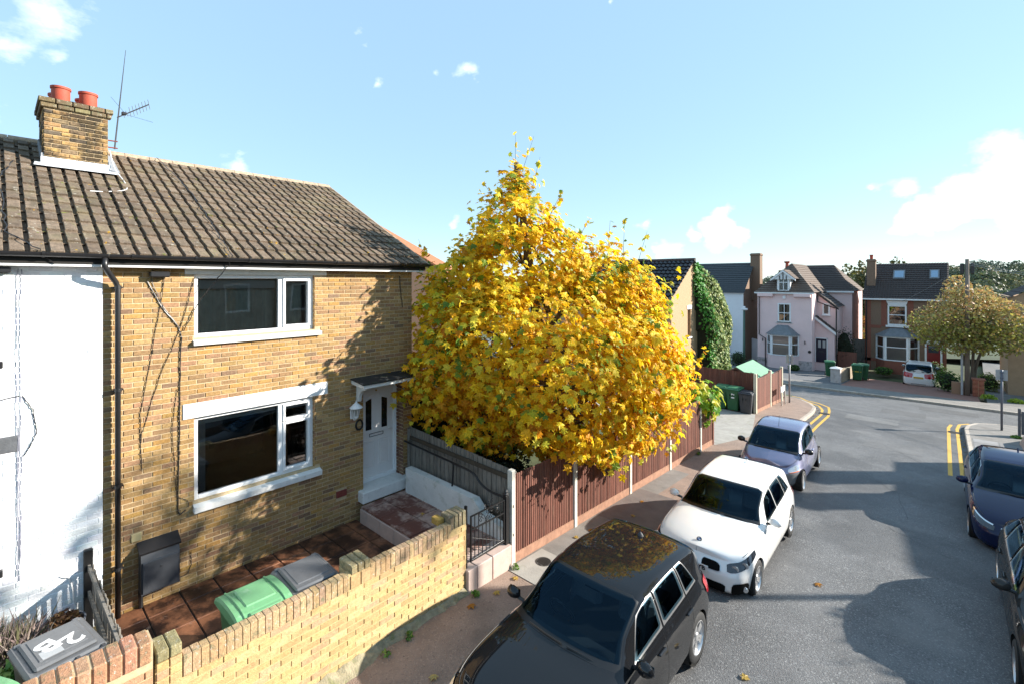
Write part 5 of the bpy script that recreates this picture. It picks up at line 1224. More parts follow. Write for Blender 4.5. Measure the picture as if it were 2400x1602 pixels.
        for gx in (bhandle or []):
            for sg in (1,-1):
                v = s.side(s.px(gx), 3.3, .012); MB().bbox(v.x-.09, v.x+.09, min(sg*(v.y-.015),sg*(v.y+.02)), max(sg*(v.y-.015),sg*(v.y+.02)), v.z-.016, v.z+.016, .012).obj('door_handle', paint, body, world=False)
        # bonnet shut lines
        if front_glass:
            for sg in (1,-1):
                P = [s.deck(x, .085, .004) for x in [s.cowl+.08+(s.Lf-s.ifr(4)-.2-s.cowl-.08)*i/12 for i in range(13)]]; MB().tube([(p.x, p.y*sg, p.z) for p in P], .005, 4).obj('bonnet_gap', BKm, body, world=False)
        # mirrors
        mx_ = s.cowl-.22
        for sg in (1,-1):
            v = s.deck(mx_, .03); b_ = MB(); c = Vector((mx_+.03, (v.y+.15), v.z+.07)); V = []; nn = 10
            for i in range(7):
                ph = -PI/2+PI*i/6
                for k in range(nn):
                    a = 2*PI*k/nn; rx_, ry_, rz2 = .085, .105, .085
                    px_, py_, pz_ = rx_*math.cos(ph)*math.cos(a) if True else 0, ry_*math.sin(ph), rz2*math.cos(ph)*math.sin(a)
                    if px_ < 0: px_ *= .35
                    V.append((c.x+px_, (c.y+py_)*sg, c.z+pz_*(1.1 if pz_ > 0 else .85)))
            F = [(i*nn+k, i*nn+(k+1)%nn, (i+1)*nn+(k+1)%nn, (i+1)*nn+k) for i in range(6) for k in range(nn)]
            b_.add(V, F if sg > 0 else [f[::-1] for f in F]); mo = b_.obj('door_mirror', mirror or paint, t, smooth=True, world=False)
            MB().tube([(mx_+.0, v.y*sg, v.z+.0), (c.x-.01, (c.y-.05)*sg, c.z-.045)], .025, 6).obj('arm', BKm, mo, world=False)
            MB().box(c.x-.03, c.x-.026, min(sg*(c.y-.09),sg*(c.y+.09)), max(sg*(c.y-.09),sg*(c.y+.09)), c.z-.05, c.z+.055).obj('mirror_glass', G, mo, world=False)
        # wheels
        for x0 in wx:
            for sg in (1,-1):
                yw = (s.W-.115)*sg; Mx = Matrix.Translation((x0, yw, s.wr)) @ Matrix.Rotation(-sg*PI/2,4,'X')
                r_ = s.wr; b_ = MB()
                b_.lathe([(r_*.66,-.10),(r_*.9,-.105),(r_*.985,-.085),(r_,-.05),(r_,.05),(r_*.985,.085),(r_*.9,.102),(r_*.7,.1),(r_*.66,.085),(r_*.64,.0),(r_*.64,-.1)], 32, Mx, cap=False)
                wo = b_.obj('wheel', MATS['tyre'], t, smooth=True, ang=40, world=False)
                b_ = MB(); b_.lathe([(r_*.66,.088),(r_*.69,.096),(r_*.66,.1),(r_*.62,.08),(r_*.6,.0),(r_*.3,-.02),(.001,-.02)], 32, Mx, cap=False)
                if hubs:
                    for k in range(hubs):
                        a = 2*PI*k/hubs; wsp = .055 if hubs <= 5 else .035
                        for h in ((-1,1) if hubs <= 5 else (0,)):
                            d0 = a+h*.05; d1 = a+h*.16
                            p0 = Vector((math.cos(d0)*.04, math.sin(d0)*.04, .075)); p1 = Vector((math.cos(d1)*r_*.66, math.sin(d1)*r_*.66, .082)); n = Vector((-math.sin(a), math.cos(a), 0))*wsp*.5
                            b_.add([Mx @ w_ for w_ in (p0-n*.7, p0+n*.7, p1+n, p1-n, p0-n*.7-Vector((0,0,.05)), p0+n*.7-Vector((0,0,.05)), p1+n-Vector((0,0,.05)), p1-n-Vector((0,0,.05)))], [(0,1,2,3),(0,4,5,1),(2,6,7,3),(1,5,6,2),(3,7,4,0)])
                    b_.lathe([(.001,.088),(.05,.085),(.062,.075),(.062,.0)], 16, Mx, cap=False)
                else:
                    b_.lathe([(.001,.085),(r_*.3,.088),(r_*.55,.075),(r_*.62,.06)], 24, Mx, cap=False)
                b_.obj('rim', MATS['alloy'], wo, smooth=True, ang=30, world=False)
                b_ = MB(); b_.lathe([(r_*.5,.02),(r_*.5,.0),(.001,.0)], 20, Mx, cap=False); b_.obj('brake_disc', MATS['brake'], wo, world=False)
        # wheel houses
        for x0 in wx:
            for sg in (1,-1):
                b_ = MB(); Mx = Matrix.Translation((x0, 0, s.wr)) @ Matrix.Rotation(-sg*PI/2,4,'X')
                b_.lathe([(wr*.99, s.W-.03),(wr*.99, s.W*.55),(.001, s.W*.55)], 28, Mx, cap=False); b_.obj('wheel_arch_liner', MATS['car_void'], t, world=False)
        return t
def place_patch_lights(): pass
mat('car_black', (.012,.012,.013), .3, var=0); mat('grille_black', (.004,.004,.004), .7, var=0, spec=.1); mat('car_void', (.006,.006,.006), .9, var=0); mat('tyre', (.02,.02,.021), .75, var=.15, scale=20, bump=.15, bscale=80)
mat('alloy', (.62,.62,.63), .3, metal=.8, var=.05); mat('brake', (.1,.09,.085), .5, metal=.7, var=.1)
mat('lamp_clear', (.55,.57,.6), .08, metal=.55, var=.25, scale=28, coat=1); mat('lamp_red', (.45,.01,.015), .12, var=.1, scale=30, coat=1); mat('lamp_amber', (.7,.16,.02), .12, var=.1, scale=30, coat=1)
mat('lamp_dark', (.03,.035,.045), .06, metal=.2, var=.4, scale=30, coat=1)
glass_mat('car_glass', (.42,.55,.60), 1.38, gc=(.3,.58,.88))
mat('car_interior', (.03,.03,.032), .9, var=.1); mat('headliner', (.2,.195,.185), .9, var=.05); mat('dash', (.025,.025,.028), .6, var=.1); mat('seat_cloth', (.14,.14,.15), .9, var=.15, scale=40)
P_grey = mat('graphite_paint', (.010,.0105,.012), .7, metal=.0, spec=.0, var=.06, scale=60, coat=.9); P_white = mat('white_car_paint', (.86,.85,.83), .25, var=.02, scale=3, coat=1)
P_lilac = mat('lilac_blue_paint', (.21,.215,.33), .25, metal=.45, var=.05, scale=60, coat=1); P_navy = mat('navy_paint', (.005,.010,.045), .7, metal=.0, spec=.0, var=.04, scale=60, coat=.8); P_dgrey = mat('dark_silver_paint', (.03,.029,.028), .6, metal=.0, spec=.0, var=.05, scale=60, coat=.6)
P_bump = mat('grey_bumper_plastic', (.17,.175,.18), .55, var=.1, scale=20)
# rows: t, z, inset side, inset front, inset rear
ROWS_H = [(0,.17,.10,.12,.13),(1,.30,.02,.0,.03),(2,.52,.0,.0,.0),(3,.74,.012,.04,.05),(4,.92,.07,.17,.16)]
HT = [(2.12,.66),(1.95,.77),(1.5,.895),(1.1,.965),(.80,1.005),(.68,1.03),(.6,1.065),(.06,1.345),(-.04,1.385),(-.17,1.405),(-.55,1.425),(-1.0,1.41),(-1.45,1.36),(-1.62,1.325),(-1.7,1.27),(-1.98,1.0),(-2.05,.93),(-2.2,.8)]
HB = [(2.12,.62),(1.9,.74),(1.5,.83),(1.1,.87),(.7,.905),(0,.925),(-.8,.955),(-1.4,.985),(-1.8,.95),(-2.05,.88),(-2.2,.75)]
def hatch(): return Car(2.12, 2.12, .875, HT, HB, ROWS_H, (1.40,-1.29), .315, nexp=6.5, cowl=.69, header=-.02, rhead=-1.58, rbase=-1.96)
SG = [(.44,.12,-.26,-.24),(-.34,-.32,-.98,-.92),(-1.05,-.99,-1.38,-1.14)]
def plate(car, front, text, m, par, z=.42, dx=.0):
    x = (car.Lf if front else -car.Lr)+(.012 if front else -.012)+dx
    b_ = MB(); b_.bbox(min(x, x-.02 if front else x+.02), max(x, x-.02 if front else x+.02), -.26, .26, z-.056, z+.056, .004)
    po = b_.obj('number_plate', m, par, world=False)
    if text:
        me = text_mesh(text, .105, .004); o = link('lettering', me, MATS['car_black'])
        o.parent = po; o.matrix_parent_inverse = Matrix(); o.matrix_basis = Matrix.Translation((x+.003 if front else x-.003, .12 if front else -.0, z)) @ Matrix.Rotation(PI/2 if front else -PI/2,4,'Z') @ Matrix.Rotation(PI/2,4,'X')
CARROT = -PI/2
def road_z(y): return pz(y)-.12
PIT = -math.atan(.039)
# --- dark grey hatchback, nearest
cA = hatch()
tA = cA.build('parked_car', 'dark graphite hatchback nearest the camera, tree reflected in its roof', (-3.27, 5.14, road_z(5.3)), CARROT, P_grey, trim=[.78,-.28,-1.12], side_glass=SG, bhandle=[-.12,-1.02], sx=.93, sy=1.0, sz=.98, pitch=-PIT*.6, chrome=mat('satin_trim', (.35,.35,.36), .3, metal=.8, var=0))
cA.patch(cA.side, cA.px(1.62), .085, 3.05, 3.8, .012, MATS['lamp_clear'], 'headlight', sgs=(1,-1), rnd=.2)
cA.patch(cA.side, cA.px(-1.72), .93, 2.75, 3.75, .012, MATS['lamp_red'], 'tail_light', sgs=(1,-1), rnd=.2)
v = cA.deck(-1.35, 1); MB().lathe([(.05,0),(.035,.03),(.02,.05),(.004,.06),(.003,.16)], 10, Matrix.Translation((v.x,0,v.z-.005))).obj('aerial', M_al, cA.bodyo, world=False)
# --- white hatchback
cB = hatch()
tB = cB.build('parked_car', 'white hatchback parked behind the dark graphite hatchback', (-3.17, 9.95, road_z(9.95)), CARROT, P_white, trim=[.78,-.28,-1.12], side_glass=SG, bhandle=[-.12,-1.02], sx=.875, sy=1.0, sz=.93, pitch=-PIT)
LD = MATS['lamp_dark']
cB.patch(cB.side, cB.px(1.5), .098, lambda a: 3.38-.42*a, lambda a: 3.93-.05*a, .010, LD, 'headlight', sgs=(1,-1), rnd=.2)
for pp in (.122, .155):
    for sg in (1,-1):
        w_ = cB.side(pp, 3.42, .02); MB().lathe([(.05,0),(.055,.012),(.04,.018),(.035,.006),(.001,.004)], 16, Matrix.Translation((w_.x-.012,w_.y*sg,w_.z)) @ Matrix.Rotation(PI/2,4,'Y')).obj('lamp_ring', MATS['lamp_clear'], cB.bodyo, world=False)
cB.patch(cB.side, .012, .078, 2.7, 3.72, .016, MATS['grille_black'], 'grille', sgs=(1,-1), rnd=.3)
cB.patch(cB.side, .009, .081, 2.6, 3.8, .010, MATS['alloy'], 'grille_rim', sgs=(1,-1), rnd=.3)
cB.patch(cB.side, .0, .095, .55, 1.45, .012, MATS['grille_black'], 'lower_intake', sgs=(1,-1), rnd=.15)
cB.patch(cB.side, .112, .172, .62, 1.7, .012, MATS['grille_black'], 'side_intake', sgs=(1,-1), rnd=.3)
for sg in (1,-1):
    w_ = cB.side(.152, 1.2, .02); MB().lathe([(.05,0),(.05,.015),(.035,.022),(.001,.022)], 16, Matrix.Translation((w_.x-.01,w_.y*sg,w_.z)) @ Matrix.Rotation(PI/2,4,'Y')).obj('fog_lamp', MATS['lamp_clear'], cB.bodyo, world=False)
cB.patch(cB.side, cB.px(-1.72), .93, 2.75, 3.75, .012, MATS['lamp_red'], 'tail_light', sgs=(1,-1), rnd=.2)
plate(cB, True, 'ZYB', mat('white_plate', (.75,.75,.74), .4, var=0), cB.bodyo, .57, .03)
w_ = cB.deck(1.79, 1, .006); rm = Matrix.Translation(w_) @ Matrix.Rotation(.62,4,'Y')
MB().lathe([(.045,0),(.045,.008),(.036,.01),(.001,.01)], 20, rm).obj('badge', MATS['car_black'], cB.bodyo, world=False)
for k in range(4):
    a0 = k*PI/2; MB().add([rm @ Vector((.03*math.cos(a)*r_, .03*math.sin(a)*r_, .012)) for r_, a in [(0,0)]+[(1,a0+i*PI/12) for i in range(7)]], [tuple(range(8))]).obj('badge_quarter', mat('badge_blue', (.03,.12,.4), .3, var=0) if k % 2 else M_white, cB.bodyo, world=False)
v = cB.deck(-1.3, 1); MB().prism([(v.x-.09,-.012,v.z-.01),(v.x+.08,-.012,v.z),(v.x-.07,-.012,v.z+.06)], (0,.024,0)).obj('aerial_fin', P_white, cB.bodyo, world=False)
# --- small lilac hatchback
KT = [(1.81,.56),(1.6,.72),(1.25,.86),(.98,.95),(.9,.975),(.82,1.02),(.28,1.30),(.16,1.345),(.02,1.375),(-.35,1.405),(-.8,1.385),(-1.15,1.31),(-1.35,1.2),(-1.6,.98),(-1.7,.88),(-1.85,.7)]
KB = [(1.81,.5),(1.6,.62),(1.25,.76),(.9,.86),(.3,.9),(-.4,.92),(-1.0,.95),(-1.5,.86),(-1.85,.64)]
ROWS_K = [(0,.17,.10,.10,.10),(1,.32,.02,.0,.0),(2,.56,.0,.02,.02),(3,.70,.03,.09,.08),(4,.9,.1,.22,.2)]
cK = Car(1.81, 1.81, .82, KT, KB, ROWS_K, (1.2,-1.22), .285, nexp=3.6, cowl=.93, header=.2, rhead=-1.12, rbase=-1.6, roofw=.55, bul=.16)
tK = cK.build('parked_car', 'small lilac blue hatchback with grey bumpers parked near the driveway', (-3.5, 15.33, road_z(15.3)), CARROT, P_lilac, trim=[.66,-.42], side_glass=[(.66,.3,-.34,-.3),(-.42,-.38,-1.1,-.82)], bhandle=[-.28], sx=.86, sy=1.0, sz=.97, pitch=-PIT, hubs=0, mirror=MATS['car_black'])
cK.patch(cK.side, .0, .2, .05, 2.15, .008, P_bump, 'bumper', sgs=(1,-1)); cK.patch(cK.side, .8, 1.0, .05, 2.15, .008, P_bump, 'bumper', sgs=(1,-1))
cK.patch(cK.side, .12, .205, 2.55, 3.75, .014, MATS['lamp_clear'], 'headlight', sgs=(1,-1), rnd=.35); cK.patch(cK.side, .125, .2, 2.35, 2.62, .016, MATS['lamp_amber'], 'indicator', sgs=(1,-1), rnd=.35)
cK.patch(cK.side, .0, .07, 2.15, 2.55, .01, MATS['grille_black'], 'grille_slot', sgs=(1,-1), rnd=.3)
v = cK.deck(.1, 1); MB().tube([(v.x,0,v.z),(v.x-.12,0,v.z+.3)], [.006,.003], 5).obj('aerial', MATS['car_black'], cK.bodyo, world=False)
# --- navy saloon on the right
ST = [(2.32,.62),(2.1,.745),(1.6,.87),(1.1,.95),(.9,.975),(.82,1.0),(.75,1.04),(.1,1.36),(-.02,1.40),(-.2,1.425),(-.6,1.44),(-1.1,1.41),(-1.3,1.36),(-1.7,1.13),(-1.8,1.09),(-2.1,1.06),(-2.3,.98),(-2.4,.8)]
SB = [(2.32,.57),(2.1,.69),(1.6,.82),(1.1,.88),(.7,.91),(0,.93),(-.8,.96),(-1.5,1.0),(-2.0,1.0),(-2.4,.75)]
def saloon(): return Car(2.32, 2.35, .91, ST, SB, ROWS_H, (1.45,-1.4), .325, cowl=.86, header=.02, rhead=-1.28, rbase=-1.76)
SGS = [(.58,.18,-.2,-.2),(-.28,-.28,-1.0,-.95),(-1.08,-1.03,-1.5,-1.2)]
cN = saloon()
CHR = mat('chrome_trim', (.75,.75,.76), .12, metal=1, var=0)
tN = cN.build('parked_car', 'glossy navy blue saloon parked on the right in the house shadow', (1.31, 15.62, road_z(15.6)), CARROT, P_navy, trim=[.8,-.24,-1.05], side_glass=SGS, bhandle=[-.1,-.95], sx=.93, sz=.98, sy=1.03, pitch=-PIT, chrome=CHR)
cN.patch(cN.side, cN.px(1.75), .095, lambda a: 3.1-.15*a, 3.75, .010, LD, 'headlight', sgs=(1,-1), rnd=.2); cN.patch(cN.side, cN.px(1.78), .1, 3.68, 3.84, .014, CHR, 'light_strip', sgs=(1,-1), rnd=.1)
cN.patch(cN.side, 0, .075, 2.2, 3.62, .012, MATS['grille_black'], 'grille', sgs=(1,-1), rnd=.25); cN.patch(cN.side, 0, .08, 3.55, 3.75, .016, CHR, 'grille_rim', sgs=(1,-1), rnd=.1)
v = cN.deck(-1.0, 1); MB().prism([(v.x-.09,-.012,v.z-.01),(v.x+.08,-.012,v.z),(v.x-.07,-.012,v.z+.06)], (0,.024,0)).obj('aerial_fin', P_navy, cN.bodyo, world=False)
# --- dark silver car at the right edge
cG = saloon()
tG = cG.build('parked_car', 'dark silver car cut by the right edge of the photo', (1.6, 10.35, road_z(10.3)), CARROT, P_dgrey, trim=[.8,-.24,-1.05], side_glass=SGS, bhandle=[-.1,-.95], sx=.93, sz=.98, sy=1.03, pitch=-PIT, chrome=CHR)
# --- white people carrier seen from behind
MT = [(2.2,.66),(1.95,.8),(1.5,.93),(1.25,1.0),(1.15,1.05),(.45,1.42),(.3,1.5),(.05,1.56),(-.5,1.6),(-1.2,1.585),(-1.75,1.54),(-1.9,1.5),(-2.0,1.42),(-2.18,1.02),(-2.22,.95),(-2.3,.8)]
MBt = [(2.2,.6),(1.9,.74),(1.4,.87),(.8,.93),(0,.96),(-1,.99),(-1.8,1.02),(-2.1,1.0),(-2.3,.85)]
ROWS_M = [(0,.18,.10,.12,.10),(1,.30,.02,.0,.0),(2,.6,.0,.0,-.01),(3,.78,.015,.05,.02),(4,.95,.075,.24,.07)]
cM = Car(2.2, 2.22, .88, MT, MBt, ROWS_M, (1.4,-1.3), .32, nexp=6, cowl=1.2, header=.4, rhead=-1.86, rbase=-2.15, roofw=.64, bul=.1)
tM = cM.build('parked_car', 'white people carrier seen from behind on the red drive', (-1.28, 44.8, pz(44.8)-.02), PI/2, P_white, trim=[.8,-.24,-1.05], side_glass=[(.9,.5,-.1,-.1),(-.2,-.2,-1.0,-1.0),(-1.1,-1.1,-1.75,-1.6)], bhandle=[-.1,-.95], sz=1.05, pitch=0)
cM.patch(cM.side, cM.px(-1.9), .945, 2.5, 4, .014, MATS['lamp_red'], 'tail_light', sgs=(1,-1), rnd=.15)
plate(cM, False, None, mat('yellow_plate', (.65,.4,.03), .4, var=0), cM.bodyo, .72, -.02)
cM.patch(cM.side, .93, 1.0, 1.0, 1.12, .012, MATS['car_black'], 'bumper_strip', sgs=(1,-1))
# ================================================================ houses beyond the junction
M_fglass = mat('far_window_glass', (.05,.055,.06), .06, var=.1, scale=2, spec=.8); M_curtain = mat('net_curtain', (.45,.45,.44), .8, var=.1, scale=8, stretch=(20,20,.3))
M_pink = mat('pale_pink_render', (.84,.62,.60), .8, var=.05, scale=1.5, bump=.15, bscale=30, dirt=[((.35,.3,.28),1.3,.62,.75,.4)])
M_pinkbase = mat('stained_pink_plinth', (.5,.42,.41), .85, var=.2, scale=3, dirt=[((.16,.14,.12),3,.5,.62,.7)])
M_cwhite = mat('white_render', (.8,.82,.85), .75, var=.04, scale=2)
M_rtile_d = mat('dark_brown_tile', (.055,.04,.035), .7, var=.3, scale=9, bump=.3, bscale=30, dirt=[((.16,.13,.1),7,.6,.72,.6)])
M_rtile_b = mat('brown_plain_tile', (.12,.085,.065), .85, var=.3, scale=7, bump=.3, bscale=30, dirt=[((.22,.19,.14),5,.6,.72,.6)])
M_slate = mat('dark_slate', (.05,.055,.06), .6, var=.25, scale=9, bump=.2, dirt=[((.2,.19,.15),9,.62,.7,.5)])
M_glazed = mat('black_glazed_pantile', (.018,.017,.02), .3, var=.2, scale=9)
M_leadroof = mat('grey_lead_roof', (.17,.185,.2), .6, var=.2, scale=5, bump=.1)
M_redbrick = mat('red_quoin_brick', (.24,.085,.055), .85, var=.25, scale=22, bump=.3, bscale=60)
M_midbrick = mat('multi_stock_brickwork', (.215,.14,.095), .9, var=.35, scale=16, stretch=(1,1,3), bump=.3, bscale=60)
M_tanbrick = mat('tan_brickwork', (.42,.28,.16), .9, var=.18, scale=12, stretch=(1,1,2.4), bump=.3, bscale=50, dirt=[((.25,.16,.09),30,.6,.68,.6)])
M_tan = mat('tan_render', (.4,.27,.17), .9, var=.1, scale=3, bump=.2)
def roofplane(a, b, c, d, rows, cols, m, parent, name='roof_slope', h=.04, wave=.03):
    """a,b eaves left-right, c,d ridge right-left; stepped courses with pantile waves"""
    a, b, c, d = [Vector(p) for p in (a, b, c, d)]; n = (b-a).cross(d-a).normalized()
    if n.z < 0: n = -n
    q = MB(); k = 2 if wave and cols else 1; M_ = max(1, cols*k)
    V = []
    for i in range(rows):
        for e, up in ((i/rows, h), ((i+1)/rows, 0.)):
            for j in range(M_+1):
                u = j/M_; p = a.lerp(b, u).lerp(d.lerp(c, u), e); V.append(p+n*(up+(wave if j % 2 else 0)))
    w_ = M_+1; F = []
    for r_ in range(2*rows-1):
        for j in range(M_): F.append((r_*w_+j, r_*w_+j+1, (r_+1)*w_+j+1, (r_+1)*w_+j))
    q.add(V, F); return q.obj(name, m, parent)
def hwin(parent, x0, x1, z0, z1, Y, bars=(), vbars=(), m=M_upvc, g=.11, curtain=True, sill=True, name='window'):
    """window in a wall facing -Y"""
    q = MB()
    q.box(x0, x0+g, Y-.03, Y+.05, z0, z1); q.box(x1-g, x1, Y-.03, Y+.05, z0, z1); q.box(x0+g, x1-g, Y-.03, Y+.05, z0, z0+g); q.box(x0+g, x1-g, Y-.03, Y+.05, z1-g, z1)
    for z in bars: q.box(x0+g, x1-g, Y-.025, Y+.05, z-.03, z+.03)
    for x in vbars: q.box(x-.025, x+.025, Y-.022, Y+.05, z0+g, z1-g)
    w_ = q.obj(name, m, parent)
    MB().add([(x0+g,Y+.02,z0+g),(x1-g,Y+.02,z0+g),(x1-g,Y+.02,z1-g),(x0+g,Y+.02,z1-g)], [(0,1,2,3)]).obj('pane', M_glass, w_)
    if curtain:
        for a, c in ((x0+g,x0+g+(x1-x0)*.24),(x1-g-(x1-x0)*.24,x1-g)): MB().box(a, c, Y+.06, Y+.07, z0+g, z1-g).obj('curtain', M_curtain, w_)
    MB().add([(x0-.1,Y+.4,z0-.1),(x1+.1,Y+.4,z0-.1),(x1+.1,Y+.4,z1+.1),(x0-.1,Y+.4,z1+.1)], [(0,1,2,3)]).obj('room', M_dark, w_)
    if sill: MB().box(x0-.06, x1+.06, Y-.1, Y+.02, z0-.07, z0).obj('sill', m, w_)
    return w_
def hwall(parent, x0, x1, Y, z0, z1, holes, m, name='wall'):
    q = MB(); holed(q, lambda u, w_, z: (u, Y-w_, z), x0, x1, z0, z1, holes, .15); return q.obj(name, m, parent)
def bay(parent, xc, w_, Y, z0, zs, z1, zr, d, mwall, mroof, mfr=M_upvc, wt=None, split=.62):
    """canted bay window standing in front of the wall: plinth z0..zs, glazing zs..z1, hipped lead roof to zr"""
    a = w_/2; f = a*split
    pl_ = [(xc-a,Y),(xc-f,Y-d),(xc+f,Y-d),(xc+a,Y)]
    q = MB(); q.prism([(x,y,z0) for x, y in pl_], (0,0,zs-z0)); q.obj('bay_plinth', mwall, parent)
    b_ = MB(); b_.prism([(x+(xc-x)*-.02,y-.03 if y < Y else y,zs) for x, y in pl_], (0,0,.08)); bo = b_.obj('bay_window', mfr, parent)
    MB().prism([(x,y,z1-.08) for x, y in pl_], (0,0,.1)).obj('bay_head', mfr, bo)
    gl = [(p[0]*.985+xc*.015, p[1]+.04) for p in pl_]
    for (p0, p1) in zip(gl, gl[1:]):
        MB().add([(p0[0],p0[1],zs+.05),(p1[0],p1[1],zs+.05),(p1[0],p1[1],z1-.05),(p0[0],p0[1],z1-.05)], [(0,1,2,3)]).obj('pane', M_glass, bo)
        MB().add([(p0[0]+(xc-p0[0])*.06,p0[1]+.12,zs+.05),(p1[0]+(xc-p1[0])*.06,p1[1]+.12,zs+.05),(p1[0]+(xc-p1[0])*.06,p1[1]+.12,zs+(z1-zs)*.58),(p0[0]+(xc-p0[0])*.06,p0[1]+.12,zs+(z1-zs)*.58)], [(0,1,2,3)]).obj('net_curtain', M_curtain, bo)
        zt = zs+(z1-zs)*.55; P0, P1 = Vector((*p0,0)), Vector((*p1,0)); e = (P1-P0).normalized()
        q = MB()
        for (s0, s1) in ((0,.13),((P1-P0).length-.13,(P1-P0).length)):
            A, B = P0+e*s0, P0+e*s1; n = Vector((e.y,-e.x,0))*.05
            q.prism([A-n*.6, B-n*.6, B+n, A+n], (0,0,1)); 
        V = q.v; q.v = [(x,y,zs+.04 if z < .5 else z1-.04) for x, y, z in V]; q.obj('mullion', mfr, bo)
        n = Vector((e.y,-e.x,0))*.05; MB().prism([P0-n*.5+Vector((0,0,zt)), P1-n*.5+Vector((0,0,zt)), P1+n*.9+Vector((0,0,zt)), P0+n*.9+Vector((0,0,zt))], (0,0,.07)).obj('transom', mfr, bo)
    MB().add([(xc-a*.9,Y+.3,zs),(xc+a*.9,Y+.3,zs),(xc+a*.9,Y+.3,z1),(xc-a*.9,Y+.3,z1)], [(0,1,2,3)]).obj('room', M_dark, bo)
    o = [(xc-a-.12,Y),(xc-f-.08,Y-d-.14),(xc+f+.08,Y-d-.14),(xc+a+.12,Y)]; t_ = [(xc-f*.55,Y),(xc-f*.5,Y-.06),(xc+f*.5,Y-.06),(xc+f*.55,Y)]
    q = MB(); V = [(x,y,z1+.02) for x, y in o]+[(x,y,zr) for x, y in t_]; q.add(V, [(0,1,5,4),(1,2,6,5),(2,3,7,6),(4,5,6,7),(3,2,1,0)]); q.obj('bay_roof', mroof, parent)
    return bo
def stack(parent, x, y, w_, d, z0, z1, m, pots=2, name='chimney'):
    c = MB().box(x-w_/2, x+w_/2, y-d/2, y+d/2, z0, z1).obj(name, m, parent)
    MB().bbox(x-w_/2-.06, x+w_/2+.06, y-d/2-.06, y+d/2+.06, z1-.22, z1-.08, .02).obj('corbel', m, c)
    for k in range(pots): MB().lathe([(.11,0),(.12,.3),(.14,.32),(.14,.38),(.1,.38)], 12, Matrix.Translation((x+(k-(pots-1)/2)*.3,y,z1))).obj('chimney_pot', M_pot, c)
    return c
# ---- pink house
BZ = -2.6
HP = thing('pink_house', 'pale pink rendered house with dormer and bay window beyond the junction', 'house', (-10.1,48,BZ))
hA = [(-10.56,-9.56,1.38,2.98)]
hwall(HP, -12.15, -8.03, 45.5, BZ, 3.92, hA, M_pink)
q = MB(); q.add([(-8.03,45.5,BZ),(-8.03,53,BZ),(-8.03,53,3.92),(-8.03,45.5,3.92)], [(0,1,2,3)]); q.obj('side_wall', M_pink, HP); q = MB(); q.add([(-12.15,45.5,BZ),(-12.15,53,BZ),(-12.15,53,3.92),(-12.15,45.5,3.92)], [(3,2,1,0)]); q.obj('side_wall', M_pink, HP)
MB().box(-12.17,-8.01,45.46,45.49,BZ,-1.75).obj('plinth', M_pinkbase, HP)
hwin(HP, -10.56,-9.56,1.38,2.98,45.52, bars=(2.15,), vbars=(-10.06,))
MB().box(-10.68,-9.44,45.42,45.49,1.28,1.38).obj('sill', M_oldwhite, HP)
bay(HP, -10.17, 2.4, 45.48, BZ, -1.38, .3, 1.12, .75, M_pink, M_leadroof)
ap = Vector((-10.1,48.4,6.45)); bk = Vector((-10.1,54,6.45)); e0 = 3.9
roofplane((-12.35,45.3,e0),(-7.83,45.3,e0),ap,ap,14,0,M_rtile_b,HP,wave=0)
roofplane((-7.83,45.3,e0),(-7.83,54,e0),bk,ap,14,0,M_rtile_b,HP,wave=0); roofplane((-12.35,54,e0),(-12.35,45.3,e0),ap,bk,14,0,M_rtile_b,HP,wave=0)
MB().box(-12.35,-7.83,45.24,45.32,e0-.12,e0+.0).obj('gutter', M_oldwhite, HP)
for x0, x1 in ((-12.1,-10.9),(-9.3,-8.1)): MB().prism([(x0,45.49,3.72),(x0,45.2,3.8),(x0,45.2,3.55),(x0,45.49,3.45)], (x1-x0,0,0)).obj('cornice', M_pink, HP)
dm = MB(); dm.box(-10.62,-9.62,45.55,47.2,3.95,5.0); do = dm.obj('dormer', M_white, HP)
hwin(do, -10.55,-9.69,4.0,5.1,45.5, bars=(4.75,), vbars=(-10.12,), sill=False, curtain=False)
for sg in (-1,1):
    q = MB(); x = -10.12; q.prism([(x,45.25,5.82),(x+sg*.95,45.25,5.02),(x+sg*.95,45.25,4.86),(x,45.25,5.64)], (0,.09,0)); q.obj('bargeboard', M_white, do)
    roofplane((x+sg*.95,45.25,5.04),(x+sg*.95,47.6,5.04),(x,47.6,5.84),(x,45.25,5.84),5,0,M_rtile_b,do,wave=0)
MB().add([(-11.0,45.36,5.0),(-9.24,45.36,5.0),(-10.12,45.36,5.72)], [(0,1,2)]).obj('gable_panel', M_white, do)
for a in (-.5,0,.5): MB().box(-10.12+a*.5-.03,-10.12+a*.5+.03,45.3,45.35,5.0,5.6-abs(a)*.55).obj('timber', M_black, do)
# extension, porch and rear wing
q = MB(); q.prism([(-8.03,47.5,BZ),(-6.65,47.5,BZ),(-6.65,47.5,2.75),(-8.03,47.5,3.9)], (0,3.6,0)); q.obj('extension', M_pink, HP)
roofplane((-6.5,47.35,2.66),(-6.5,51,2.66),(-8.05,51,3.98),(-8.05,47.35,3.98),8,0,M_rtile_d,HP,wave=0)
MB().prism([(-8.05,47.3,3.95),(-6.45,47.3,2.6),(-6.45,47.3,2.45),(-8.05,47.3,3.78)], (0,.06,0)).obj('bargeboard', M_black, HP)
hwin(HP, -7.62,-7.08,2.0,2.98,47.47, curtain=False)
q = MB(); q.prism([(-8.1,46.9,BZ),(-6.7,46.9,BZ),(-6.7,46.9,.7),(-8.1,46.9,1.9)], (0,.6,0)); po = q.obj('porch', M_pink, HP)
q = MB(); q.prism([(-8.2,46.7,2.02),(-6.55,46.7,.62),(-6.55,46.7,.4),(-8.2,46.7,1.78)], (0,.1,0)); q.obj('bargeboard', M_white, po)
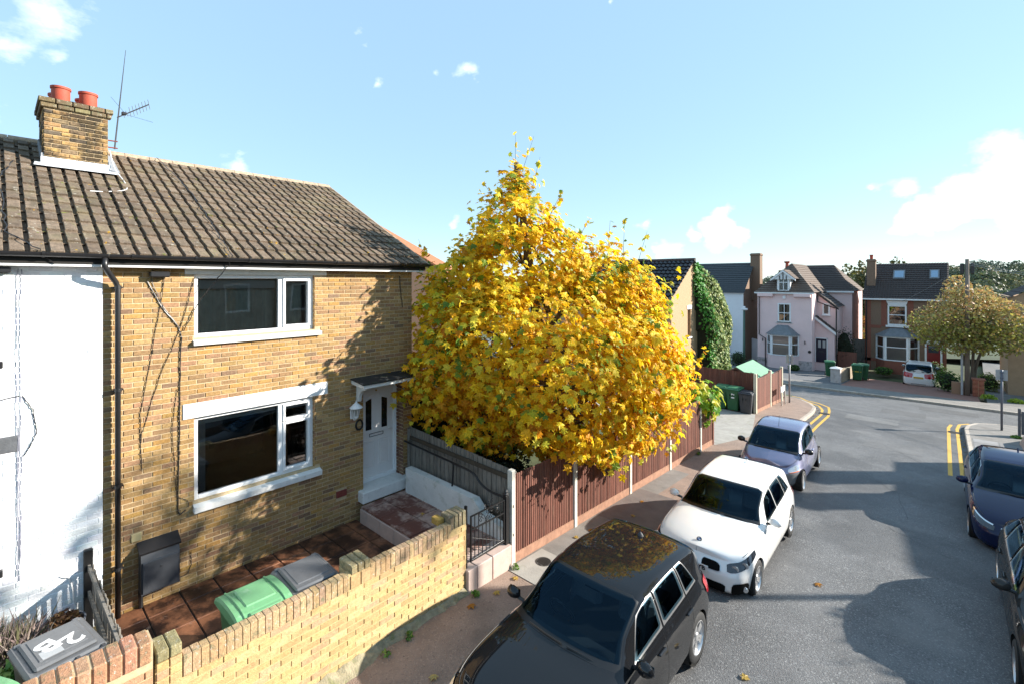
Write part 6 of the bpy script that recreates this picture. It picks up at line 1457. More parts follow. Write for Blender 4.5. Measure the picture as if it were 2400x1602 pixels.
roofplane((-6.5,46.75,.64),(-6.5,47.5,.64),(-8.15,47.5,2.04),(-8.15,46.75,2.04),6,0,M_rtile_d,po,wave=0)
q = MB(); q.box(-7.98,-7.22,46.84,46.9,-1.9,.05); pd = q.obj('door', mat('dark_navy_door', (.012,.01,.03), .3, var=0), HP)
for a in (-7.82,-7.5): MB().box(a,a+.2,46.82,46.85,-.7,-.12).obj('pane', M_curtain, pd)
MB().box(-7.78,-7.42,46.82,46.85,-1.05,-.98).obj('letter_plate', M_al, pd)
q = MB(); 
for x in (-8.05,-7.22): q.box(x,x+.07,46.82,46.9,-1.9,.12)
q.box(-8.05,-7.15,46.82,46.9,.05,.13); q.obj('door_frame', M_white, pd)
q = MB(); q.box(-9.9,-5.97,51,58,BZ,4.0); q.obj('rear_wing', M_pink, HP)
rz6 = 6.4
roofplane((-9.9,50.8,3.98),(-5.8,50.8,3.98),(-7.8,54.3,rz6),(-10.2,54.3,rz6),14,0,M_rtile_d,HP,wave=0); roofplane((-5.8,50.8,3.98),(-5.8,58,3.98),(-7.8,54.3,rz6),(-7.8,54.3,rz6),14,0,M_rtile_b,HP,wave=0); roofplane((-5.8,58,3.98),(-9.9,58,3.98),(-10.2,54.3,rz6),(-7.8,54.3,rz6),10,0,M_rtile_d,HP,wave=0)
MB().box(-7.9,-5.8,50.74,50.82,3.84,3.98).obj('gutter', M_white, HP)
MB().tube([(-12.0,45.42,3.8),(-12.0,45.42,.2),(-11.5,45.42,-.1),(-11.5,45.42,-2.5)], .04, 6).obj('downpipe', M_black, HP); MB().tube([(-6.62,47.4,2.6),(-6.62,47.4,-2.4)], .05, 6).obj('downpipe', M_black, HP)
MB().tube([(-7.95,47.4,3.8),(-7.95,47.4,3.1),(-6.7,47.4,2.6)], .04, 6).obj('downpipe', M_black, HP)
MB().box(-10.15,-9.95,45.4,45.49,3.35,3.6).obj('alarm_box', M_white, HP)
for x in (-11.75,-8.55): MB().box(x,x+.05,45.4,45.47,-.35,-.1).obj('wall_tie', M_black, HP)
MB().lathe([(.12,0),(.12,.02)], 12, Matrix.Translation((-8.2,45.47,-.95)) @ Matrix.Rotation(PI/2,4,'X')).obj('house_plaque', M_black, HP)
# ---- white house to its left
HC = thing('white_gabled_house', 'white rendered house with slate roof behind the ivy covered gable', 'house', (-17,49,BZ))
hwall(HC, -21, -13.81, 47, BZ, 3.8, [(-16.3,-15.3,1.85,3.5)], M_cwhite)
hwin(HC, -16.3,-15.3,1.85,3.5,47.02, bars=(2.7,))
bay(HC, -16.3, 2.9, 46.98, BZ, -.85, .95, 1.55, .7, M_cwhite, M_slate)
q = MB(); q.add([(-13.81,47,BZ),(-13.81,53.4,BZ),(-13.81,53.4,3.8),(-13.81,50.2,6.6),(-13.81,47,3.8)], [(0,1,2,3,4)]); q.obj('gable_wall', M_midbrick, HC)
roofplane((-21,46.8,3.72),(-13.65,46.8,3.72),(-13.65,50.2,6.66),(-21,50.2,6.66),16,0,M_slate,HC,wave=0); roofplane((-13.65,53.6,3.72),(-21,53.6,3.72),(-21,50.2,6.66),(-13.65,50.2,6.66),10,0,M_slate,HC,wave=0)
stack(HC, -13.5, 50.2, .85, .9, 3, 7.55, M_midbrick, 0)
MB().box(-13.83,-13.75,46.95,47.0,BZ,3.75).obj('corner_pipe', M_white, HC)
MB().prism([(-13.6,49.0,BZ),(-11.9,49.0,BZ),(-11.9,49.0,-.9),(-13.6,49.0,-.6)], (0,.2,0)).obj('side_gate', M_cwhite, HC)
cs = tag(thing('far_chimney', '', '', (-13.6,62,4)), 'small far brick chimney with red pot between the white and pink houses', 'chimney')
MB().box(-14.3,-13.0,62,63,2,6.1).obj('stack', M_midbrick, cs); MB().lathe([(.22,6.1),(.2,6.4),(.16,6.9),(.3,7.0),(.3,7.15)], 12, Matrix.Translation((-13.5,62.4,0))).obj('chimney_pot', M_pot, cs)
q = MB(); q.box(-20,-11,63,70,-3,4.4); 
# ---- brick house with rooflights
HD = thing('bay_fronted_brick_house', 'brick house with dark tiled roof, two rooflights and white bay window', 'house', (-2.4,53,BZ))
hwall(HD, -4.95, .15, 50, BZ, 3.5, [(-3.44,-2.23,1.24,2.87)], M_midbrick)
q = MB(); q.add([(-4.95,50,BZ),(-4.95,56.4,BZ),(-4.95,56.4,3.5),(-4.95,53.2,6.3),(-4.95,50,3.5)], [(4,3,2,1,0)]); q.add([(.15,50,BZ),(.15,56.4,BZ),(.15,56.4,3.5),(.15,53.2,6.3),(.15,50,3.5)], [(0,1,2,3,4)]); q.obj('gable_wall', M_midbrick, HD)
for a, c, d, e in ((-4.96,-4.55,BZ,3.45),(-3.86,-3.5,1.1,3.45),(-2.17,-1.8,1.1,3.45),(-4.55,-3.86,.95,1.2),(-1.8,.15,.95,1.2),(-4.96,-4.1,-1.8,-1.55),(-.15,.16,BZ,3.45)): MB().box(a,c,49.975,49.995,d,e).obj('quoin', M_redbrick, HD)
hwin(HD, -3.44,-2.23,1.24,2.87,50.02, bars=(2.08,), curtain=False, g=.1); MB().prism([(-3.4,49.95,2.87),(-2.27,49.95,2.87),(-2.13,49.95,3.25),(-3.54,49.95,3.25)], (0,.05,0)).obj('lintel', M_white, HD)
MB().box(-3.56,-2.1,49.85,50.0,1.08,1.24).obj('sill', M_white, HD)
bay(HD, -2.83, 2.75, 49.98, BZ, -1.55, .35, 1.02, .9, M_redbrick, M_leadroof, split=.55)
q = MB(); q.box(-1.0,-.2,49.94,50.0,-2.2,-.1); dd = q.obj('door', mat('red_door', (.2,.008,.012), .35, var=.05), HD); MB().box(-.9,-.3,49.92,49.94,-.75,-.2).obj('pane', M_fglass, dd)
q = MB()
for x in (-1.12,-.2): q.box(x,x+.12,49.9,50.0,-2.3,.15)
q.box(-1.12,-.08,49.9,50.0,-.08,.15); q.obj('door_frame', M_white, dd)
roofplane((-5.1,49.75,3.42),(.3,49.75,3.42),(.3,53.2,6.38),(-5.1,53.2,6.38),18,30,M_rtile_d,HD,wave=.03); roofplane((.3,56.6,3.42),(-5.1,56.6,3.42),(-5.1,53.2,6.38),(.3,53.2,6.38),8,0,M_rtile_d,HD,wave=0)
MB().box(-5.1,.3,49.68,49.76,3.3,3.42).obj('fascia', M_white, HD)
stack(HD, -4.62, 51.2, .6, .6, 4.4, 6.75, M_midbrick, 1)
def onD(z): return 49.75+(z-3.42)/(6.38-3.42)*(53.2-49.75)
for x0, x1, z0, z1 in ((-3.2,-2.42,5.0,5.72),(-.86,-.26,5.0,5.72)):
    n = Vector((0,-.65,.76)); A, B = Vector((0,onD(z0),z0)), Vector((0,onD(z1),z1)); sk = MB()
    for f_, off in ((0,.1),): sk.add([(x0,A.y,A.z),(x1,A.y,A.z),(x1,B.y,B.z),(x0,B.y,B.z)]+[tuple(Vector((x,p.y,p.z))+n*.12) for x, p in ((x0,A),(x1,A),(x1,B),(x0,B))], [(0,1,5,4),(1,2,6,5),(2,3,7,6),(3,0,4,7),(4,5,6,7)])
    so = sk.obj('rooflight', M_leadroof, HD); g_ = .09
    MB().add([tuple(Vector((x,p.y,p.z))+n*.13) for x, p in ((x0+g_,A.lerp(B,.12)),(x1-g_,A.lerp(B,.12)),(x1-g_,A.lerp(B,.88)),(x0+g_,A.lerp(B,.88)))], [(0,1,2,3)]).obj('pane', mat('sky_reflecting_pane', (.3,.4,.5), .03, metal=.8, var=.05), so)
MB().tube([(-4.85,49.9,3.4),(-4.85,49.9,-2.4)], .045, 6).obj('downpipe', M_black, HD)
# ---- ivy gabled house
HF = thing('ivy_house', 'tan brick house with black pantiled roof and ivy on its gable', 'house', (-12,24.4,pz(24)))
GXF = -9.6
q = MB(); zF = pz(24)-.4
holesG = [(23.75,24.15,2.05,3.45),(23.0,23.5,.2,1.0)]
holed(q, lambda u, w_, z: (GXF+w_, u, z), 21.8, 27.0, zF, 4.1, holesG, .15); q.add([(GXF,21.8,4.1),(GXF,27,4.1),(GXF,24.4,5.85)], [(0,1,2)]); q.add([(GXF,21.8,zF),(GXF-8,21.8,zF),(GXF-8,21.8,4.1),(GXF,21.8,4.1)], [(0,1,2,3)]); q.obj('wall', M_tanbrick, HF)
for h in holesG:
    w_ = MB().add([(GXF-.14,h[0],h[2]),(GXF-.14,h[1],h[2]),(GXF-.14,h[1],h[3]),(GXF-.14,h[0],h[3])], [(0,1,2,3)]).obj('window', M_midbrick if h[0] > 23.6 else M_dark, HF); MB().box(GXF-.05,GXF+.03,h[0]-.08,h[1]+.08,h[3],h[3]+.2).obj('lintel', M_white, w_); MB().box(GXF-.05,GXF+.06,h[0]-.05,h[1]+.05,h[2]-.07,h[2]).obj('sill', M_white, w_)
roofplane((GXF-8,21.5,3.95),(GXF+.12,21.5,3.95),(GXF+.12,24.4,5.95),(GXF-8,24.4,5.95),11,34,M_glazed,HF,h=.05,wave=.055); roofplane((GXF+.12,27.3,3.95),(GXF-8,27.3,3.95),(GXF-8,24.4,5.95),(GXF+.12,24.4,5.95),8,0,M_glazed,HF,wave=0)
MB().tube([(GXF-8,24.4,5.97),(GXF+.14,24.4,5.97)], .1, 8).obj('ridge', M_rtile_d, HF); MB().bbox(-12.6,-12.2,24.2,24.6,5.95,6.1,.02).obj('ridge_vent', M_black, HF)
# ivy: thick mat of leaves on the right half of the gable
iv = thing('ivy', 'thick green ivy covering the right half of the tan brick gable', 'ivy', (GXF+.3,26,zF))
def ivyX(y, z):
    k = ss(24.3,25.2,y); b_ = .25+.55*ss(5.6,1.5,z)+.25*math.sin(y*3.1+z*1.7)*.5
    return GXF+.05+k*b_*(1 if y < 27.4 else max(.2, 1-(y-27.4)))
def ytop(y): return min(5.75-abs(y-24.6)*.62, 5.7)
def ybound(z): return 24.45+.5*math.sin(max(0,4.5-z)*.5)*.9
q = MB()
us = rng(24.4,28.3,.2); vs_ = [i/14 for i in range(15)]
q.grid(lambda y, v: (ivyX(y, zF+(ytop(y)-zF)*v)-.12 if y > ybound(zF+(ytop(y)-zF)*v)+.15 else GXF-.15, y, zF+(ytop(y)-zF)*v), us, vs_); q.obj('stems', MATS['dark_twigs'], iv)
q = MB()
for k in range(9000):
    y = R.uniform(24.35,28.45); z = R.uniform(zF, ytop(y)+.15)
    if y < ybound(z)+R.uniform(-.15,.1): continue
    p = Vector((ivyX(y,z)+R.uniform(-.05,.14), y, z)); n = Vector((R.uniform(.3,1),R.uniform(-.8,.5),R.uniform(-.2,.8))).normalized(); u = n.cross(Vector((R.uniform(-1,1),R.uniform(-1,1),R.uniform(-1,1)))).normalized(); v = n.cross(u); s = R.uniform(.05,.1)
    big = y > 25.2+R.uniform(-.4,.4); c = R.choice([(.16,.24,.05),(.26,.33,.08),(.38,.4,.12),(.1,.17,.04)]) if big else R.choice([(.08,.28,.03),(.11,.36,.04),(.06,.2,.03)])
    q.add([p-u*s, p+v*s*.8, p+u*s, p-v*s*.8], [(0,1,2,3)], jit(c,.2))
q.obj('leaves', M_fol, iv, kind='stuff')
# ---- fences, shed and posts round its drive
dzf = pz(22.4)
f1 = board_fence('dark_fence', 'dark brown board fence behind the three driveway bins', (-9.6,22.42), (1,0), (0,-1), 3.62, lambda u: dzf+1.62+.0*u, lambda u: dzf-.1, .11, M_wood_brown)
MB().box(-9.6,-5.98,22.43,22.46,dzf-.1,dzf+1.6).obj('backing_panel', MATS['fence_backing'], f1)
f2 = thing('corner_fence', 'dark brown fence with three cream concrete posts beside the driveway', 'fence', (-5.9,24,pz(24)))
pp = [21.8,24.05,26.15]
for y in pp: MB().bbox(-5.97,-5.85,y-.06,y+.06,pz(y)-.2,pz(y)+1.68-(.0 if y < 22 else .02),.012).obj('post', mat('cream_post', (.62,.58,.45), .85, var=.1, scale=8), f2)
for a, c in zip(pp, pp[1:]):
    y = a+.06; MB().box(-5.92,-5.9,a,c,pz(c),pz((a+c)/2)+1.5).obj('backing_panel', MATS['fence_backing'], f2)
    while y < c-.07:
        MB().bbox(-5.9,-5.875,y,y+.1,pz(y)+.14,pz(a)+1.55-.12*math.sin(PI*(y-a)/(c-a))-.05,.006).obj('board', M_wood_brown, f2); y += .108
    q = MB(); q.add([(-5.9,a+.06,pz(a)-.05),(-5.87,a+.06,pz(a)-.05),(-5.87,c-.06,pz(c)-.05),(-5.9,c-.06,pz(c)-.05),(-5.9,a+.06,pz(a)+.15),(-5.87,a+.06,pz(a)+.15),(-5.87,c-.06,pz(c)+.15),(-5.9,c-.06,pz(c)+.15)], [(0,3,2,1),(4,5,6,7),(0,1,5,4),(1,2,6,5),(2,3,7,6),(3,0,4,7)]); q.obj('gravel_board', M_gravelb, f2)
sd = thing('garden_shed', 'brown wooden shed with pale green felt roof behind the corner fence', 'shed', (-7.4,25.5,pz(25)))
zs0 = pz(25.5)-.1; M_shed = mat('shed_board', (.1,.05,.035), .85, var=.3, scale=8, bump=.2); M_felt = mat('green_felt', (.17,.34,.22), .85, var=.12, scale=8, bump=.3, bscale=60)
q = MB(); q.prism([(-8.3,24.3,zs0),(-6.5,24.3,zs0),(-6.5,24.3,.22),(-7.4,24.3,.72),(-8.3,24.3,.22)], (0,2.4,0)); q.obj('walls', M_shed, sd)
for sg in (-1,1): MB().prism([(-7.4,24.12,.76),(-7.4+sg*1.08,24.12,.16),(-7.4+sg*1.08,24.12,.19),(-7.4,24.12,.79)], (0,2.75,0)).obj('roof', M_felt, sd); MB().prism([(-7.4,24.08,.75),(-7.4+sg*1.1,24.08,.13),(-7.4+sg*1.1,24.08,.05),(-7.4,24.08,.66)], (0,.04,0)).obj('bargeboard', M_shed, sd)
# ---- posts and signs
M_galv = mat('galvanised_steel', (.3,.31,.33), .5, metal=.5, var=.1, scale=10); M_signback = mat('sign_back', (.4,.42,.44), .5, metal=.4, var=.08)
def signpost(x, y, h, pw, ph, label, tone=M_galv):
    t = tag(thing('sign_post', '', '', (x,y,pz(y))), label, 'sign post'); z = pz(y)
    MB().tube([(x,y,z-.1),(x,y,z+h)], .038, 10).obj('post', tone, t, smooth=True); MB().bbox(x-pw/2,x+pw/2,y+.045,y+.055,z+h-ph,z+h,.004).obj('sign_plate', M_signback, t)
    for k in (.25,.75): MB().box(x-.05,x+.05,y-.045,y+.045,z+h-ph*k-.015,z+h-ph*k+.015).obj('clip', tone, t)
    return t
signpost(-5.5,25.9,2.3,.3,.42,'tall grey sign post standing on the pavement by the corner fence'); signpost(1.7,27.0,2.4,.34,.42,'grey sign post at the right hand corner pavement', mat('dark_grey_post', (.12,.13,.16), .5, metal=.3, var=.1))
nb = tag(thing('street_name_board', '', '', (-5.55,25,pz(25))), 'white street name board on two short legs beside the corner fence', 'sign')
for y in (24.65,25.35): MB().tube([(-5.55,y,pz(y)-.1),(-5.6,y,pz(y)+.9)], .03, 8).obj('leg', M_conc, nb)
MB().bbox(-5.6,-5.575,24.6,25.4,pz(25)+.62,pz(25)+.88,.006).obj('board', M_white, nb)
ln = tag(thing('street_lamp', '', '', (-13.0,44.6,BZ)), 'slim dark green street lamp column in front of the white house', 'street lamp')
MB().tube([(-13.0,44.6,BZ),(-13.0,44.6,-1.2),(-13.0,44.6,2.35)], [.11,.1,.075], 10).obj('column', mat('green_column', (.05,.11,.08), .5, var=.1), ln, smooth=True); MB().bbox(-13.18,-12.72,44.45,44.75,2.3,2.48,.05).obj('lamp_head', M_white, ln)
MB().bbox(-13.1,-12.9,44.5,44.7,2.45,2.65,.04).obj('photocell', M_white, ln)
# ---- front walls, pillars, drives
gp = tag(thing('gate_pillar', '', '', (-5.35,38.1,pz(38))), 'stubby white painted brick pillar ending the rubble wall', 'pillar')
z0 = pz(38.1); MB().bbox(-5.62,-5.08,37.85,38.4,z0-.2,z0+.92,.02).obj('shaft', mat('flaking_pink_white', (.52,.47,.44), .85, var=.15, scale=4, bump=.2, dirt=[((.25,.18,.13),5,.55,.66,.6)]), gp); MB().add([(-5.68,37.8,z0+.92),(-5.02,37.8,z0+.92),(-5.02,38.45,z0+.92),(-5.68,38.45,z0+.92),(-5.35,38.12,z0+1.05)], [(0,1,4),(1,2,4),(2,3,4),(3,0,4),(3,2,1,0)]).obj('cap', M_oldwhite, gp)
rw = MB(); P = [(38.4,.85),(40,.85),(42,.8),(44,.75),(45.2,.9)]
vs = []
for y, h in P: vs += [(-5.3,y,pz(y)-.2),(-5.05,y,pz(y)-.2),(-5.08,y,pz(y)+h),(-5.27,y,pz(y)+h)]
rw.add(vs, [(4*i+k, 4*i+(k+1)%4, 4*i+4+(k+1)%4, 4*i+4+k) for i in range(4) for k in range(4)]+[(3,2,1,0)]); tag(rw.obj('rubble_wall', mat('rubble', (.3,.24,.17), .95, var=.4, scale=9, bump=.8, bscale=9)), 'rough stone wall between the pink house forecourt and red drive', 'wall')
for i, (x, y, lb) in enumerate(((-4.55,41.6,'green wheelie bin with yellow stripe beyond the rubble wall'),(-4.3,42.5,'green wheelie bin behind the yellow striped bin on the red drive'),(-6.3,42.2,'green wheelie bin behind the rubble wall near the navy door'))):
    bb = bins(BG2, (x,y,pz(y)-.02), .1*i, lb, None, 1.15)
    if i == 0: MB().box(x-.25,x+.25,y-.36,y-.355,pz(y)+.62,pz(y)+.68).obj('stripe', mat('yellow_tape', (.6,.45,.04), .6), bb)
bush('topiary', 'dark round clipped shrub beside the pink house porch', (-6.2,48.6,-2.6), .75, 3.4, 1500, .12, DK)
tag(MB().box(-6.6,-5.3,47.9,48.0,BZ,-1.0).obj('garden_screen', M_wood_brown), 'brown wooden screen below the dark round shrub', 'screen')
tag(MB().box(-5.9,-4.98,51.2,51.3,BZ,-.2).obj('side_gate', M_wood_grey), 'tall grey brown side gate between the pink and brick houses', 'gate')
# ---- right: pole, street tree, pillar
tp = tag(thing('telegraph_pole', '', '', (1.05,39.85,pz(39.9))), 'tall wooden telegraph pole in front of the autumn street tree', 'telegraph pole')
zP = pz(39.9); M_pole = mat('pole_timber', (.2,.16,.13), .9, var=.25, scale=6, stretch=(4,4,.6), bump=.3)
MB().tube([(1.05,39.85,zP-.2),(1.05,39.85,6.2)], [.13,.095], 12).obj('pole', M_pole, tp, smooth=True); MB().tube([(.82,39.8,zP-.2),(.82,39.8,.6)], .06, 8).obj('cable_guard', M_signback, tp)
for x in (.82,1.28): MB().bbox(x-.09,x+.09,39.75,39.95,5.3,5.95,.03).obj('junction_box', M_black, tp)
def wire(a, b_, sag, nm, lab):
    a, b_ = Vector(a), Vector(b_); P = [a.lerp(b_, i/16)-Vector((0,0,sag*4*(i/16)*(1-i/16))) for i in range(17)]
    tag(MB().tube(P, .011, 4).obj(nm, mat('overhead_wire', (.3,.3,.3), .6)), lab, 'wire', 'overhead wires')
wire((1.1,39.85,5.95),(9,30,4.6),.35,'overhead_wire','thick pale overhead wire, highest of those running right from the pole'); wire((1.1,39.85,5.85),(9,33,4.4),.3,'overhead_wire','lower overhead wire running right from the telegraph pole'); wire((1.05,39.9,5.9),(-2.5,50,3.2),.1,'overhead_wire','thin overhead wire from the pole to the brick house eaves')
st_ = thing('street_tree', 'rusty green autumn street tree behind the telegraph pole', 'tree', (1.3,41.6,pz(41)))
zT = pz(41.6)
for k, (dx, dy) in enumerate(((-.35,0),(.3,.1),(.05,-.1))): MB().tube(smoothpts([(1.3+dx*.3,41.6+dy,zT-.1),(1.3+dx*.6,41.6+dy,zT+1.6),(1.3+dx*2.2,41.6+dy*3,zT+3.4)],4), [.14,.13,.12,.1,.09,.08,.07,.06,.05], 7).obj('trunk', M_bark, st_, smooth=True)
q = MB(); LB2 = [(1.2,40.3,2.5,2.3,1.8),(-.3,40.1,2.1,1.5,1.25),(2.8,40.3,2.3,1.6,1.4),(1.2,40.2,3.6,1.3,1.1),(.4,39.9,1.3,1.6,.9),(2.2,39.9,1.35,1.5,.9),(.6,41.0,4.4,.7,.8)]
for k in range(8000):
    c = R.choices(LB2, [a[3]*a[4] for a in LB2])[0]; d = Vector((R.gauss(0,1),R.gauss(0,1),R.gauss(0,1))).normalized()*(1-.42*R.random()**1.5+R.uniform(0,.08)); p = Vector((c[0]+d.x*c[3], c[1]+d.y*c[3], c[2]+d.z*c[4]))
    n = Vector((R.gauss(0,1),R.gauss(0,1),R.gauss(.4,1))).normalized(); u = n.cross(Vector((R.uniform(-1,1),R.uniform(-1,1),R.uniform(-1,1)))).normalized(); v = n.cross(u); s = R.uniform(.045,.1)
    hi = ss(1.2,4.2,p.z)+R.uniform(-.3,.3); col = R.choice([(.5,.29,.12),(.46,.36,.12),(.4,.34,.13)]) if hi > .5 else R.choice([(.3,.3,.07),(.42,.38,.07),(.2,.21,.05),(.36,.25,.09)])
    q.add([p-u*s*1.3, p+v*s*.8, p+u*s*1.3, p-v*s*.8], [(0,1,2,3)], jit(col,.2))
q.obj('crown', M_fol, st_, kind='stuff')
for k in range(26):
    c = R.choice(LB2); d = Vector((R.gauss(0,1),R.gauss(0,1),R.gauss(.3,1))).normalized(); MB().tube([(1.3,41.6,zT+3.0),(c[0]+d.x*c[3]*.4,c[1]+d.y*c[3]*.4,c[2]),(c[0]+d.x*c[3],c[1]+d.y*c[3],c[2]+d.z*c[4])], [.04,.025,.008], 5).obj('branch', M_bark, st_)
bp_ = tag(thing('brick_pillar', '', '', (1.55,40.0,pz(40))), 'square red brick gate pillar beside the telegraph pole', 'pillar')
MB().box(1.3,1.78,39.8,40.3,pz(40)-.2,pz(40)+.98).obj('core', M_mortar, bp_)
for r_ in range(13):
    for k in range(2): MB().bbox(1.28+k*.255,1.28+k*.255+.24,39.78,39.83,pz(40)-.0+r_*.075,pz(40)+r_*.075+.062,.006,jit((.33,.11,.07),.2)).obj('brick', M_wbrick, bp_)
MB().bbox(1.24,1.84,39.74,40.36,pz(40)+.98,pz(40)+1.05,.01,(.36,.15,.1)).obj('cap', M_wbrick, bp_)
tag(MB().bbox(.35,.98,39.9,40.15,pz(40)-.2,pz(40)+.72,.01,(.33,.2,.13)).obj('brick_wall_stub', M_wbrick), 'short low brick wall left of the telegraph pole', 'wall')
for i, (x, y, rx, rz_, cols, lb) in enumerate(((.2,41.2,.7,1.3,[(.05,.12,.02),(.1,.2,.03)],'low green bush under the street tree beside the white people carrier'),(-.5,47.5,.8,1.5,[(.05,.11,.02),(.12,.2,.04)],'green bush by the red door'),(2.2,45,.6,1.2,[(.14,.22,.04),(.25,.3,.06)],'sunlit bush at the near side of the track'),(3.7,46,.8,1.3,[(.12,.2,.03),(.2,.26,.05)],'bush at the far side of the track'),(-3.6,48.6,.6,.6,[(.05,.12,.02),(.1,.2,.03)],'low plants under the white bay window'),(-9.0,43.9,.4,.5,[(.06,.12,.02)],'small plants at the foot of the pink house'),(-12.9,42.6,.6,1.2,[(.04,.08,.02)],'dark hedge piece by the green lamp column'))):
    bush('bush', lb, (x,y,pz(y)-.05), rx, rz_, 700, .13, cols)
for x, y, lb in ((1.95,39.3,'bright lime grass tuft at the brick pillar foot'),(3.0,38.6,'bright grass verge at the right edge of the photo')):
    q = MB(); leaf_quads(q, 160, dome(x,y,pz(y),.35,.22), .16, [(.35,.45,.04),(.28,.4,.05)], 2); tag(q.obj('grass_tuft', M_fol), lb, 'grass')
# tan house at the right edge
HR = thing('tan_house', 'tan rendered house with pantiled roof at the right edge of the photo', 'house', (5.5,46,BZ))
q = MB(); q.box(3.05,9,44,50,BZ-.5,3.9); q.obj('wall', M_tan, HR)
roofplane((2.95,43.8,3.7),(2.95,50.2,3.7),(6,50.2,5.6),(6,43.8,5.6),9,22,M_rtile_d,HR,wave=.04); MB().add([(3.05,43.99,3.7),(9,43.99,3.7),(6,43.99,5.6)], [(0,1,2)]).obj('gable', M_tan, HR)
# right corner: garden gate and low coping
gg = tag(thing('garden_gate', '', '', (2.2,26.3,pz(26))), 'grey panelled garden gate at the right edge by the sign post', 'gate')
z0 = pz(26.3); MB().bbox(2.08,2.16,26.2,26.28,z0-.1,z0+1.05,.01).obj('post', mat('grey_gate', (.11,.115,.13), .6, var=.1), gg)
for k in range(6): MB().bbox(2.17+k*.1,2.26+k*.1,26.22,26.25,z0+.08,z0+.95-.08*k,.006).obj('slat', MATS['grey_gate'], gg)
q = MB(); q.add([(1.95,23.2,pz(23.2)-.1),(2.6,23.2,pz(23.2)-.1),(2.6,25.9,pz(25.9)-.1),(1.95,24.6,pz(24.6)-.1),(2.15,23.2,pz(23.2)+.42),(2.6,23.2,pz(23.2)+.42),(2.6,25.7,pz(25.9)+.42),(2.15,24.7,pz(24.6)+.42)], [(0,1,5,4),(1,2,6,5),(2,3,7,6),(3,0,4,7),(4,5,6,7)])
tag(q.obj('low_pink_wall', mat('pink_cement', (.42,.28,.22), .85, var=.1, scale=4)), 'low sloping pink cement wall at the right edge', 'wall')
weed(2.0,25.7,120,'green weed clump against the low pink wall', .09, .16)
# ================================================================ woods and trees behind
b = MB(); b.grid(lambda y, x: (x, y, -3.2+ss(70,190,y)*7.6*(.55+.45*ss(-120,20,x))+1.2*math.sin(x*.03)+.8*math.sin(x*.075+1)), rng(62,330,12), rng(-260,160,12), flip=True); o = b.obj('hillside', mat('hillside_grass', (.05,.07,.03), .95, var=.3, scale=.2)); o['kind'] = 'structure'
def hill(x, y): return -3.2+ss(70,190,y)*7.6*(.55+.45*ss(-120,20,x))+1.2*math.sin(x*.03)+.8*math.sin(x*.075+1)
q = MB()
for k in range(230):
    y = R.uniform(85,205); x = -.33*y+R.random()*(.45*y+6)
    rr = R.uniform(1.9,3.6); c = Vector((x, y, hill(x,y)+rr*.6)); base = R.choice([(.075,.105,.06),(.085,.115,.06),(.11,.13,.06),(.15,.15,.065),(.07,.1,.075)])  # distance haze painted in: leaf colours lightened and shifted towards blue
    for j in range(430):
        d = Vector((R.gauss(0,1),R.gauss(0,1),R.gauss(.3,1))).normalized(); d.z = d.z if d.z > -.4 else -d.z; p = c+Vector((d.x*rr,d.y*rr,d.z*rr*.95))*(1-.3*R.random()**2); n = (d+Vector((R.gauss(0,.5),R.gauss(0,.5),R.gauss(0,.5)))).normalized(); u = n.cross(Vector((R.uniform(-1,1),R.uniform(-1,1),R.uniform(-1,1)))).normalized(); v = n.cross(u); s = R.uniform(.14,.3)
        q.add([p-u*s, p+v*s, p+u*s, p-v*s], [(0,1,2,3)], jit(base,.3))
o = q.obj('far_wood', M_fol); o['kind'] = 'stuff'; o['label'] = 'wooded hillside behind the houses'; o['category'] = 'wood'
def bgtree(x, y, z0, h, rad, cols, lab, n=2200):
    t = thing('background_tree', lab, 'tree', (x,y,z0), group='trees behind the houses')
    MB().tube([(x,y,z0),(x,y,z0+h*.8)], [.25,.08], 8).obj('trunk', M_bark, t); q = MB()
    for k in range(n):
        d = Vector((R.gauss(0,1),R.gauss(0,1),R.gauss(0,1))).normalized(); f = (1-.4*R.random()**1.5)*(1+.18*math.sin(5*d.x+4*d.z+x)); p = Vector((x+d.x*rad*f, y+d.y*rad*f, z0+h*.62+d.z*h*.42*f)); n_ = Vector((R.gauss(0,1),R.gauss(0,1),R.gauss(.4,1))).normalized(); u = n_.cross(Vector((R.uniform(-1,1),R.uniform(-1,1),R.uniform(-1,1)))).normalized(); v = n_.cross(u); s = R.uniform(.1,.22)
        q.add([p-u*s, p+v*s*.8, p+u*s, p-v*s*.8], [(0,1,2,3)], jit(R.choice(cols),.25))
    q.obj('crown', M_fol, t, kind='stuff')
OL = [(.07,.08,.025),(.1,.1,.03),(.14,.12,.04),(.05,.065,.02)]
bgtree(-6.3,66,-3.2,9.6,1.6,OL,'tall olive tree between the pink and brick houses'); bgtree(-4.6,69,-3.2,10.2,1.9,OL,'tall tree rising behind the brick house chimney'); bgtree(-6.5,60,-3,4.5,1.1,[(.35,.14,.04),(.3,.2,.05),(.12,.13,.03)],'small red tinged tree in the gap beside the pink house',900)
bgtree(-9,72,-3,9,2.4,OL,'dark tree behind the pink house rear wing')
# brick building glimpsed behind the main house gable
HG = thing('rear_building', 'orange brick gable glimpsed behind the main roof', 'building', (-14,11,0))
q = MB(); q.prism([(-14.6,12,-.3),(-22,12,-.3),(-22,12,8.2),(-14.6,12,5.3)], (0,.5,0)); q.obj('wall', mat('pinkish_brickwork', (.42,.27,.2), .9, var=.25, scale=24, stretch=(1,1,2.4), bump=.3), HG)
MB().prism([(-22,11.85,8.2),(-14.4,11.85,5.22),(-14.4,11.85,5.34),(-22,11.85,8.33)], (0,.7,0)).obj('verge', mat('orange_tile', (.40,.17,.08), .8, var=.2, scale=9), HG)
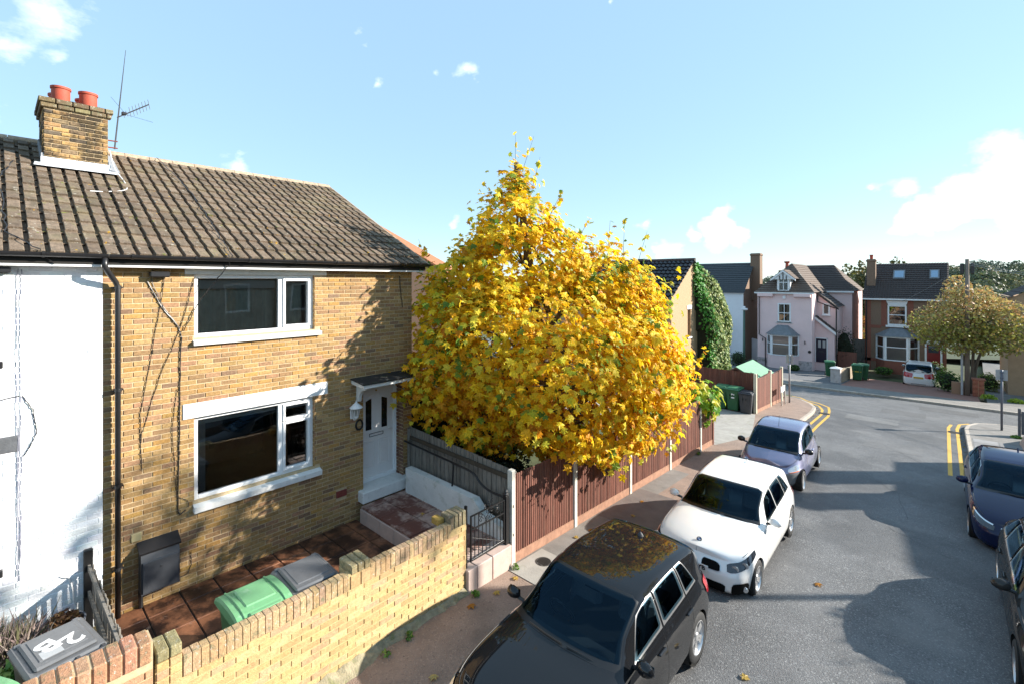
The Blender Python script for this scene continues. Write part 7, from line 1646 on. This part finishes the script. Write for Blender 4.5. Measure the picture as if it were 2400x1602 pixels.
# ================================================================ terrace on the right hand side of the street (behind the photographer)
def terrace_house(y0, y1, label, nch):
    t = thing('terraced_house', label, 'house', (9,(y0+y1)/2,0)); zb = pz((y0+y1)/2); E = 5.1+zb*.9
    q = MB(); hs = []
    y = y0+1
    while y+1.3 < y1: hs += [(y,y+1.1,zb+3.4,zb+4.8),(y,y+1.1,zb+.9,zb+2.4)]; y += 3.1
    holed(q, lambda u, w_, z: (7.0-w_, u, z), y0, y1, zb-.5, E+.1, hs, .15)
    for ye in (y0, y1): q.add([(7,ye,zb-.5),(15.6,ye,zb-.5),(15.6,ye,E),(11.3,ye,E+2.6),(7,ye,E)], [(0,1,2,3,4)])
    q.obj('wall', M_midbrick, t)
    for h in hs:
        w_ = MB(); ring(w_, h[0], h[1], h[2], h[3], .09, 7.06, 7.12); f_ = w_.obj('window', M_upvc, t); MB().add([(7.1,h[0],h[2]),(7.1,h[1],h[2]),(7.1,h[1],h[3]),(7.1,h[0],h[3])], [(3,2,1,0)]).obj('pane', M_fglass, f_)
    for a, c, d, e in (((6.7,y0,E-.1),(6.7,y1,E-.1),(11.3,y1,E+2.65),(11.3,y0,E+2.65)),((15.9,y1,E-.1),(15.9,y0,E-.1),(11.3,y0,E+2.65),(11.3,y1,E+2.65))): roofplane(a, c, d, e, 14, 0, M_rtile_b, t, wave=0)
    for k in range(nch): stack(t, 7.9, y1-.9-k*2.2, .6, .8, E, E+1.9, M_midbrick, 2)
    return t
terrace_house(22.9,27.0,'brick terraced house outside the photo, casting the right hand road shadow',2); terrace_house(-6,12.6,'brick terraced row opposite the yellow brick house, outside the photo',3)
bush('round_shadow_caster', 'leafy stand-in out of view for the curved building edge that shades the road', (7.4,16.2,pz(15)), 1.75, 5.0, 4200, .2, [(.03,.06,.02),(.05,.09,.025),(.08,.1,.03)], 'tree')  # unseen tree form, added and shaped to throw the rounded shadow

# tall thin tree on the far pavement, outside the photo: its crown dapples the house fronts
tt = thing('tall_thin_tree', 'tall thin leaved tree outside the photo, dappling the lower house fronts', 'tree', (5.9,16.7,pz(16)))
MB().tube(smoothpts([(5.9,16.7,pz(16)-.1),(5.95,16.7,4),(5.85,16.65,8),(5.9,16.7,12.2)],4), [.1,.1,.095,.09,.085,.08,.075,.07,.06,.05,.04,.03,.02], 8).obj('trunk', M_bark, tt)
q = MB()
for k in range(620):
    d = Vector((R.gauss(0,1),R.gauss(0,1),R.gauss(0,1))).normalized()*R.random()**.4; p = Vector((5.9+d.x*1.9,16.7+d.y*1.9,10.0+d.z*1.6)); n = Vector((R.gauss(0,1),R.gauss(0,1),R.gauss(.3,1))).normalized(); u = n.cross(Vector((R.uniform(-1,1),R.uniform(-1,1),R.uniform(-1,1)))).normalized()
    cl = math.sin(p.x*2.3+1)*math.sin(p.y*2.1)*math.sin(p.z*2.2+2)
    if cl < -.15: continue
    maple(q, p, u, u.cross(n), n, R.uniform(.16,.28), jit(R.choice([(.5,.35,.03),(.3,.33,.04),(.15,.22,.03)]),.15))
q.obj('crown', M_maple, tt, kind='stuff')
for k in range(14):
    d = Vector((R.gauss(0,1),R.gauss(0,1),R.gauss(.2,.7))).normalized(); MB().tube([(5.88,16.68,8.6+k*.2),(5.9+d.x*1.6,16.7+d.y*1.6,10.+d.z*1.4)], [.03,.008], 5).obj('branch', M_bark, tt)
# someone sitting at the upstairs window of the bay fronted house
pe = thing('person', 'person in a dark maroon top sitting behind the upstairs window', 'person', (-2.78,50.35,1.1))
q = MB(); C = Vector((-2.78,50.32,1.25)); rings = [(.17,.11,0),(.19,.12,.18),(.2,.12,.32),(.17,.1,.42),(.07,.07,.47),(.055,.06,.52),(.085,.1,.58),(.1,.115,.66),(.095,.11,.73),(.06,.07,.79),(.005,.005,.81)]
V = [(C.x+a*math.cos(t), C.y+b_*math.sin(t), C.z+h) for a, b_, h in rings for t in [2*PI*k/12 for k in range(12)]]
q.add(V, [(i*12+k, i*12+(k+1)%12, (i+1)*12+(k+1)%12, (i+1)*12+k) for i in range(len(rings)-1) for k in range(12)], (1,1,1))
for sg in (-1,1):
    q.tube(smoothpts([(C.x+sg*.17,C.y,C.z+.38),(C.x+sg*.24,C.y-.05,C.z+.18),(C.x+sg*.12,C.y-.2,C.z+.08)],4), [.06,.057,.055,.052,.048,.044,.04,.036,.03], 8)
body = q.obj('body', mat('maroon_top', (.09,.02,.04), .8), pe, smooth=True)
hd_ = MB(); hd_.lathe([(.09,.0),(.108,.06),(.105,.12),(.07,.17),(.005,.185)], 12, Matrix.Translation((C.x,C.y+.01,C.z+.645))); hd_.obj('hair', mat('dark_hair', (.012,.009,.008), .6), pe, smooth=True)
fc = MB(); fc.lathe([(.02,-.11),(.06,-.07),(.082,-.01),(.086,.05),(.06,.09),(.01,.1)], 12, Matrix.Translation((C.x-.012,C.y-.03,C.z+.66))); fc.bbox(C.x-.03,C.x+.0,C.y-.14,C.y-.1,C.z+.63,C.z+.68,.01); fc.obj('face', mat('skin', (.4,.24,.17), .6), pe, smooth=True)

# repairs, cracks and gutter litter on the road
M_crack = mat('bitumen_seal', (.05,.05,.05), .6, var=.2, scale=20)
def crack(pts, wd):
    P = []
    for (a, c) in zip(pts, pts[1:]):
        for i in range(7): t = i/7; P.append(Vector((a[0]+(c[0]-a[0])*t+R.uniform(-.03,.03), a[1]+(c[1]-a[1])*t+R.uniform(-.04,.04))))
    P.append(Vector(pts[-1])); line(P, wd, 'road_crack', M_crack)
for pts in ([(-2.0,17.5),(-.9,15.8),(-.6,14.0)],[(-1.6,21.0),(.3,18.0)],[(-4.0,26.6),(-2.2,26.2),(-.6,26.9)],[(-3.0,23.4),(-1.4,24.0),(-.2,23.2)],[(-.9,13.2),(.2,12.4)],[(-6,29.5),(-4.5,29.3),(-2.6,30.1)],[(-1.2,31.5),(1.5,31.0),(4,31.6)]): crack(pts, R.uniform(.007,.014))
for x0, x1, y0, y1, tone in ((-3.2,-1.4,24.9,26.2,(.13,.13,.13)),(-2.2,-.6,27.9,29.2,(.08,.08,.082)),(-.9,1.2,30.4,31.7,(.075,.075,.077)),(-2.1,-.5,20.2,21.4,(.12,.12,.122))):
    q = MB(); q.grid(lambda y, x: (x, y, pz(y)-.1165), rng(y0,y1,.5), rng(x0,x1,.3), flip=True)
    q.obj('road_patch', mat('patch_%d' % int(tone[0]*1000), tone, .75, var=.25, scale=1.1, bump=.5, bscale=120, dirt=[((.3,.3,.3),60,.55,.64,.6),((.03,.03,.03),50,.57,.66,.7)]), RD)
q = MB()
for k in range(260):
    y = R.uniform(8,27); x = (KL(y)+R.uniform(.02,.16)) if R.random() < .6 else (KR(y)-R.uniform(.02,.15)) if y > 18 else KL(y)+.05
    a = R.uniform(0,6.28); maple(q, Vector((x,y,pz(y)-.105)), Vector((math.cos(a),math.sin(a),.1)), Vector((-math.sin(a),math.cos(a),.1)), Vector((0,0,1)), R.uniform(.04,.09), jit(R.choice([(.3,.16,.05),(.45,.28,.06),(.16,.09,.04)]),.2))
o = q.obj('gutter_litter', M_maple); o['kind'] = 'stuff'

for i, (x, y) in enumerate(((-12.6,10.9),(-11.0,10.6),(-9.4,10.9))):
    bush('garden_hedge', ['dark tall hedge behind the yellow tree, leftmost clump','dark tall hedge behind the yellow tree, middle clump','dark tall hedge behind the yellow tree, right clump'][i], (x,y,-.2), 1.05, 3.3, 1500, .13, DK, 'hedge')
